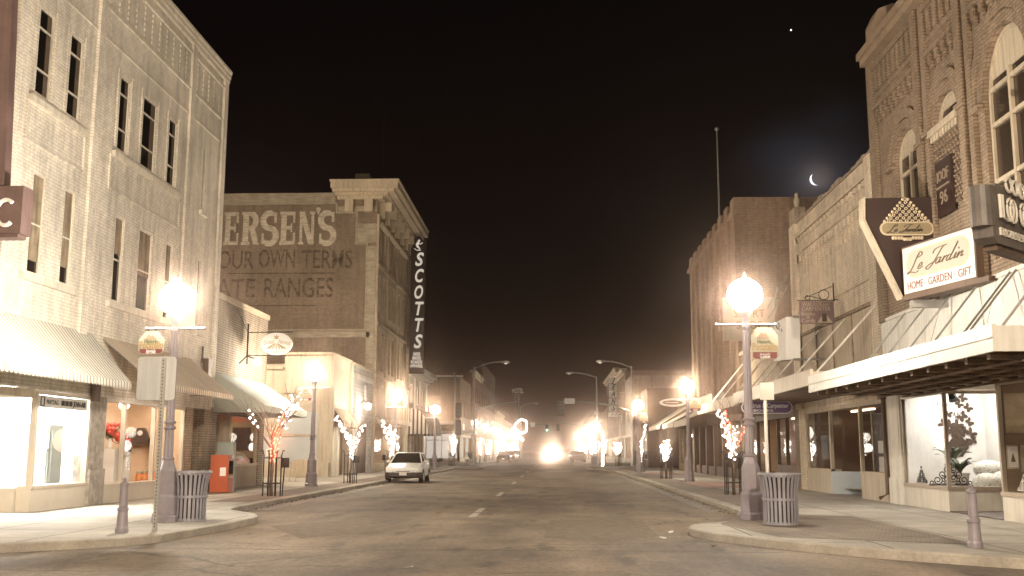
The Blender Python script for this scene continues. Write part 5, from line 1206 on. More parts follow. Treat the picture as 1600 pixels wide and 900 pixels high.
for y in (26.6, 29.5, 32.5, 35.0): rd.tube([(XR - .06, y, 5.15), (6.5, y, 3.14)], .028, 6)
sub(rd, 'hanger_rod', m_whitepaint, cq, Hh)
o = MB(); 
for i in range(9): a = .35 * i; o.stroke(FR, [(27.2 + .02 * i, .9 + .1 * i), (27.5, 1.6 + .05 * i), (28.2, 1.9 - .06 * i)], .05, -.9 - .02 * i, -.89 - .02 * i)
tag(o.build('draped_cloth', paint('grey_cloth', (.30, .25, .19), .9, .2, 4)), 'grey draped cloth display in the dim window beside the downpipe', 'cloth')
# hanging book shop sign on its scroll bracket
f30 = FS(30.3)
o = thing('bracket_sign', 'purplish square book shop sign hanging from a curled iron bracket on the pale brick', 'sign', (7.9, 30.3, 5.2))
def b3(px, py): p = at(px, py, Y=30.3); return (p.x, p.z)
(xa, za), (xb, zb_) = b3(1250, 506), b3(1302, 471)
b = MB(o); b.fbox(f30, xa, xb, za, zb_, -.03, .03); b.build('panel', paint('mauve_panel', (.20, .13, .13), .6, .12, 3), o)
b = MB(o); xm = (xa + xb) / 2; W3 = xb - xa
for txt, u, z, sz_, w_ in (('WALRUS', .36, .86, .17, .58), ('AND', .78, .85, .09, .2), ('CARPENTER', .48, .66, .17, .84), ('Books', .24, .44, .16, .40), ('&', .24, .29, .12, .1), ('Cards', .24, .13, .16, .40)):
    b.text(f30, xa + W3 * u, za + (zb_ - za) * z, .031, txt, sz_, W3 * w_)
b.fprism(f30, [(xa + W3 * .5, za + .03), (xa + W3 * .95, za + .03), (xa + W3 * .78, za + .26), (xa + W3 * .66, za + .26)], .031, .034)
b.build('lettering', paint('tan_lettering', (.52, .42, .30), .6, .05, 3), o)
b = MB(o); b.fbox(f30, xa + W3 * .64, xa + W3 * .78, za + .06, za + .30, .036, .04); b.build('mark', m_darkwood, o)
b = MB(o); yb = 30.3
b.tube([(xa - .05, yb, zb_ + .03), (xb + .05, yb, zb_ + .03)], .014, 5); b.tube([(xb + .02, yb, zb_), (xb + .02, yb, zb_ + .55)], .022, 5); b.tube([(xa + .15, yb, zb_ + .1), (xb, yb, zb_ + .46)], .010, 5)
b.tube([(x, yb, z) for x, z in arc(xb - .27, zb_ + .2, .15, 0, 360, 18)], .013, 5); b.tube([(x, yb, z) for x, z in arc(xa + .25, zb_ + .11, .07, 0, 360, 14)], .012, 5); b.tube([(xa + .2, yb, zb_ + .17), (xa + .38, yb, zb_ + .15), (xb - .3, yb, zb_ + .05)], .012, 5)
b.tube([(xb + .02, yb, zb_ + .05), (XR + .0, yb, zb_ + .05)], .015, 5)
b.build('bracket', m_iron, o)
# oval name board hung under the canopy
o = thing('hanging_board', 'purple rounded board reading Walrus and Carpenter Books hung below the canopy', 'sign', (6.9, 34.5, 2.75))
f34 = FS(34.0)
def b4(px, py): p = at(px, py, Y=34.0); return (p.x, p.z)
(xa, za), (xb, zb_) = b4(1160, 645), b4(1236, 628)
b = MB(o); pill(b, (xa + xb) / 2, (za + zb_) / 2, (xb - xa) / 2 + .03, (zb_ - za) / 2 + .03, -.03, .028, f34); b.build('rim', m_signwhite, o)
b = MB(o); pill(b, (xa + xb) / 2, (za + zb_) / 2, (xb - xa) / 2, (zb_ - za) / 2, .029, .04, f34); b.build('panel', m_purple, o)
b = MB(o); b.text(f34, (xa + xb) / 2, za + (zb_ - za) * .64, .041, 'Walrus & Carpenter', .2, (xb - xa) * .88, bold=.004); b.text(f34, (xa + xb) / 2 - .12, za + (zb_ - za) * .20, .041, 'BOOKS', .1, (xb - xa) * .40, bold=.003); b.build('lettering', m_signwhite, o)
b = MB(o); b.tube([(xa + .2, 34, zb_), (xa + .2, 34, 3.0)], .012, 4); b.tube([(xb - .2, 34, zb_), (xb - .2, 34, 3.0)], .012, 4); b.build('hanger', m_iron, o)

# ================================================================== RIGHT: low book shop
I_ = thing('low_shop', 'low brown book shop squeezed between the pale brick and the dark crenellated block', 'building', (XR, 41, SW))
m_lowb = brick('dusty_brick', (.34, .26, .19), (.28, .21, .15), (.22, .17, .12), streak=.25)
w = MB(I_); w.fwall(FR, 35.8, 46.1, 2.8, 5.6, (), .2); w.fbox(FR, 35.8, 36.4, SW, 2.8, -.3, 0); w.fbox(FR, 45.5, 46.1, SW, 2.8, -.3, 0); w.build('wall', m_lowb, I_)
shell(I_, FR, 35.8, 46.1, 5.6, 15, m_lowb); c = MB(I_); c.fbox(FR, 35.8, 46.1, 5.6, 5.75, -.3, .12); c.build('coping', m_tanpaint, I_)
s = MB(I_); s.fbox(FR, 36.4, 39.6, SW, .9, -.3, 0); s.fbox(FR, 41.4, 45.5, SW, .6, -.3, 0)
for u in (36.4, 38.0, 39.5, 41.4, 43.4, 45.4): s.fbox(FR, u, u + .1, .6, 2.8, -.15, -.02)
s.fbox(FR, 36.4, 45.5, 2.6, 2.8, -.2, 0.01); s.build('shopfront', m_brown, I_)
p = MB(I_); p.fquad(FR, 36.5, 39.5, .9, 2.6, -.08); p.fquad(FR, 41.5, 45.4, .6, 2.6, -.08); p.build('shop_window', m_glass, I_)
d = MB(I_); d.fbox(FR, 39.7, 41.3, SW + .01, 2.6, -1.0, -.95); d.build('door', m_maroon, I_)
room(I_, FR, 36.4, 45.5, SW + .01, 2.8, 3.5, m_tan_in, n0=-.2); tube_light(I_, FR, 37, 44, 2.78, -1.6, emis('book_shop_tube', (1, .8, .55), 3.5, True), .14)
cn = MB(I_); cn.box(6.4, XR - .002, 36.0, 45.9, 3.0, 3.08); cq = cn.build('canopy', m_rust, I_); f2 = MB(); f2.box(6.33, 6.398, 35.95, 45.95, 2.98, 3.34); sub(f2, 'fascia', m_tanpaint, cq, I_)
rd = MB()
for y in (37, 40, 43, 45.6): rd.tube([(XR - .06, y, 5.2), (6.6, y, 3.1)], .03, 5)
sub(rd, 'hanger_rod', m_whitepaint, cq, I_)
# box sign and sport shop blade
o = thing('blade_sign', 'pale blade sign with faint SPORT SHOP letters behind a lamp globe', 'sign', (7.3, 38.5, 6.2))
f38 = FS(38.4); pA, pB = at(1130, 507, Y=38.4), at(1209, 465, Y=38.4)
b = MB(o); b.fbox(f38, pA.x, pB.x, pA.z - .6, pB.z, -.1, .1); b.build('panel', paint('pale_sign', (.52, .46, .36), .6, .08, 1.5, streak=.1), o)
b = MB(o); xm = (pA.x + pB.x) / 2; b.text(f38, xm, at(1170, 491, Y=38.4).z, .101, 'SPORT', .42, 1.15); b.text(f38, xm, at(1170, 509, Y=38.4).z, .101, 'SHOP', .42, .98); b.build('lettering', paint('faint_rust_lettering', (.32, .20, .12), .7, .1, 3), o)
b = MB(o)
for z in (6.4, 6.9): b.tube([(pB.x, 38.4, z), (XR + .02, 38.4, z + .6)], .03, 5)
for z in (7.0, 7.4): b.tube([(XR - .05, 36.5, z + .2), (pB.x - .3, 38.4, z - .8)], .018, 5)
b.build('bracket', m_steel, o)
o = thing('box_sign', 'white wedge shaped box sign with a dark plant drawing beside the cream town banner', 'sign', (7.8, 33.5, 5.0))
vs_ = [at(1209, 505, Y=33.5), at(1209, 565, Y=33.5), at(1228, 562, Y=32.2), at(1228, 495, Y=32.2)]
b = MB(o); q = [Vector(v) for v in vs_]; dv = Vector((.42, -.1, 0)); b.raw([*q, *[v + dv for v in q]], [(0, 1, 2, 3), (7, 6, 5, 4), (0, 3, 7, 4), (1, 5, 6, 2), (3, 2, 6, 7), (0, 4, 5, 1)]); b.build('box', m_signwhite, o)
ub_ = Vector((q[3].x - q[0].x, q[3].y - q[0].y, 0)); Lb = ub_.length; ub_.normalize(); fb = Fr((q[0].x, q[0].y), (ub_.x, ub_.y), (-abs(ub_.y), -ub_.x)); 
b = MB(o); random.seed(2)
for i in range(12): u = Lb * random.uniform(.35, .65); z = q[1].z + .3 + i * .07; b.stroke(fb, [(u, z), (u + random.uniform(-.2, .2), z + .12)], .05, .004 + i * .0005, .012 + i * .0005)
b.build('drawing', m_text, o)
b = MB(o); b.tube([tuple(q[2] + dv * .5), (XR + .02, 32.0, q[2].z)], .04, 5); b.tube([tuple(q[3] + dv * .5), (XR + .02, 32.0, q[3].z - .1)], .04, 5); b.build('bracket', m_steel, o)

# ================================================================== RIGHT: dark crenellated block
J = thing('crenellated_building', 'tall dark brown brick block with a stepped parapet and a flagpole on the roof', 'building', (XR, 54, SW))
m_jb = brick('brown_block_brick', (.40, .28, .20), (.33, .23, .16), (.26, .19, .14), streak=.25, big=.2)
f46 = FS(46.15)
w = MB(J); w.fwall(f46, XR, 30, SW, 12.75, (), .2)
hs = [(47.2 + .95 * i, 47.75 + .95 * i, 5.3, 7.3) for i in range(4)] + [(55.0 + 1.15 * i, 55.7 + 1.15 * i, 5.9, 8.4) for i in range(6)]
hs += [(a, a + .55, z, z + 1.8) for a in (48.0, 49.2, 50.4, 55.5, 56.8, 58.1, 59.4) for z in (9.6,)]
w.fwall(FR, 46.15, 62.7, 3.4, 12.4, hs, .3)
for i in range(9):
    u = 46.15 + 1.84 * i; w.fbox(FR, u, u + .55, 3.5, 12.4, .002, .14)
w.build('wall', m_jb, J)
pp = MB(J)
for i in range(9): u = 46.11 + 1.84 * i; pp.fbox(FR, u, u + .95, 12.4, 12.9, -.4, .15)
pp.fbox(FR, 46.12, 62.7, 12.2, 12.399, -.4, .17); pp.box(XR + .41, 30, 46.13, 46.5, 12.55, 12.9); pp.build('parapet', m_jb, J)
r = MB(J); r.face([(XR + .01, 46.16, 12.2), (30, 46.16, 12.2), (30, 62.69, 12.2), (XR + .01, 62.69, 12.2)]); r.build('roof', m_roof, J)
r = MB(J); r.face([(XR, 62.7, SW), (30, 62.7, SW), (30, 62.7, 12.4), (XR, 62.7, 12.4)]); r.build('rear_wall', m_jb, J)
for h in hs: window(J, FR, h[0], h[1], h[2], h[3], .22, ft=.05, fm=m_brown, pm=paint('brown_glass', (.06, .045, .035), .15, .1, .5))
s = MB(J); s.fbox(FR, 46.15, 62.7, 2.8, 3.4, -.3, .08)
for u in (46.15, 49.0, 51.8, 54.6, 57.4, 60.0, 62.3): s.fbox(FR, u, u + .35, SW, 2.8, -.4, .03)
s.fbox(FR, 46.5, 62.3, SW, .6, -.35, -.05); s.build('shopfront', m_brown, J)
p = MB(J); p.fquad(FR, 46.5, 62.3, .6, 2.8, -.2); p.build('shop_window', m_glass, J)
room(J, FR, 46.4, 62.4, SW + .01, 2.8, 4, m_tan_in, n0=-.41); tube_light(J, FR, 47, 61, 2.78, -1.8, emis('arcade_tube', (1, .82, .6), 3.5, True), .16)
def curved_awning(parent, u0, u1, zt, zb, proj, mat):
    b = MB(parent); T = [i / 8 for i in range(9)]
    pr = [(zt + (zb - zt) * t + .45 * math.sin(PI * t) * -.5, proj * t) for t in T]
    for (za, na), (zc, nc) in zip(pr, pr[1:]): b.face([FR.pt(u0, za, na), FR.pt(u1, za, na), FR.pt(u1, zc, nc), FR.pt(u0, zc, nc)])
    b.face([FR.pt(u0, zb, proj), FR.pt(u1, zb, proj), FR.pt(u1, zb - .3, proj), FR.pt(u0, zb - .3, proj)])
    b.build('awning', mat, parent)
m_palecanvas = paint('pale_canvas', (.58, .52, .43), .8, .08, 1.5)
cn = MB(J); cn.fbox(FR, 46.6, 50.2, 3.55, 3.95, 1.3, 1.36); cn.fbox(FR, 46.6, 50.2, 3.5, 3.56, .0, 1.3); cn.build('canopy', m_palecanvas, J)
curved_awning(J, 50.4, 56.4, 4.3, 2.95, 1.9, m_palecanvas)
canvas(J, FR, 56.6, 62.5, 4.0, 2.95, 1.9, .28, m_palecanvas, scallop=6, sides=m_brown)
o = thing('flagpole', 'thin bare flagpole with a round cap standing on the crenellated roof', 'flagpole', (9.3, 54.5, 12.2))
pt_ = at(1120, 203, Y=54.5); b = MB(); b.cyl((0, 0, 0), (0, 0, pt_.z - 12.2), .06, .04, 8); b.build('pole', m_steel, o); b = MB(); b.ball((0, 0, pt_.z - 12.15), .12, 10, 6); b.build('cap', m_steel, o); o.location.x = pt_.x
o = thing('roof_figure', 'small pale statue standing on the corner of the pale brick parapet', 'statue', FR.pt(35.35, 9.75, -.12))
b = MB(); b.lathe([(.12, 0), (.14, .06), (.10, .1), (.13, .3), (.15, .42), (.11, .55), (.06, .62), (.09, .70), (.08, .78), (.02, .84)], (0, 0, 0), 12); b.build('figure', m_tanpaint, o, True); o.scale = (.72, .72, .72)
o = thing('roof_vent', 'squat metal vent on the coping of the lodge building', 'vent', (XR + .35, 24.6, 12.1)); b = MB(); b.lathe([(.1, 0), (.1, .3), (.2, .32), (.16, .42), (.02, .46)], (0, 0, 0), 12); b.build('cowl', m_steel, o)

# low canopied shop past the block, then the dark side wall
K = thing('canopied_shop', 'low shop with an oval projecting sign past the crenellated block', 'building', (XR, 66, SW))
w = MB(K); w.fwall(FR, 62.8, 70.5, 2.8, 4.6, (), .2)
for u in (62.8, 65, 67.5, 70.1): w.fbox(FR, u, u + .4, SW, 2.8, -.3, 0)
w.fbox(FR, 62.8, 70.5, SW, .6, -.2, -.01); w.build('wall', m_lowb, K); shell(K, FR, 62.8, 70.5, 4.6, 14, m_lowb)
p = MB(K); p.fquad(FR, 63.2, 70.1, .6, 2.8, -.1); p.build('shop_window', m_glass, K); room(K, FR, 62.9, 70.4, SW + .01, 2.79, 3, m_tan_in, n0=-.32); tube_light(K, FR, 64, 70, 2.77, -1.5, emis('arcade_tube', (1, .82, .6), 3.5, True), .16)
canvas(K, FR, 62.9, 70.3, 4.2, 2.95, 2.0, .26, m_palecanvas, scallop=6, sides=m_brown)
o = thing('fish_shaped_sign', 'long pale oval sign with a dark centre projecting from the canopied shop', 'sign', (5.8, 61.0, 4.6))
f61 = FS(61.0); pc_ = at(1051, 629, Y=61); b = MB(o); b.fprism(f61, [(pc_.x + .78 * math.cos(2 * PI * k / 30), pc_.z + .24 * math.sin(2 * PI * k / 30)) for k in range(30)], -.05, .05); b.build('panel', m_signwhite, o)
b = MB(o); b.fprism(f61, [(pc_.x + .6 * math.cos(2 * PI * k / 30), pc_.z + .13 * math.sin(2 * PI * k / 30)) for k in range(30)], .051, .056); b.build('centre', paint('oval_centre_brown', (.16, .11, .08), .6, .1, 3), o); b = MB(o); b.text(f61, pc_.x - .05, pc_.z, .057, 'PIZZERIA', .17, .9) if False else b.fbox(f61, pc_.x - .45, pc_.x + .35, pc_.z - .02, pc_.z + .02, .0565, .06); b.build('stripe', m_signwhite, o)
b = MB(o); b.tube([(pc_.x + .7, 61, pc_.z + .12), (XR, 61, pc_.z + .3)], .03, 5); b.build('bracket', m_steel, o)
L_ = thing('brick_building', 'plain dark brick building with a blank side wall behind the canopied shop', 'building', (XR, 83, SW))
XD = 7.2
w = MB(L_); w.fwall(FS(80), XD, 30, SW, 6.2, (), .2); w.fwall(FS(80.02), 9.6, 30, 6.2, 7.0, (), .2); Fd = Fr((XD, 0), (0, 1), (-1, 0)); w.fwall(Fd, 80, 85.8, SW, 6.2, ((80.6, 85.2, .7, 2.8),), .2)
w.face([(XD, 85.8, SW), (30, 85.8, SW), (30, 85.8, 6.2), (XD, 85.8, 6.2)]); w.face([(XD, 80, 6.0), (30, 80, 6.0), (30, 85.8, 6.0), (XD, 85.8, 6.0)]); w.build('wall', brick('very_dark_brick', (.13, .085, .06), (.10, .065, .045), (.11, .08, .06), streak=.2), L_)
window(L_, Fd, 80.6, 85.2, .7, 2.8, .1, ubars=(82.1, 83.6), pm=m_pane)
# ================================================================== buildings past the cross street
def far_building(name, label, side, y0, y1, h, mat, x=None, rows=2, cols=3, z_first=4.6, side_back=24, cornice=None, glow=None, step=None):
    X = x if x is not None else (XL if side < 0 else XR)
    fr = Fr((X, 0), (0, 1), (1, 0)) if side < 0 else Fr((X, 0), (0, 1), (-1, 0))
    o = thing(name, label, 'building', (X, (y0 + y1) / 2, SW))
    hs = []; wd = (y1 - y0) / cols
    for r_ in range(rows):
        for c_ in range(cols): hs.append((y0 + wd * (c_ + .28), y0 + wd * (c_ + .72), z_first + r_ * 3.3, z_first + r_ * 3.3 + 2.0))
    b = MB(o); b.fwall(fr, y0, y1, 3.2, h, hs, .3)
    xs = (X - side_back, X) if side < 0 else (X, X + side_back)
    b.fwall(FS(y0), xs[0], xs[1], SW, h, (), .2)
    for u in (y0, (y0 + y1) / 2 - .3, y1 - .6): b.fbox(fr, u, u + .6, SW, 3.2, -.3, .0)
    b.face([(xs[0], y1, SW), (xs[1], y1, SW), (xs[1], y1, h), (xs[0], y1, h)]); b.face([(xs[0], y0, h - .4), (xs[1], y0, h - .4), (xs[1], y1, h - .4), (xs[0], y1, h - .4)])
    b.build('wall', mat, o)
    for h_ in hs: window(o, fr, h_[0], h_[1], h_[2], h_[3], .2, ((h_[2] + h_[3]) / 2,), fm=m_tanpaint)
    p = MB(o); p.fquad(fr, y0 + .6, y1 - .6, SW + .4, 2.9, -.2); p.build('shop_window', emis('glow_' + name + str(int(y0)), glow, .3) if glow else m_pane, o)
    s = MB(o); s.fbox(fr, y0, y1, 2.9, 3.2, -.3, .08); s.fbox(fr, y0 + .6, y1 - .6, SW, SW + .4, -.3, -.02); s.build('shopfront', m_tanpaint, o)
    if cornice:
        c = MB(o); c.fbox(fr, y0 - .1, y1 + .1, h, h + .3, -.3, .5); c.fbox(fr, y0, y1, h - .35, h - .002, .002, .3); c.build('cornice', cornice, o)
    return o
b_tan = brick('far_tan_brick', (.34, .25, .16), (.29, .21, .135), (.2, .15, .11), streak=.2)
b_red = brick('far_red_brick', (.30, .15, .09), (.25, .12, .075), (.18, .12, .09), streak=.2)
b_dark = brick('far_dark_brick', (.20, .13, .09), (.16, .10, .07), (.13, .1, .075), streak=.2)
H1 = far_building('corner_building', 'square tan two storey corner building behind the two stacked signal heads', -1, 117, 132, 9.7, b_tan, rows=1, cols=4, z_first=5.2, cornice=None, glow=(1, .9, .7))
fr_ = FS(117); q = MB(H1); q.fbox(fr_, -34, XL + .2, 4.3, 4.7, .002, .25); q.fbox(fr_, -34, XL, 3.3, 3.6, .002, .12); q.fbox(fr_, -34, XL + .3, 9.7, 9.9, -.2, .15); q.build('string_course', m_whitepaint, H1)
q = MB(H1)
for z0, z1 in ((4.75, 6.5), (6.65, 7.6)): q.fbox(fr_, -15.7, -12.9, z0, z1, .002, .06)
q.build('blocked_window', paint('blocked_window', (.33, .25, .17), .9, .1, 2), H1)
q = MB(H1)
for k in range(5): q.fbox(fr_, -14.55 + .88 * k, -14.47 + .88 * k, .3, 3.28, .0, .08)
q.fbox(fr_, -14.6, -10.9, .2, .5, 0, .07); q.fbox(fr_, -14.5, -11, 2.5, 2.58, .0, .075); q.build('shop_window_frame', m_tanpaint, H1)
q = MB(H1); q.fbox(fr_, -14.5, -11, .5, 3.2, .002, .02); q.build('shop_window', emis('corner_shop_glow', (1, .93, .82), .28), H1)  # glowing panel standing in for a bright whitish wall, bars laid over it
q = MB(H1); q.fbox(FL, 117.5, 121, 3.25, 3.6, .1, 1.6); q.fbox(FL, 117.5, 119.5, 3.7, 4.4, .1, .3); q.build('canopy', m_whitepaint, H1)
q = MB(H1); q.text(FL, 125, 8.6, .01, 'BOOKS', .8, 4) if False else None
far_building('ornate_building', 'ornate corniced reddish building behind the bare curved signal mast', -1, 134, 150, 11.5, b_red, rows=2, cols=4, cornice=m_tanpaint, glow=(1, .6, .35))
far_building('brick_building', 'tall brown brick building between the reddish corniced one and the hotel letters', -1, 150.2, 186, 14.5, b_dark, rows=3, cols=7, glow=(1, .8, .55))
far_building('brick_building', 'low tan building under the rooftop hotel letters', -1, 186.2, 215, 8.2, b_tan, rows=1, cols=6, cornice=m_tanpaint, glow=(1, .85, .6))
far_building('brick_building', 'last dark building beyond the rooftop hotel letters', -1, 215.2, 300, 9.5, b_dark, rows=2, cols=12, glow=(1, .8, .55))
far_building('pale_building', 'pale building with a tall light side wall behind the dark brick one', 1, 112, 122, 9.5, brick('far_pale_brick', (.48, .42, .33), (.43, .37, .29), (.3, .25, .2), streak=.2), rows=1, cols=3, glow=(1, .5, .25))
far_building('pilaster_building', 'narrow building with a raised pilaster beside the vertical letter sign', 1, 122.2, 136, 10.8, b_tan, rows=2, cols=4, cornice=m_tanpaint, glow=(1, .9, .7))
far_building('brick_building', 'dark building with a corner cornice beyond the JEANS letter squares', 1, 136.2, 165, 12.0, b_dark, rows=2, cols=6, cornice=m_tanpaint, glow=(1, .85, .6))
far_building('brick_building', 'low brown building deep beyond the JEANS letter squares', 1, 165.2, 220, 8.0, b_tan, rows=1, cols=9, glow=(1, .8, .55))
far_building('brick_building', 'last dark building of the row beyond the JEANS letter squares', 1, 220.2, 300, 9.0, b_dark, rows=2, cols=12, glow=(1, .8, .55))
t = struct(MB().raw([(-400, 700, 0), (-150, 720, 9), (0, 720, 2), (160, 720, 8), (420, 700, 0), (420, 900, 0), (-400, 900, 0)], [(0, 1, 2, 3, 4, 5, 6)]).build('hill', paint('far_hill', (.02, .015, .012), .95, .2, .1)))

# vertical letter board on the right
o = thing('vertical_sign', 'stack of white squares spelling JEANS above the far pavement', 'sign', (6.2, 120, 8))
f120 = FS(118.0)
for i, ch in enumerate('JEANS'):
    pA, pB = at(952, 599 + 11 * i, Y=118), at(963.5, 589.5 + 11 * i, Y=118)
    b = MB(o); b.fbox(f120, pA.x, pB.x, pA.z, pB.z, -.12, .12); bd = b.build('letter_board', m_signwhite, o)
    b = MB(); b.text(f120, (pA.x + pB.x) / 2, (pA.z + pB.z) / 2, .121, ch, .82, .5, shear=.35, bold=.02); sub(b, 'letter', m_text, bd, o)
pA, pB = at(951, 651, Y=118), at(971, 645, Y=118); b = MB(o); b.fbox(f120, pA.x, pB.x, pA.z, pB.z, -.12, .12); bd = b.build('wave_board', m_signwhite, o)
b = MB(); 
for i in range(3): u = pA.x + .25 + .42 * i; b.stroke(f120, [(u, pA.z + .15), (u + .2, pA.z + .25), (u + .3, pB.z - .12)], .07, .121, .13)
sub(b, 'wave_mark', m_text, bd, o)
b = MB(o); b.tube([(pB.x - .2, 118, pA.z), (pB.x - .2, 118, SW)], .07, 6); b.tube([(pB.x - .2, 118, 8.0), (XR, 118, 8.0)], .06, 5); b.build('post', m_steel, o)
# rooftop hotel letters
o = thing('rooftop_sign', 'thin open lattice tower carrying the letters HOTEL high over the far roofs', 'sign', (-9, 200, 8))
f200 = FS(200.0); pc_ = at(809, 611, Y=200)
b = MB(o); b.text(f200, pc_.x, pc_.z, 0, 'HOTEL', 1.3, 2.2, bold=.02, depth=.1); b.build('lettering', m_signwhite, o)
b = MB(o); b.tube([(pc_.x - 1.1, 200.1, pc_.z - .7), (pc_.x + 1.1, 200.1, pc_.z - .7)], .06, 5)
for dx in (-.45, .25): b.tube([(pc_.x + dx, 200.1, pc_.z - .7), (pc_.x + dx, 200.1, SW)], .09, 5)
for i in range(10): z = 1 + i * 1.2; b.tube([(pc_.x - .45, 200.1, z), (pc_.x + .25, 200.1, z + .6)], .04, 4)
b.build('tower', m_steel, o)

# ================================================================== street lamps
def make_lamp():
    r = thing('street_lamp', 'x', 'street lamp', (0, 0, 0), 'globe lamps along the pavements')
    b = MB(); b.lathe([(.235, 0), (.235, .10), (.205, .13), (.20, .45), (.17, .50), (.165, .92), (.13, 1.0), (.10, 1.12)], (0, 0, 0), 8); 
    for k in range(4): t = PI / 2 * k + .4; b.box(.2 * math.cos(t) - .02, .2 * math.cos(t) + .02, .2 * math.sin(t) - .02, .2 * math.sin(t) + .02, .1, .15)
    b.build('base', m_lamp, r)
    b = MB(); n = 24; prof = []
    for z, q in ((1.12, .088), (1.72, .080), (3.45, .066)): prof.append((q, z))
    i0 = len(b.v)
    for q, z in prof:
        for k in range(n): t = 2 * PI * k / n; rr = q * (1 if k % 2 else .88); b.v.append((rr * math.cos(t), rr * math.sin(t), z))
    for a in range(len(prof) - 1):
        for k in range(n): b.f.append((i0 + a * n + k, i0 + a * n + (k + 1) % n, i0 + (a + 1) * n + (k + 1) % n, i0 + (a + 1) * n + k)); b.mi.append(0)
    for z in (1.14, 1.70, 1.80): b.lathe([(.10, z - .03), (.115, z), (.10, z + .03)], (0, 0, 0), 16)
    b.lathe([(.07, 3.44), (.085, 3.5), (.06, 3.6), (.075, 3.68), (.13, 3.76), (.14, 3.82)], (0, 0, 0), 16); b.build('pole', m_lamp, r)
    b = MB(); b.cyl((-.55, 0, 3.55), (.55, 0, 3.55), .022, n=8); b.ball((-.55, 0, 3.55), .03, 8, 6); b.ball((.55, 0, 3.55), .03, 8, 6); b.build('banner_arm', m_lamp, r)
    b = MB(); b.lathe([(.001, 3.80), (.13, 3.82), (.22, 3.88), (.30, 3.97), (.33, 4.10), (.30, 4.24), (.22, 4.33), (.13, 4.39), (.05, 4.42), (.001, 4.425)], (0, 0, 0), 24); g_ = b.build('globe', globe_glass('lamp_globe', (1, .95, .86), 10), r, True)
    b = MB(); b.lathe([(.05, 4.427), (.03, 4.46), (.035, 4.5), (.004, 4.58)], (0, 0, 0), 10); b.build('finial', m_lamp, r)
    lamp('lamp_light', g_, (0, 0, 4.1), GLOBE_W, GLOBE_C, .16)
    return r
lp = make_lamp()
spots = [(-6.92, 18.35, 'lamp post behind the square road sign with its globe before the cream building', 0),
         (3.72, 19.9, 'lamp post beside the brownish bin with its globe before the SPORT SHOP sign', .0),
         (-8.56, 36.4, 'lamp post between the red lit tree and the stucco corner shop', 0),
         (5.7, 44.3, 'lamp post before the curved canvas awning of the crenellated block', 0),
         (-8.1, 52.5, 'lamp post hidden behind the white hatchback with its globe before the mural building', 0),
         (-8.1, 70.0, 'lamp post beside the curved striped awning', 0),
         (5.1, 62.8, 'lamp post before the dark blank brick side wall', 0)]
FAR_LIGHT = bpy.data.lights.new('lamp_light', 'POINT'); FAR_LIGHT.energy = GLOBE_W * .4; FAR_LIGHT.color = GLOBE_C; FAR_LIGHT.shadow_soft_size = .16
MID_LIGHT = FAR_LIGHT.copy(); MID_LIGHT.energy = GLOBE_W * .75; MID_LIGHT.color = (1.0, .84, .64)
def dim_lamp(o, d):
    for c in o.children_recursive:
        if c.type == 'LIGHT': c.data = d
FARL = 'distant globe lamp in the glowing row on the side of the %s'
for s_, ys, xs in (('HOTEL letters', (104, 120, 136, 152, 170, 190, 212, 236), -8.0), ('JEANS letters', (118, 128, 146, 164, 184, 206, 230), 4.9)):
    for y in ys: spots.append((xs, y, FARL % s_, 1))
spots += [(-7.3, -6.5, 'lamp post behind the viewpoint on the corner across from the cream building', 2), (4.6, -6.0, 'lamp post behind the viewpoint on the corner across from the lodge', 2)]
for i, (x, y, lb, far) in enumerate(spots):
    o = lp if i == 0 else dup(lp)
    if i == 0: o.scale = (.975,) * 3; o.rotation_euler.y = R(-2.2)
    if i == 1: o.scale = (1.04,) * 3; o.rotation_euler.y = R(-.6)
    if far == 1: dim_lamp(o, FAR_LIGHT)
    elif y > 30: dim_lamp(o, MID_LIGHT)
    place(o, (x, y, SW), 0.0, lb, ('distant globe lamps below the HOTEL letters' if x < 0 else 'distant globe lamps below the JEANS letters') if far == 1 else 'globe lamps along the pavements')
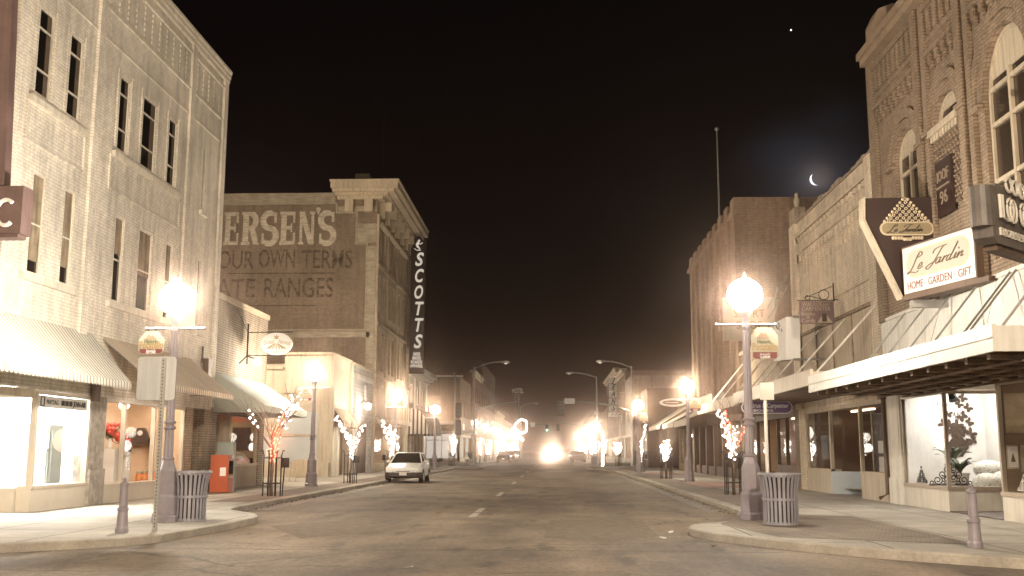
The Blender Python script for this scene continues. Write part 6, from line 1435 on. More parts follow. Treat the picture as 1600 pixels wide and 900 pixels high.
# banners hanging from the lamp arms
def banner(x, y, w_, h_, label, text, mat=None):
    o = thing('lamp_banner', label, 'banner', (x, y, 3.5), 'banners on the lamp arms'); fr = FS(y)
    z1 = SW + (3.64 if y == 19.9 else 3.41 if y == 18.35 else 3.50); z0 = z1 - h_
    pts = [(x, z0 + .06), (x + .06, z0), (x + w_ - .06, z0), (x + w_, z0 + .06), (x + w_, z1 - .16), (x + w_ - .13, z1), (x + .13, z1), (x, z1 - .16)]
    b = MB(o); b.fprism(fr, pts, -.012, .012); b.build('panel', mat or paint('banner_cream', (.52, .49, .38), .6, .05, 3), o)
    b = MB(o); b.fprism(fr, [(x + .03, z0 + .04), (x + .07, z0 + .01), (x + w_ - .07, z0 + .01), (x + w_ - .03, z0 + .04), (x + w_ - .03, z0 + h_ * .22), (x + .03, z0 + h_ * .22)], .013, .017); b.build('sponsor_band', m_maroon, o)
    b = MB(o); b.fprism(fr, [(x + w_ * .2, z0 + h_ * .64), (x + w_ * .4, z0 + h_ * .86), (x + w_ * .48, z0 + h_ * .78), (x + w_ * .54, z0 + h_ * .83), (x + w_ * .7, z0 + h_ * .64)], .013, .016); b.build('mountain_mark', paint('tan_mark', (.40, .28, .19), .6, .1, 4), o)
    b = MB(o); b.text(fr, x + w_ * .48, z0 + h_ * .54, .013, text[0], .1, w_ * .5, bold=.003); b.build('small_lettering', paint('olive_lettering', (.16, .17, .08), .6, .05, 3), o)
    b = MB(o); b.text(fr, x + w_ * .5, z0 + h_ * .38, .014, text[1], .19, w_ * .92, bold=.006); b.build('lettering', m_gold, o)
    b = MB(o); b.text(fr, x + w_ * .5, z0 + h_ * .155, .018, text[2], .06, w_ * .36); b.text(fr, x + w_ * .5, z0 + h_ * .065, .018, text[3], .065, w_ * .36, bold=.003); b.build('sponsor_lettering', m_signwhite, o)
    b = MB(o)
    for u in (x + .17, x + w_ - .17): b.tube([(u, y, z1 - .02), (u, y, z1 + .06)], .008, 4)
    b.build('hook', m_iron, o)
TX = ('Historic', 'Pocatello', 'Sponsored By', 'Le JARDIN'); TX2 = ('Historic', 'Pocatello', 'Sponsored By', 'OLD TOWN')
banner(3.72 + .09, 19.9, .52, .62, 'cream town banner with a mountain mark and maroon band beside the SPORT SHOP sign', TX)
banner(-6.92 - .66, 18.35, .48, .42, 'washed out town banner above the square road sign', TX2)
banner(-8.56 - .52, 36.4, .46, .5, 'pale bluish banner on the lamp by the red lit tree', TX2, m_bluegrey)
banner(5.7 + .08, 44.3, .5, .55, 'cream banner on the lamp before the curved canvas awning', TX2)
banner(5.1 + .08, 62.8, .5, .55, 'cream banner on the lamp before the dark blank side wall', TX2)

# ================================================================== tall roadside lights and signals
def cobra(x, y, h, arm, label, lit=None, tilt=0):
    o = thing('street_light', label, 'street light', (x, y, SW), 'tall arm street lights')
    b = MB(o); b.cyl((x, y, SW), (x, y, h), .13, .08, 10); b.lathe([(.2, 0), (.2, .12), (.15, .2)], (x, y, SW), 10); b.build('pole', m_steel, o)
    b = MB(o); b.tube([(x, y, h - .15), (x + arm * .35, y, h + .18), (x + arm * .7, y, h + .38), (x + arm, y, h + .42)], .05, 6); b.build('arm', m_steel, o)
    s = 1 if arm > 0 else -1
    b = MB(o); b.raw([(x + arm, y - .07, h + .36), (x + arm, y + .07, h + .36), (x + arm, y + .07, h + .5), (x + arm, y - .07, h + .5),
                      (x + arm + .35 * s, y - .17, h + .28), (x + arm + .35 * s, y + .17, h + .28), (x + arm + .35 * s, y + .17, h + .52), (x + arm + .35 * s, y - .17, h + .52),
                      (x + arm + .75 * s, y - .1, h + .33), (x + arm + .75 * s, y + .1, h + .33), (x + arm + .75 * s, y + .1, h + .47), (x + arm + .75 * s, y - .1, h + .47)],
                     [(0, 1, 2, 3), (0, 1, 5, 4), (1, 2, 6, 5), (2, 3, 7, 6), (3, 0, 4, 7), (4, 5, 9, 8), (5, 6, 10, 9), (6, 7, 11, 10), (7, 4, 8, 11), (8, 9, 10, 11)])
    hd = b.build('lamp_head', m_steel, o)
    b = MB(); b.ball((x + arm + .42 * s, y, h + .27), .14, 10, 6, .5); sub(b, 'lens', globe_glass('street_light_lens', SODIUM, 3.0 if lit else .25), hd, o)
    if lit: lamp('lamp_light', hd, Vector((x + arm + .42 * s, y, h + .12)) - Vector(o.location), lit, SODIUM, .2)
    return o
def signal_head(mb_fr, fr, u, z, n, lit=None, mats=None):
    pass
def signal(o, fr, u, z, lit=None, facing=True, name='signal_head'):
    b = MB(o); b.fbox(fr, u - .18, u + .18, z - .55, z + .55, -.15, .15); b.fbox(fr, u - .28, u + .28, z - .65, z + .65, -.17, -.152)
    hd = b.build(name, paint('signal_black', (.02, .018, .015), .5, .1, 3), o)
    for i, c in enumerate(('red', 'amber', 'green')):
        zz = z + .35 - .35 * i
        b = MB(); b.fprism(fr, arc(u, zz, .13, 0, 360, 12)[:-1], .151, .17)
        mt = emis('lit_' + c, {'red': (1, .1, .05), 'amber': (1, .5, .1), 'green': (.35, 1, .75)}[c], 14) if lit == c else paint('dark_lens_' + c, (.12, .03, .02) if c == 'red' else (.06, .05, .03), .3, .1, 3)
        sub(b, 'signal_lens', mt, hd, o)
        b = MB(); b.tube([fr.pt(x, zq, .2) for x, zq in arc(u, zz, .145, 0, 180, 8)], .02, 4); sub(b, 'visor', MATS['signal_black'], hd, o)
# left mast: street light and long signal arm
pL = at(741, 600, Y=89); cobra(pL.x, 89, at(741, 573, Y=89).z, at(788, 570, Y=89).x - pL.x - .3, 'tall arm street light over the bare curved signal mast')
o = thing('traffic_signal', 'bare curved signal mast arm reaching out over the street without a sign', 'traffic signal', (pL.x, 89.6, SW), 'traffic signals')
b = MB(o); b.cyl((pL.x, 89.6, SW), (pL.x, 89.6, 5.4), .14, .11, 10); b.build('pole', m_steel, o)
b = MB(o); b.tube([(pL.x, 89.6, 4.9), tuple(at(760, 636, Y=89.6)), tuple(at(785, 629, Y=89.6)), tuple(at(811, 626.5, Y=89.6))], [.09, .08, .06, .04], 8); b.build('mast_arm', m_steel, o)
# left side pole with two heads
o = thing('traffic_signal', 'slim pole with two stacked signal heads beyond the curved striped awning', 'traffic signal', (-8.75, 91, SW), 'traffic signals')
xq = at(710.5, 650, Y=91).x; b = MB(o); b.cyl((xq, 91, SW), (xq, 91, at(710, 584, Y=91).z), .09, .07, 8); b.tube([(xq, 91, at(710, 584, Y=91).z), (xq - .25, 91, at(710, 582, Y=91).z)], .06, 6); b.tube([(xq, 91, 5.2), (xq + .3, 91, 5.2)], .03, 5); b.tube([(xq, 91, 3.6), (xq + .35, 91, 3.6)], .03, 5); b.build('pole', m_steel, o)
for z in (641, 668): p_ = at(715, z, Y=91); signal(o, FS(91), p_.x, p_.z)
# right mast with street name plate and a head seen end on
pR = at(987, 600, Y=87); cobra(pR.x, 87, at(990, 572, Y=87).z, at(940, 570, Y=87).x - pR.x + .3, 'tall arm street light before the pale far side wall')
o = thing('traffic_signal', 'long signal mast arm with a pale street name plate and a hanging head', 'traffic signal', (pR.x, 87.6, SW), 'traffic signals')
b = MB(o); b.cyl((pR.x, 87.6, SW), (pR.x, 87.6, 5.2), .14, .11, 10); b.build('pole', m_steel, o)
b = MB(o); b.tube([(pR.x, 87.6, 4.6), tuple(at(960, 634, Y=87.6)), tuple(at(925, 629, Y=87.6)), tuple(at(868, 627, Y=87.6))], [.09, .08, .06, .04], 8); b.build('mast_arm', m_steel, o)
pA, pB = at(882, 631, Y=87.5), at(898, 622.5, Y=87.5); b = MB(o); b.fbox(FS(87.5), pA.x, pB.x, pA.z, pB.z, .05, .09); b.build('name_plate', m_signwhite, o)
p_ = at(876, 638, Y=87.6); signal(o, FS(87.6), p_.x, p_.z)
pR2 = at(932.5, 640, Y=119); cobra(pR2.x, 119, at(932, 588, Y=119).z, at(891, 583, Y=119).x - pR2.x + .3, 'tall arm street light beside the stacked JEANS letter squares')
o = thing('traffic_signal', 'distant signal mast arm glimpsed below the long arm with the name plate', 'traffic signal', (6, 200, SW), 'traffic signals')
pE = at(905, 664, Y=200); b = MB(o); b.cyl((pE.x + 1.5, 200, SW), (pE.x + 1.5, 200, 6.5), .15, n=8); b.build('pole', m_steel, o); b = MB(o); b.tube([(pE.x + 1.5, 200, pE.z), tuple(pE), tuple(at(870, 661, Y=200))], .09, 6); b.build('mast_arm', m_steel, o)
p_ = at(872, 668, Y=200); signal(o, FS(200), p_.x, p_.z)
o = thing('traffic_signal', 'distant signal mast with a lit green lamp over the end of the street', 'traffic signal', (-6.5, 185, SW), 'traffic signals')
pE = at(812, 670, Y=185); b = MB(o); b.cyl((pE.x, 185, SW), (pE.x, 185, 6.5), .15, n=8); b.build('pole', m_steel, o); b = MB(o); b.tube([(pE.x, 185, pE.z - .5), tuple(at(826, 664, Y=185)), tuple(at(856, 663, Y=185))], .09, 6); b.build('mast_arm', m_steel, o)
pA, pB = at(829, 667, Y=184.8), at(836, 660, Y=184.8); b = MB(o); b.fbox(FS(184.8), pA.x, pB.x, pA.z, pB.z, .1, .14); b.build('name_plate', m_signwhite, o)
p_ = at(854.5, 669, Y=185); signal(o, FS(185), p_.x, p_.z, 'green')
cobra(at(814, 650, Y=160).x, 160, at(814, 634, Y=160).z, 2.0, 'small distant arm street light beside the HOTEL tower')
# street lights at the near intersection, behind the viewpoint
cobra(-9.2, -3.0, 9.6, 2.2, 'lit sodium street light behind the viewpoint on the cream building side', COBRA_W * .75)
cobra(-20.0, 45.0, 9.0, 1.6, 'lit sodium light in the parking lot behind the bakery', 3500)  # unseen lamp added to brighten the mural and stucco side walls
cobra(6.6, -4.0, 9.6, -2.2, 'lit sodium street light behind the viewpoint on the lodge side', COBRA_W * 1.4)
# antenna masts on the roofs
for nm, px, py0, py1, Y_, lb in (('roof_antenna', 598, 172, 280, 66, 'thin antenna mast on the roof of the mural building'), ('roof_antenna', 752, 538, 592, 140, 'thin antenna mast on the roof of the ornate far building')):
    a_, b_ = at(px, py0, Y=Y_), at(px, py1, Y=Y_); o = thing(nm, lb, 'antenna', (b_.x, Y_, b_.z)); m_ = MB(); m_.cyl((0, 0, -.9), (0, 0, a_.z - b_.z), .035, .02, 6); m_.build('mast', m_iron, o)
    m_ = MB(); m_.tube([(-.3, 0, (a_.z - b_.z) * .9), (.3, 0, (a_.z - b_.z) * .9)], .015, 4); m_.build('crossbar', m_iron, o)
# ================================================================== near corner furniture
def make_bin():
    r = thing('litter_bin', 'x', 'litter bin', (0, 0, 0), 'slatted litter bins'); n = 26; b = MB()
    P = [(.335, .05), (.335, .30), (.335, .5), (.345, .68), (.375, .84), (.405, .95)]
    for k in range(n):
        t = 2 * PI * k / n; hw = .026; c, s_ = math.cos(t), math.sin(t)
        for (r0, z0), (r1, z1) in zip(P, P[1:]):
            for q0, q1 in ((0, 0),):
                b.raw([(r0 * c - s_ * hw, r0 * s_ + c * hw, z0), (r0 * c + s_ * hw, r0 * s_ - c * hw, z0), (r1 * c + s_ * hw, r1 * s_ - c * hw, z1), (r1 * c - s_ * hw, r1 * s_ + c * hw, z1),
                       ((r0 - .012) * c - s_ * hw, (r0 - .012) * s_ + c * hw, z0), ((r0 - .012) * c + s_ * hw, (r0 - .012) * s_ - c * hw, z0), ((r1 - .012) * c + s_ * hw, (r1 - .012) * s_ - c * hw, z1), ((r1 - .012) * c - s_ * hw, (r1 - .012) * s_ + c * hw, z1)],
                      [(0, 1, 2, 3), (4, 5, 6, 7), (0, 3, 7, 4), (1, 2, 6, 5)])
    b.build('slat', m_bin, r)
    def ring(r0, r1, z0, z1):
        q = MB(); m = 40
        for k in range(m):
            a, c = 2 * PI * k / m, 2 * PI * (k + 1) / m
            for (ra, za, rb, zb) in ((r1, z0, r1, z1), (r0, z0, r0, z1), (r0, z1, r1, z1), (r0, z0, r1, z0)):
                q.face([(ra * math.cos(a), ra * math.sin(a), za), (ra * math.cos(c), ra * math.sin(c), za), (rb * math.cos(c), rb * math.sin(c), zb), (rb * math.cos(a), rb * math.sin(a), zb)])
        return q
    ring(.37, .43, .945, .985).build('rim', m_bin, r); ring(.337, .352, .46, .51).build('band', m_bin, r); ring(.30, .345, .0, .05).build('foot_ring', m_bin, r)
    b = MB(); b.lathe([(.29, .06), (.29, .9)], (0, 0, 0), 24); b.build('liner', paint('bin_liner', (.03, .026, .025), .6, .2, 3), r)
    return r
bn = make_bin()
for i, (x, y, rz, lb) in enumerate(((-6.62, 18.7, 0, 'bluish grey slatted bin behind the square road sign'), (3.98, 18.6, .12, 'brownish grey slatted bin in front of the pale bookshop windows'), (at(929, 720, Y=84.5).x, 84.5, .3, 'grey bin far down the pavement under the JEANS letters'))):
    o = bn if i == 0 else dup(bn); place(o, (x, y, SW), rz, lb, 'slatted litter bins', .9)
bo = thing('bollard', 'x', 'bollard', (0, 0, 0), 'bollards')
b = MB(); b.lathe([(.13, 0), (.13, .08), (.115, .12), (.10, .42), (.115, .44), (.115, .48), (.085, .52), (.075, .92), (.085, .94), (.085, .97), (.06, 1.0)], (0, 0, 0), 16); b.build('post', m_lamp, bo)
b = MB(); b.lathe([(.05, 1.002), (.03, 1.03), (.045, 1.06), (.004, 1.10)], (0, 0, 0), 12); b.build('finial', m_lamp, bo)
place(bo, (*at(190, 832, Z=SW)[:2], SW), 0, 'slim grey bollard before the bright shop window', 'bollards', .77)
o = dup(bo); place(o, (*at(1524, 856, Z=SW)[:2], SW), .4, 'slim brownish bollard before the window with the vase cutout', 'bollards', .77)
# sign posts seen from behind
def perforated(o, x, y, z0, z1, w=.03):
    b = MB(o); b.box(x - w, x + w, y - w, y + w, z0, z1); p = b.build('post', m_steel, o)
    d = MB(); k = int((z1 - z0) / .055)
    for i in range(k): z = z0 + .06 + i * .055; d.fprism(FS(y - w), arc(x, z, .011, 0, 360, 6)[:-1], .0005, .002)
    sub(d, 'punched_hole', m_dark, p, o)
q = at(240, 829, Z=SW); o = thing('road_sign', 'blank metal back of a square road sign on a perforated post', 'road sign', (q.x, q.y, SW))
Yp = q.y; A_, B_ = at(211, 625, Y=Yp), at(275, 557, Y=Yp); perforated(o, q.x + .02, Yp, SW, B_.z - .02)
b = MB(o); r_ = .06; pts = []
for cx_, cz_, a0 in ((B_.x - r_, B_.z - r_, 0), (A_.x + r_, B_.z - r_, 90), (A_.x + r_, A_.z + r_, 180), (B_.x - r_, A_.z + r_, 270)): pts += arc(cx_, cz_, r_, a0, a0 + 90, 4)
b.fprism(FS(Yp), pts, -.036, -.033); b.build('sign_plate', m_alu, o)
q = at(1204, 806, Z=SW); Yp = 20.6; xq = at(1198, 700, Y=Yp).x; o = thing('road_sign', 'pale back of a narrow parking sign on the white post behind the brownish bin', 'road sign', (xq, Yp, SW))
b = MB(o); zt_ = at(1198, 598, Y=Yp).z; b.cyl((xq, Yp, SW), (xq, Yp, zt_), .035, n=10); b.build('post', m_whitepaint, o)
A_, B_ = at(1187, 625, Y=Yp), at(1208, 598, Y=Yp); b = MB(o); b.fbox(FS(Yp), A_.x, B_.x, A_.z, B_.z, .036, .04); b.build('sign_plate', paint('sign_back_grey', (.42, .38, .32), .5, .06, 3), o)
# newspaper box
q = at(345, 770, Z=SW); o = thing('newspaper_box', 'red metal newspaper box standing in front of the bakery doorway', 'newspaper box', (q.x, q.y, SW))
x, y = q.x, q.y; b = MB(o); b.box(x - .27, x + .27, y - .24, y + .24, SW + .02, SW + 1.0); b.fprism(Fr((0, y - .24), (1, 0), (0, -1)), [(x - .27, SW + 1.0), (x + .27, SW + 1.0), (x + .2, SW + 1.12), (x - .27, SW + 1.12)], -.48, 0); b.build('body', m_red, o)
b = MB(o); b.box(x + .271, x + .285, y - .18, y + .18, SW + .55, SW + .95); b.build('door_window', m_pane, o); b = MB(o); b.box(x + .271, x + .30, y - .2, y + .2, SW + .44, SW + .5); b.box(x + .271, x + .32, y + .05, y + .15, SW + 1.0, SW + 1.1); b.build('handle', m_steel, o)
b = MB(o); b.fbox(FS(y - .24), x + .02, x + .2, SW + .5, SW + .75, .001, .006); b.build('label_plate', m_signwhite, o)
q2 = at(350, 735, Y=q.y + .6); o = thing('display_stand', 'grey green leaflet stand behind the red newspaper box', 'stand', (q2.x, q.y + .7, SW)); b = MB(o); b.box(q2.x - .25, q2.x + .25, q.y + .6, q.y + .9, SW, SW + 1.5); b.box(q2.x - .2, q2.x + .2, q.y + .58, q.y + .6, SW + .9, SW + 1.4); b.build('cabinet', paint('grey_green', (.34, .38, .34), .6, .08, 2), o)
# metal chairs by the stucco wall and behind the right bin
ch = thing('metal_chair', 'x', 'chair', (0, 0, 0), 'metal cafe chairs'); b = MB()
for sx_ in (-1, 1):
    lg = MB(); lg.tube([(.2 * sx_, -.2, 0), (.2 * sx_, -.21, .44), (.2 * sx_, -.2, .62), (.2 * sx_, .18, .64)], .014, 5); lg.build('leg', m_tanpaint, ch)
    lg = MB(); lg.tube([(.2 * sx_, .25, 0), (.2 * sx_, .2, .44), (.2 * sx_, .3, .88)], .014, 5); lg.build('leg', m_tanpaint, ch)
b.box(-.21, .21, -.22, .22, .43, .455); b.build('seat', m_tanpaint, ch)
b = MB(); b.tube([(-.2, .3, .86), (-.1, .32, .93), (.1, .32, .93), (.2, .3, .86)], .014, 5)
for i in range(5): b.tube([(-.14 + .07 * i, .22, .47), (-.14 + .07 * i, .315, .91)], .008, 4)
b.build('backrest', m_tanpaint, ch)
q = at(452, 752, Z=SW); place(ch, (q.x, q.y, SW), -1.3, 'tan metal chair with arms beside the pale blue wall panel', 'metal cafe chairs')
o = dup(ch); q = at(436, 752, Z=SW); place(o, (q.x, q.y + .5, SW), 1.2, 'tan metal chair half hidden by the red lit tree', 'metal cafe chairs')
o = dup(ch); q = at(1243, 800, Z=SW); o.scale = (.82,) * 3; place(o, (q.x - .05, q.y + .75, SW), .4, 'thin metal chair peeking out behind the brownish bin', 'metal cafe chairs')
# ================================================================== bare street trees wrapped in strings of lights
def grow(seed, h=3.1, spread=1.0, nb=10, tw=6):
    """returns limb polylines with radii: the first is the trunk"""
    rnd = random.Random(seed); limbs = []
    tr = [(0, 0, 0)]; x = y = 0
    for k in range(1, 7): x += rnd.uniform(-.03, .03); y += rnd.uniform(-.03, .03); tr.append((x, y, h * .62 * k / 6))
    limbs.append((tr, [.05 - .022 * k / 6 for k in range(7)])); twigs = []
    for i in range(nb):
        z0 = h * rnd.uniform(.34, .60); t = z0 / (h * .62) * 6; p0 = tr[min(6, int(t))]
        a = 2 * PI * i / nb + rnd.uniform(-.4, .4); L = h * rnd.uniform(.28, .5); up = rnd.uniform(.8, 1.7)
        pts = [p0]; d = Vector((math.cos(a) * spread, math.sin(a) * spread, up)).normalized(); p = Vector(p0)
        for k in range(5): d = (d + Vector((rnd.uniform(-.16, .16), rnd.uniform(-.16, .16), .10))).normalized(); p = p + d * L / 5; pts.append(tuple(p))
        limbs.append((pts, [.020 - .003 * k for k in range(6)]))
        for j in range(tw):
            b0 = Vector(pts[rnd.randint(2, 4)]); a2 = a + rnd.uniform(-1.1, 1.1); d2 = Vector((math.cos(a2) * spread, math.sin(a2) * spread, rnd.uniform(.4, 1.6))).normalized(); L2 = L * rnd.uniform(.35, .7)
            twigs.append(([tuple(b0), tuple(b0 + d2 * L2 * .5 + Vector((0, 0, .04))), tuple(b0 + d2 * L2 + Vector((rnd.uniform(-.05, .05), rnd.uniform(-.05, .05), .1)))], [.007, .005, .002]))
    return limbs + twigs
def along(pl, step):
    out = []; acc = 0
    for a, b in zip(pl, pl[1:]):
        a, b = Vector(a), Vector(b); L = (b - a).length; t = acc
        while t < L: out.append(a + (b - a) * t / L); t += step
        acc = t - L
    return out
m_wbulb = emis('white_bulb', (1.0, .92, .80), 10); m_rbulb = emis('red_bulb', (1.0, .10, .05), 6); m_cbulb = emis('cool_bulb', (.92, .97, 1.0), 20)
m_cord = paint('light_cord', (.03, .04, .025), .6, .1, 4)
def make_tree(seed, style, h=3.1, spread=1.0, bulb=.026, watts=None, nb=9):
    o = thing('street_tree', 'x', 'tree', (0, 0, 0)); rnd = random.Random(seed + 100)
    limbs = grow(seed, h, spread, nb)
    b = MB(); b.tube(limbs[0][0], limbs[0][1], 8); b.build('trunk', m_bark, o, True)
    b = MB()
    for pl, rr in limbs[1:]: b.tube(pl, rr, 5)
    b.build('crown', m_bark, o)
    cordw = MB(); wb = MB(); rb = MB()
    def wrap(pl, rr, turns, step, tgt, jit=.012, sz_=bulb):
        pts = along(pl, step); path = []
        for k, p in enumerate(pts):
            t = 2 * PI * turns * k / max(1, len(pts)) + rnd.random() * .4; r = rr + rnd.uniform(0, jit)
            q = p + Vector((r * math.cos(t), r * math.sin(t), rnd.uniform(-.015, .015))); path.append(q); tgt.bulb(q, sz_ * rnd.uniform(.75, 1.25))
        if len(path) > 2: cordw.tube(path, .004, 3)
    if style == 'red':          # red up the trunk, white in a few limbs
        wrap([p for p in limbs[0][0] if p[2] > .8], .05, 9, .04, rb, .02, bulb * 1.3)
        wrap(limbs[1][0], .03, 4, .05, rb, .03, bulb * 1.3); wrap(limbs[2][0][:4], .03, 4, .05, rb, .03, bulb * 1.2)
        for pl, rr in limbs[10:22:2]: wrap(pl, .05, 3, .12, wb, .1, bulb * .85)
        wrap(limbs[5][0][3:], .03, 3, .09, wb, .03, bulb * 1.7); wrap(limbs[8][0][3:], .03, 3, .1, wb, .03, bulb * 1.7)
    elif style == 'mixed':      # white with red tips
        wrap([p for p in limbs[0][0] if p[2] > .7], .06, 12, .045, wb, .03)
        for k in (1, 3, 6): wrap(limbs[k][0], .04, 5, .055, wb, .05)
        wrap(limbs[4][0], .02, 3, .07, rb, .02); wrap(limbs[7][0], .02, 3, .07, rb, .02); wrap(limbs[9][0][2:], .02, 3, .07, rb, .02)
    elif style == 'column':     # wound tightly up the trunk
        wrap([p for p in limbs[0][0]], .07, 12, .045, wb, .05)
        wrap(limbs[2][0], .03, 4, .06, wb, .03)
    elif style == 'dense':
        wrap([p for p in limbs[0][0] if p[2] > .7], .06, 10, .055, wb, .03)
        for k in (2, 5, 8): wrap(limbs[k][0], .04, 5, .06, wb, .04)
        wrap(limbs[4][0][:3], .04, 3, .06, wb, .04)
    elif style == 'bushy':
        wrap([p for p in limbs[0][0] if p[2] > .6], .06, 10, .05, wb, .03)
        for k in (1, 3, 5, 6, 8, 9): wrap(limbs[k][0][:4], .06, 5, .06, wb, .07)
    else:
        wrap([p for p in limbs[0][0] if p[2] > .6], .06, 8, .09, wb, .04)
        for k in (1, 3, 5, 7): wrap(limbs[k][0], .05, 4, .11, wb, .05)
    allb = MB(); allb.v = list(cordw.v); allb.f = list(cordw.f); allb.mi = [0] * len(cordw.f)
    for src, mi in ((wb, 1), (rb, 2)):
        i0 = len(allb.v); allb.v += src.v; allb.f += [tuple(i0 + k for k in f) for f in src.f]; allb.mi += [mi] * len(src.f)
    st = allb.build('light_string', [m_cord, m_wbulb, m_rbulb], o)
    wl = watts if watts is not None else TREE_W
    lamp('string_light', st, (.12, -.12, h * .5), wl, (1, .45, .3) if style == 'red' else GLOBE_C, .35)
    lamp('string_light', st, (-.12, -.1, h * .78), wl * .6, GLOBE_C, .35)
    return o
def make_guard():
    o = thing('tree_guard', 'x', 'tree guard', (0, 0, 0), 'iron tree guards'); b = MB()
    for k in range(8):
        t = 2 * PI * k / 8 + .2; x, y = .26 * math.cos(t), .26 * math.sin(t); b.tube([(x, y, 0), (x, y, 1.12), (x * 1.15, y * 1.15, 1.26), (x * 1.35, y * 1.35, 1.24)], .016, 5)
    for z in (.35, 1.05):
        b.tube([(.262 * math.cos(R(t)), .262 * math.sin(R(t)), z) for t in range(0, 361, 30)], .014, 4)
    b.build('bars', m_iron, o)
    b = MB(); b.box(.28, .44, -.12, .12, .78, 1.05); b.build('socket_box', m_iron, o); b = MB(); b.tube([(.3, 0, 0), (.34, 0, .8)], .02, 5); b.build('conduit', m_iron, o)
    return o
P_red = make_tree(1, 'red', 2.9, .95, .020); P_mix = make_tree(12, 'mixed', 3.3, .8, .026); P_den = make_tree(23, 'dense', 3.0, .75, .038); P_den2 = make_tree(24, 'dense', 3.1, .7, .04); P_col = make_tree(34, 'column', 3.0, .5, .038); P_ful = make_tree(45, 'full', 2.9, .6, .05, TREE_W * 1.5); P_ful2 = make_tree(56, 'full', 2.7, .45, .05, TREE_W * 1.5); P_bus = make_tree(67, 'bushy', 2.8, .8, .038)
used = set()
def tree(proto, x, y, label, rz=0, sc=1.0, group='street trees wrapped in string lights', guard=None):
    o = proto if proto.name not in used else dup(proto)
    used.add(proto.name); place(o, (x, y, SW), rz, label, group, sc)
    if guard: GUARDS.append((x, y, rz, guard))
GUARDS = []
def gp(px, py): p = at(px, py, Z=SW); return p.x, p.y
tree(P_red, *gp(424, 775), 'bare young tree with red lights up its trunk in front of the bakery', .5, 1.05, guard='iron tree guard round the red lit tree')
tree(P_den, *gp(547, 755), 'small white lit tree before the stucco corner shop', 1.2, 1.0, guard='iron tree guard of the lit tree before the stucco corner shop')
tree(P_den2, -7.95, 50.5, 'white lit tree standing behind the parked hatchback', 3.0, 1.05, guard='iron tree guard hidden behind the parked hatchback')
tree(P_den2, *gp(706, 728), 'white lit tree at the corner beyond the curved striped awning', 4.4, 1.0, guard='iron tree guard at the corner beyond the curved striped awning')
tree(P_mix, *gp(1147, 773), 'white lit tree with red tipped branches before the brown bookshop', .3, 1.0, guard='iron tree guard of the red tipped white tree')
tree(P_bus, *gp(1041, 748), 'bushy white lit tree before the long oval sign', 2.2, .96, guard='iron tree guard of the bushy tree before the long oval sign')
tree(P_col, *gp(1000, 737), 'tree with a tight column of white lights before the dark blank side wall', 0, 1.0, guard='iron tree guard of the light column before the dark blank side wall')
tree(P_bus, *gp(966, 729), 'white lit tree in front of the orange lit far shop', 5.0, 1.05, guard='iron tree guard in front of the orange lit far shop')
tree(P_col, *gp(942, 728), 'narrow column of white lights beside the far grey bin', 1.0, 1.0, guard='iron tree guard beside the far grey bin')
for s_, xs, ys in (('HOTEL letters', -8.1, (113, 122, 130, 139, 146, 155, 163, 172, 181, 190, 200, 212, 224, 236)), ('JEANS letters', 5.0, (114, 121, 129, 136, 144, 152, 160, 170, 180, 190, 202, 214, 228))):
    for i, y in enumerate(ys):
        tree(P_ful if i % 2 else P_ful2, xs + random.uniform(-.4, .6), y, 'small light wrapped tree in the distant glowing row on the side of the %s' % s_, random.uniform(0, 6), random.uniform(.85, 1.15), 'distant lit trees below the %s' % s_)
gd = make_guard()
for i, (x, y, rz, lb) in enumerate(GUARDS):
    o = gd if i == 0 else dup(gd); place(o, (x, y, SW), rz, lb, 'iron tree guards')
# a big star-like wreath of lights on the far left
o = thing('light_decoration', 'looped white light decoration on a pole beside the HOTEL tower', 'decoration', (-7.4, 140, SW))
c_ = at(815, 672, Y=140); b = MB(o); b.cyl((c_.x, 140, SW), (c_.x, 140, c_.z - .4), .05, n=6); b.build('pole', m_steel, o)
b = MB(o); b.tube([(c_.x + .8 * math.cos(R(t)) * (1 - .2 * math.cos(R(3 * t))), 140, c_.z + .5 + .9 * math.sin(R(t))) for t in range(0, 361, 20)], .10, 6); b.tube([(c_.x - 1.3, 140, c_.z + .2), (c_.x + .2, 140, c_.z - 1.4)], .16, 6); b.build('light_tube', m_wbulb, o)

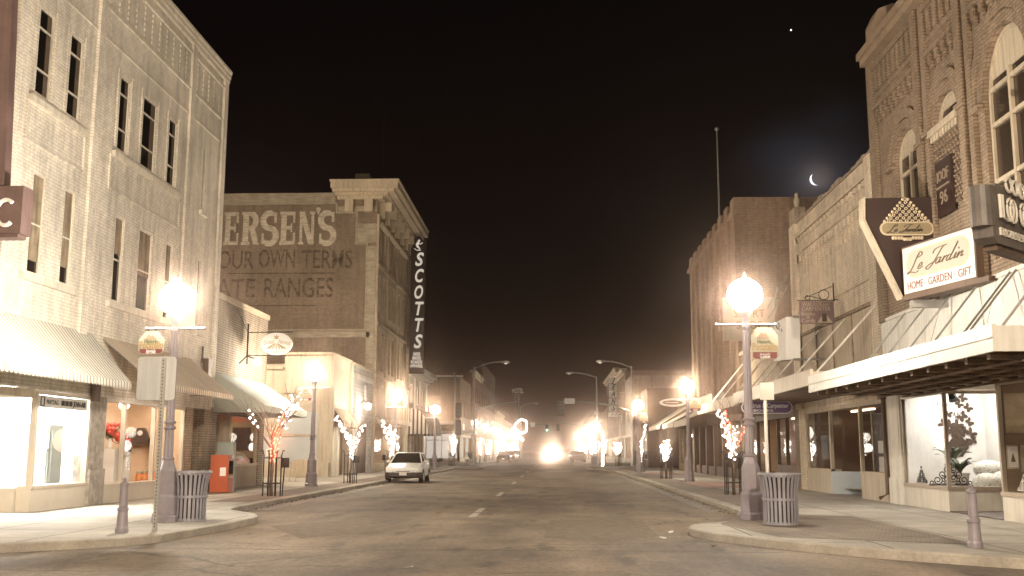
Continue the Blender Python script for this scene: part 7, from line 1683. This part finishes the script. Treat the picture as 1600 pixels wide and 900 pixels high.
# ================================================================== cars
def loft(sections, cap=True):
    """sections: list of (y, [(x, z), ...]) with equal counts, half outlines mirrored"""
    b = MB(); rings = []
    for y, half in sections:
        ring = [(x, y, z) for x, z in half] + [(-x, y, z) for x, z in reversed(half)]
        rings.append(ring)
    n = len(rings[0])
    for a, c in zip(rings, rings[1:]):
        for k in range(n): b.face([a[k], a[(k + 1) % n], c[(k + 1) % n], c[k]])
    if cap: b.face(rings[0]); b.face(list(reversed(rings[-1])))
    return b
def make_car(label, body_c, lights_on=False, plate=True, group=None, L=3.75, name='parked_car'):
    """small hatchback, nose towards -Y"""
    o = thing(name, label, 'car', (0, 0, 0), group)
    mb = paint('car_paint_%d' % int(body_c[0] * 100), body_c, .22, .03, 2, spec=.6); mg = paint('car_window', (.02, .017, .014), .05, .05, 1, spec=.7); mt = paint('tyre_rubber', (.02, .018, .017), .8, .1, 5)
    mbk = paint('bumper_plastic', (.04, .022, .02), .5, .1, 3); W = .80
    h = L / 2
    def half(w, zlo, zmid, zhi, wt): return [(w * .86, zlo), (w, zlo + .10), (w, zmid), (wt, zhi), (wt * .5, zhi + .02), (.0, zhi + .03)]
    S = [(-h, half(.66, .42, .52, .58, .60)), (-h + .08, half(.75, .30, .60, .66, .66)), (-h + .35, half(W, .24, .68, .74, .70)), (-h + .95, half(W, .22, .76, .86, .72)), (-.55, half(W + .01, .22, .80, .90, .74)),
         (.6, half(W + .01, .22, .82, .91, .74)), (h - .5, half(W, .24, .84, .93, .72)), (h - .12, half(.76, .30, .80, .90, .66)), (h, half(.68, .40, .70, .80, .60))]
    body = loft(S)
    # cabin pillars and roof
    G = [(-.80, .70, .86), (-.15, .60, 1.32), (.15, .59, 1.36), (h - .85, .58, 1.34), (h - .22, .66, .92)]
    roof = [(-.12, .515, 1.33), (.2, .53, 1.362), (h - .95, .525, 1.345), (h - .62, .51, 1.30)]
    for (y0, w0, z0), (y1, w1, z1) in zip(roof, roof[1:]):
        body.face([(-w0, y0, z0), (w0, y0, z0), (w1, y1, z1), (-w1, y1, z1)])
        for s in (-1, 1): body.face([(s * w0, y0, z0), (s * w1, y1, z1), (s * (w1 + .03), y1, z1 - .06), (s * (w0 + .03), y0, z0 - .06)])
    for s in (-1, 1):
        for a, c, wd in (((.70, -.86, .88), (.525, -.12, 1.325), .03), ((.70, .43, .9), (.55, .43, 1.32), .03), ((.69, h - .2, .92), (.52, h - .62, 1.30), .055)):
            body.tube([(s * a[0], a[1], a[2]), (s * c[0], c[1], c[2])], wd, 5)
    body.build('body', mb, o)
    g = MB(); g.face([(-.66, -.84, .89), (.66, -.84, .89), (.505, -.14, 1.32), (-.505, -.14, 1.32)]); g.build('windscreen', mg, o)
    g = MB(); g.face([(-.62, h - .18, .93), (.62, h - .18, .93), (.53, h - .62, 1.31), (-.53, h - .62, 1.31)]); g.build('rear_window', mg, o)
    for s in (-1, 1):
        g = MB(); g.face([(s * .71, -.74, .90), (s * .72, .40, .91), (s * .55, .40, 1.30), (s * .535, -.10, 1.30)]); g.build('side_window', mg, o)
        g = MB(); g.face([(s * .72, .46, .91), (s * .69, h - .28, .93), (s * .53, h - .64, 1.27), (s * .55, .46, 1.30)]); g.build('side_window', mg, o)
        m = MB(); m.ball((s * .84, -.62, .95), .075, 8, 6, .8); m.tube([(s * .72, -.62, .92), (s * .82, -.62, .95)], .02, 4); m.build('wing_mirror', mb, o)
        hl = MB(); hl.raw([(s * .36, -h - .012, .47), (s * .62, -h + .01, .48), (s * .70, -h + .12, .53), (s * .70, -h + .14, .61), (s * .58, -h + .03, .62), (s * .40, -h + .01, .58), (s * .36, -h + .2, .5), (s * .6, -h + .25, .5)], [(0, 1, 2, 3, 4, 5), (0, 6, 7, 1), (5, 4, 7, 6), (1, 7, 2), (2, 7, 3), (3, 7, 4), (0, 5, 6)])
        if lights_on:
            hl = MB(); hl.ball((s * .56, -h - .02, .66), .17, 12, 8, 1); q = hl.build('headlight', globe_glass('headlight_glow', (1, .95, .85), 120), o, True); lamp('headlight_beam', q, (s * .56, -h - .3, .66), 1500, (1, .93, .8), .12)
        else: hl.build('headlight', paint('headlight_lens', (.55, .48, .38), .12, .05, 8, spec=.8), o)
        tl = MB(); tl.box(s * .60 - .07, s * .60 + .07, h - .01, h + .012, .62, .78); tl.build('tail_light', paint('tail_light_red', (.30, .02, .015), .25, .05, 4), o)
        for y in (-h + .68, h - .72):
            w = MB(); w.cyl((s * .64, y, .28), (s * .815, y, .28), .285, n=18); wo_ = w.build('wheel', mt, o)
            w = MB(); w.cyl((s * .816, y, .28), (s * .826, y, .28), .17, n=14); sub(w, 'wheel_rim', m_steel, wo_, None)
            a = MB(); a.tube([(s * .80, y + .33 * math.cos(R(t)), .28 + .33 * math.sin(R(t))) for t in range(-5, 186, 19)], .03, 5); a.build('wheel_arch', mb if False else mbk, o)
    b = loft([(-h - .03, [(.56, .30), (.60, .34), (.60, .45), (.56, .47), (.2, .47), (0, .47)]), (-h + .04, [(.72, .24), (.77, .30), (.77, .47), (.72, .48), (.2, .48), (0, .48)]), (-h + .28, [(.78, .22), (.825, .28), (.825, .46), (.78, .47), (.2, .47), (0, .47)])]); b.build('front_bumper', mbk, o)
    b = loft([(h - .2, [(.78, .24), (.82, .30), (.82, .48), (.78, .50), (.2, .5), (0, .5)]), (h + .05, [(.6, .28), (.66, .33), (.66, .46), (.6, .48), (.2, .48), (0, .48)])]); b.build('rear_bumper', mbk, o)
    if plate:
        p = MB(); p.box(-.16, .16, -h - .05, -h - .04, .34, .47); pp_ = p.build('licence_plate', m_signwhite, o)
    d = MB(); d.box(-.3, .3, -h - .012, -h + .02, .50, .53); d.build('grille', mbk, o)
    return o
q = at(633, 755, Z=0)
c0 = make_car('small white hatchback parked at the kerb with its lights off', (.80, .80, .77))
place(c0, (-6.55, q.y + 1.95, 0), R(1.0)); c0.scale = (1, 1, .96)
c1 = make_car('oncoming car with dazzling headlights at the end of the street', (.12, .11, .10), True, False, None, 4.3, 'oncoming_car')
pc_ = at(862, 700, Y=215); place(c1, (pc_.x, 215, 0), 0)
c2 = make_car('x', (.05, .045, .05), False, True, 'dark cars parked far along the street', 4.3)
farcars = [(-6.1, 126, 'dark parked car half lost in the distant lights on the HOTEL letters side'), (-6.1, 143, 'dark parked car half lost in the distant lights on the HOTEL letters side'), (-6.1, 151, 'dark parked car half lost in the distant lights on the HOTEL letters side'), (-6.1, 168, 'dark parked car half lost in the distant lights on the HOTEL letters side'), (3.0, 128, 'dark parked car half lost in the distant lights on the JEANS letters side'), (3.0, 139, 'dark parked car half lost in the distant lights on the JEANS letters side'), (3.0, 150, 'dark parked car half lost in the distant lights on the JEANS letters side')]
for i, (x, y, lb) in enumerate(farcars):
    o = c2 if i == 0 else dup(c2); place(o, (x, y, 0), 0 if x < 0 else PI, lb, 'dark cars parked below the HOTEL letters' if x < 0 else 'dark cars parked below the JEANS letters')
# planters by the far corners
for i, (px, py, Y_, lb) in enumerate(((735, 727, 92, 'dark planter heaped with plants at the corner under the bare signal mast'), (684, 729, 86, 'low dark planter tub beside the curved awning lamp'))):
    p_ = at(px, py, Z=SW); frond_plant('planter', lb, (p_.x, p_.y, SW), .55, .9 if i == 0 else .4, 40, paint('dark_shrub', (.05, .045, .03), .8, .3, 6), True, .45 if i == 0 else .4, .5 if i == 0 else .35)

# ================================================================== moon and bright star
o = MB(); Rm = 12.0; mcx = MOON
ax = (Vector((0, 0, CAMH)) - mcx).normalized(); rt = ax.cross(Vector((0, 0, 1))).normalized(); up_ = rt.cross(ax).normalized()
# the sunlit lune of a ball: between the limb and the terminator, lit from lower left as seen from the town
ldir = R(200)
n1, n2 = 18, 6; vsx = []; fs = []
ph0, ph1 = R(90), R(137)          # longitude measured from the side facing us
for i in range(n1 + 1):
    la = -PI / 2 + PI * i / n1
    for j in range(n2 + 1):
        lo = PI / 2 - (ph1 - ph0) * j / n2
        x = math.cos(la) * math.sin(lo); z = math.cos(la) * math.cos(lo); y = math.sin(la)
        a = ldir; X_, Y_ = x * math.cos(a) - y * math.sin(a), x * math.sin(a) + y * math.cos(a)
        vsx.append(tuple(mcx + (-rt * X_ + up_ * Y_ + ax * z) * Rm))
for i in range(n1):
    for j in range(n2): k = i * (n2 + 1) + j; fs.append((k, k + 1, k + n2 + 2, k + n2 + 1))
o.raw(vsx, fs); mo = o.build('moon', emis('moonlit_rock', (.80, .88, 1.0), 1.4)); tag(mo, 'thin crescent moon in the black sky above the pale brick building', 'moon')
o = thing('bright_star', 'single bright star high in the sky above the moon', 'star', tuple(at(1236, 47, Y=2000))); b = MB(); b.ball((0, 0, 0), 1.5, 10, 6); b.build('disc', emis('star_light', (.75, .85, 1.0), 3), o)

# ================================================================== air volume added to put halos round the lamps
hz = MB(); hz.box(-520, 520, -140, 1020, -1.1, 27.0); hz = hz.build('haze', None); struct(hz, 'stuff')
mh = bpy.data.materials.new('night_haze'); mh.use_nodes = True; nth = mh.node_tree; nth.nodes.clear()
oh = N(nth, 'ShaderNodeOutputMaterial'); vh = N(nth, 'ShaderNodeVolumePrincipled'); vh.inputs['Color'].default_value = (.95, .70, .56, 1); vh.inputs['Density'].default_value = .0017; vh.inputs['Anisotropy'].default_value = .985
nth.links.new(vh.outputs[0], oh.inputs['Volume']); hz.data.materials.clear(); hz.data.materials.append(mh); hz.display_type = 'WIRE'
# ================================================================== separate panes, sills, rods ... become parts of their own
def split_parts(names):
    for o in [x for x in COL.objects if x.type == 'MESH' and x.parent and x.name.split('.')[0] in names]:
        me = o.data; n = len(me.vertices); par = list(range(n))
        def find(a):
            while par[a] != a: par[a] = par[par[a]]; a = par[a]
            return a
        for p in me.polygons:
            r = find(p.vertices[0])
            for v in p.vertices[1:]: par[find(v)] = r
        isl = {}
        for p in me.polygons: isl.setdefault(find(p.vertices[0]), []).append(p.index)
        groups = []
        for fs in isl.values():
            vs = [me.vertices[v].co for f in fs for v in me.polygons[f].vertices]
            lo = [min(v[k] for v in vs) - .012 for k in range(3)]; hi = [max(v[k] for v in vs) + .012 for k in range(3)]
            hit = [g for g in groups if all(g[1][k] <= hi[k] and g[2][k] >= lo[k] for k in range(3))]
            for g in hit:
                fs = fs + g[0]; lo = [min(lo[k], g[1][k]) for k in range(3)]; hi = [max(hi[k], g[2][k]) for k in range(3)]; groups.remove(g)
            groups.append((fs, lo, hi))
        if len(groups) < 2: continue
        for i, (fs, lo, hi) in enumerate(groups):
            idx = {}; vv = []; ff = []
            for f in fs:
                t = []
                for v in me.polygons[f].vertices:
                    if v not in idx: idx[v] = len(vv); vv.append(tuple(me.vertices[v].co))
                    t.append(idx[v])
                ff.append(t)
            m2 = bpy.data.meshes.new(o.name.split('.')[0]); m2.from_pydata(vv, [], ff)
            for m in me.materials: m2.materials.append(m)
            m2.polygons.foreach_set('material_index', [me.polygons[f].material_index for f in fs]); m2.update()
            if i == 0: o.data = m2
            else:
                q = bpy.data.objects.new(o.name.split('.')[0], m2); COL.objects.link(q); q.parent = o.parent
split_parts({'shop_window', 'sill_course', 'stall_riser', 'shopfront', 'awning_side', 'splayed_panel', 'hanger_rod', 'brick_pier', 'notice', 'painted_panel',
             'ceiling_light', 'display_room', 'blocked_window', 'string_course', 'canopy', 'downpipe_box', 'meter_box', 'pinnacle', 'head_panel', 'bracket', 'dot', 'cornice', 'coping', 'fascia', 'hook', 'chimney', 'parapet'})
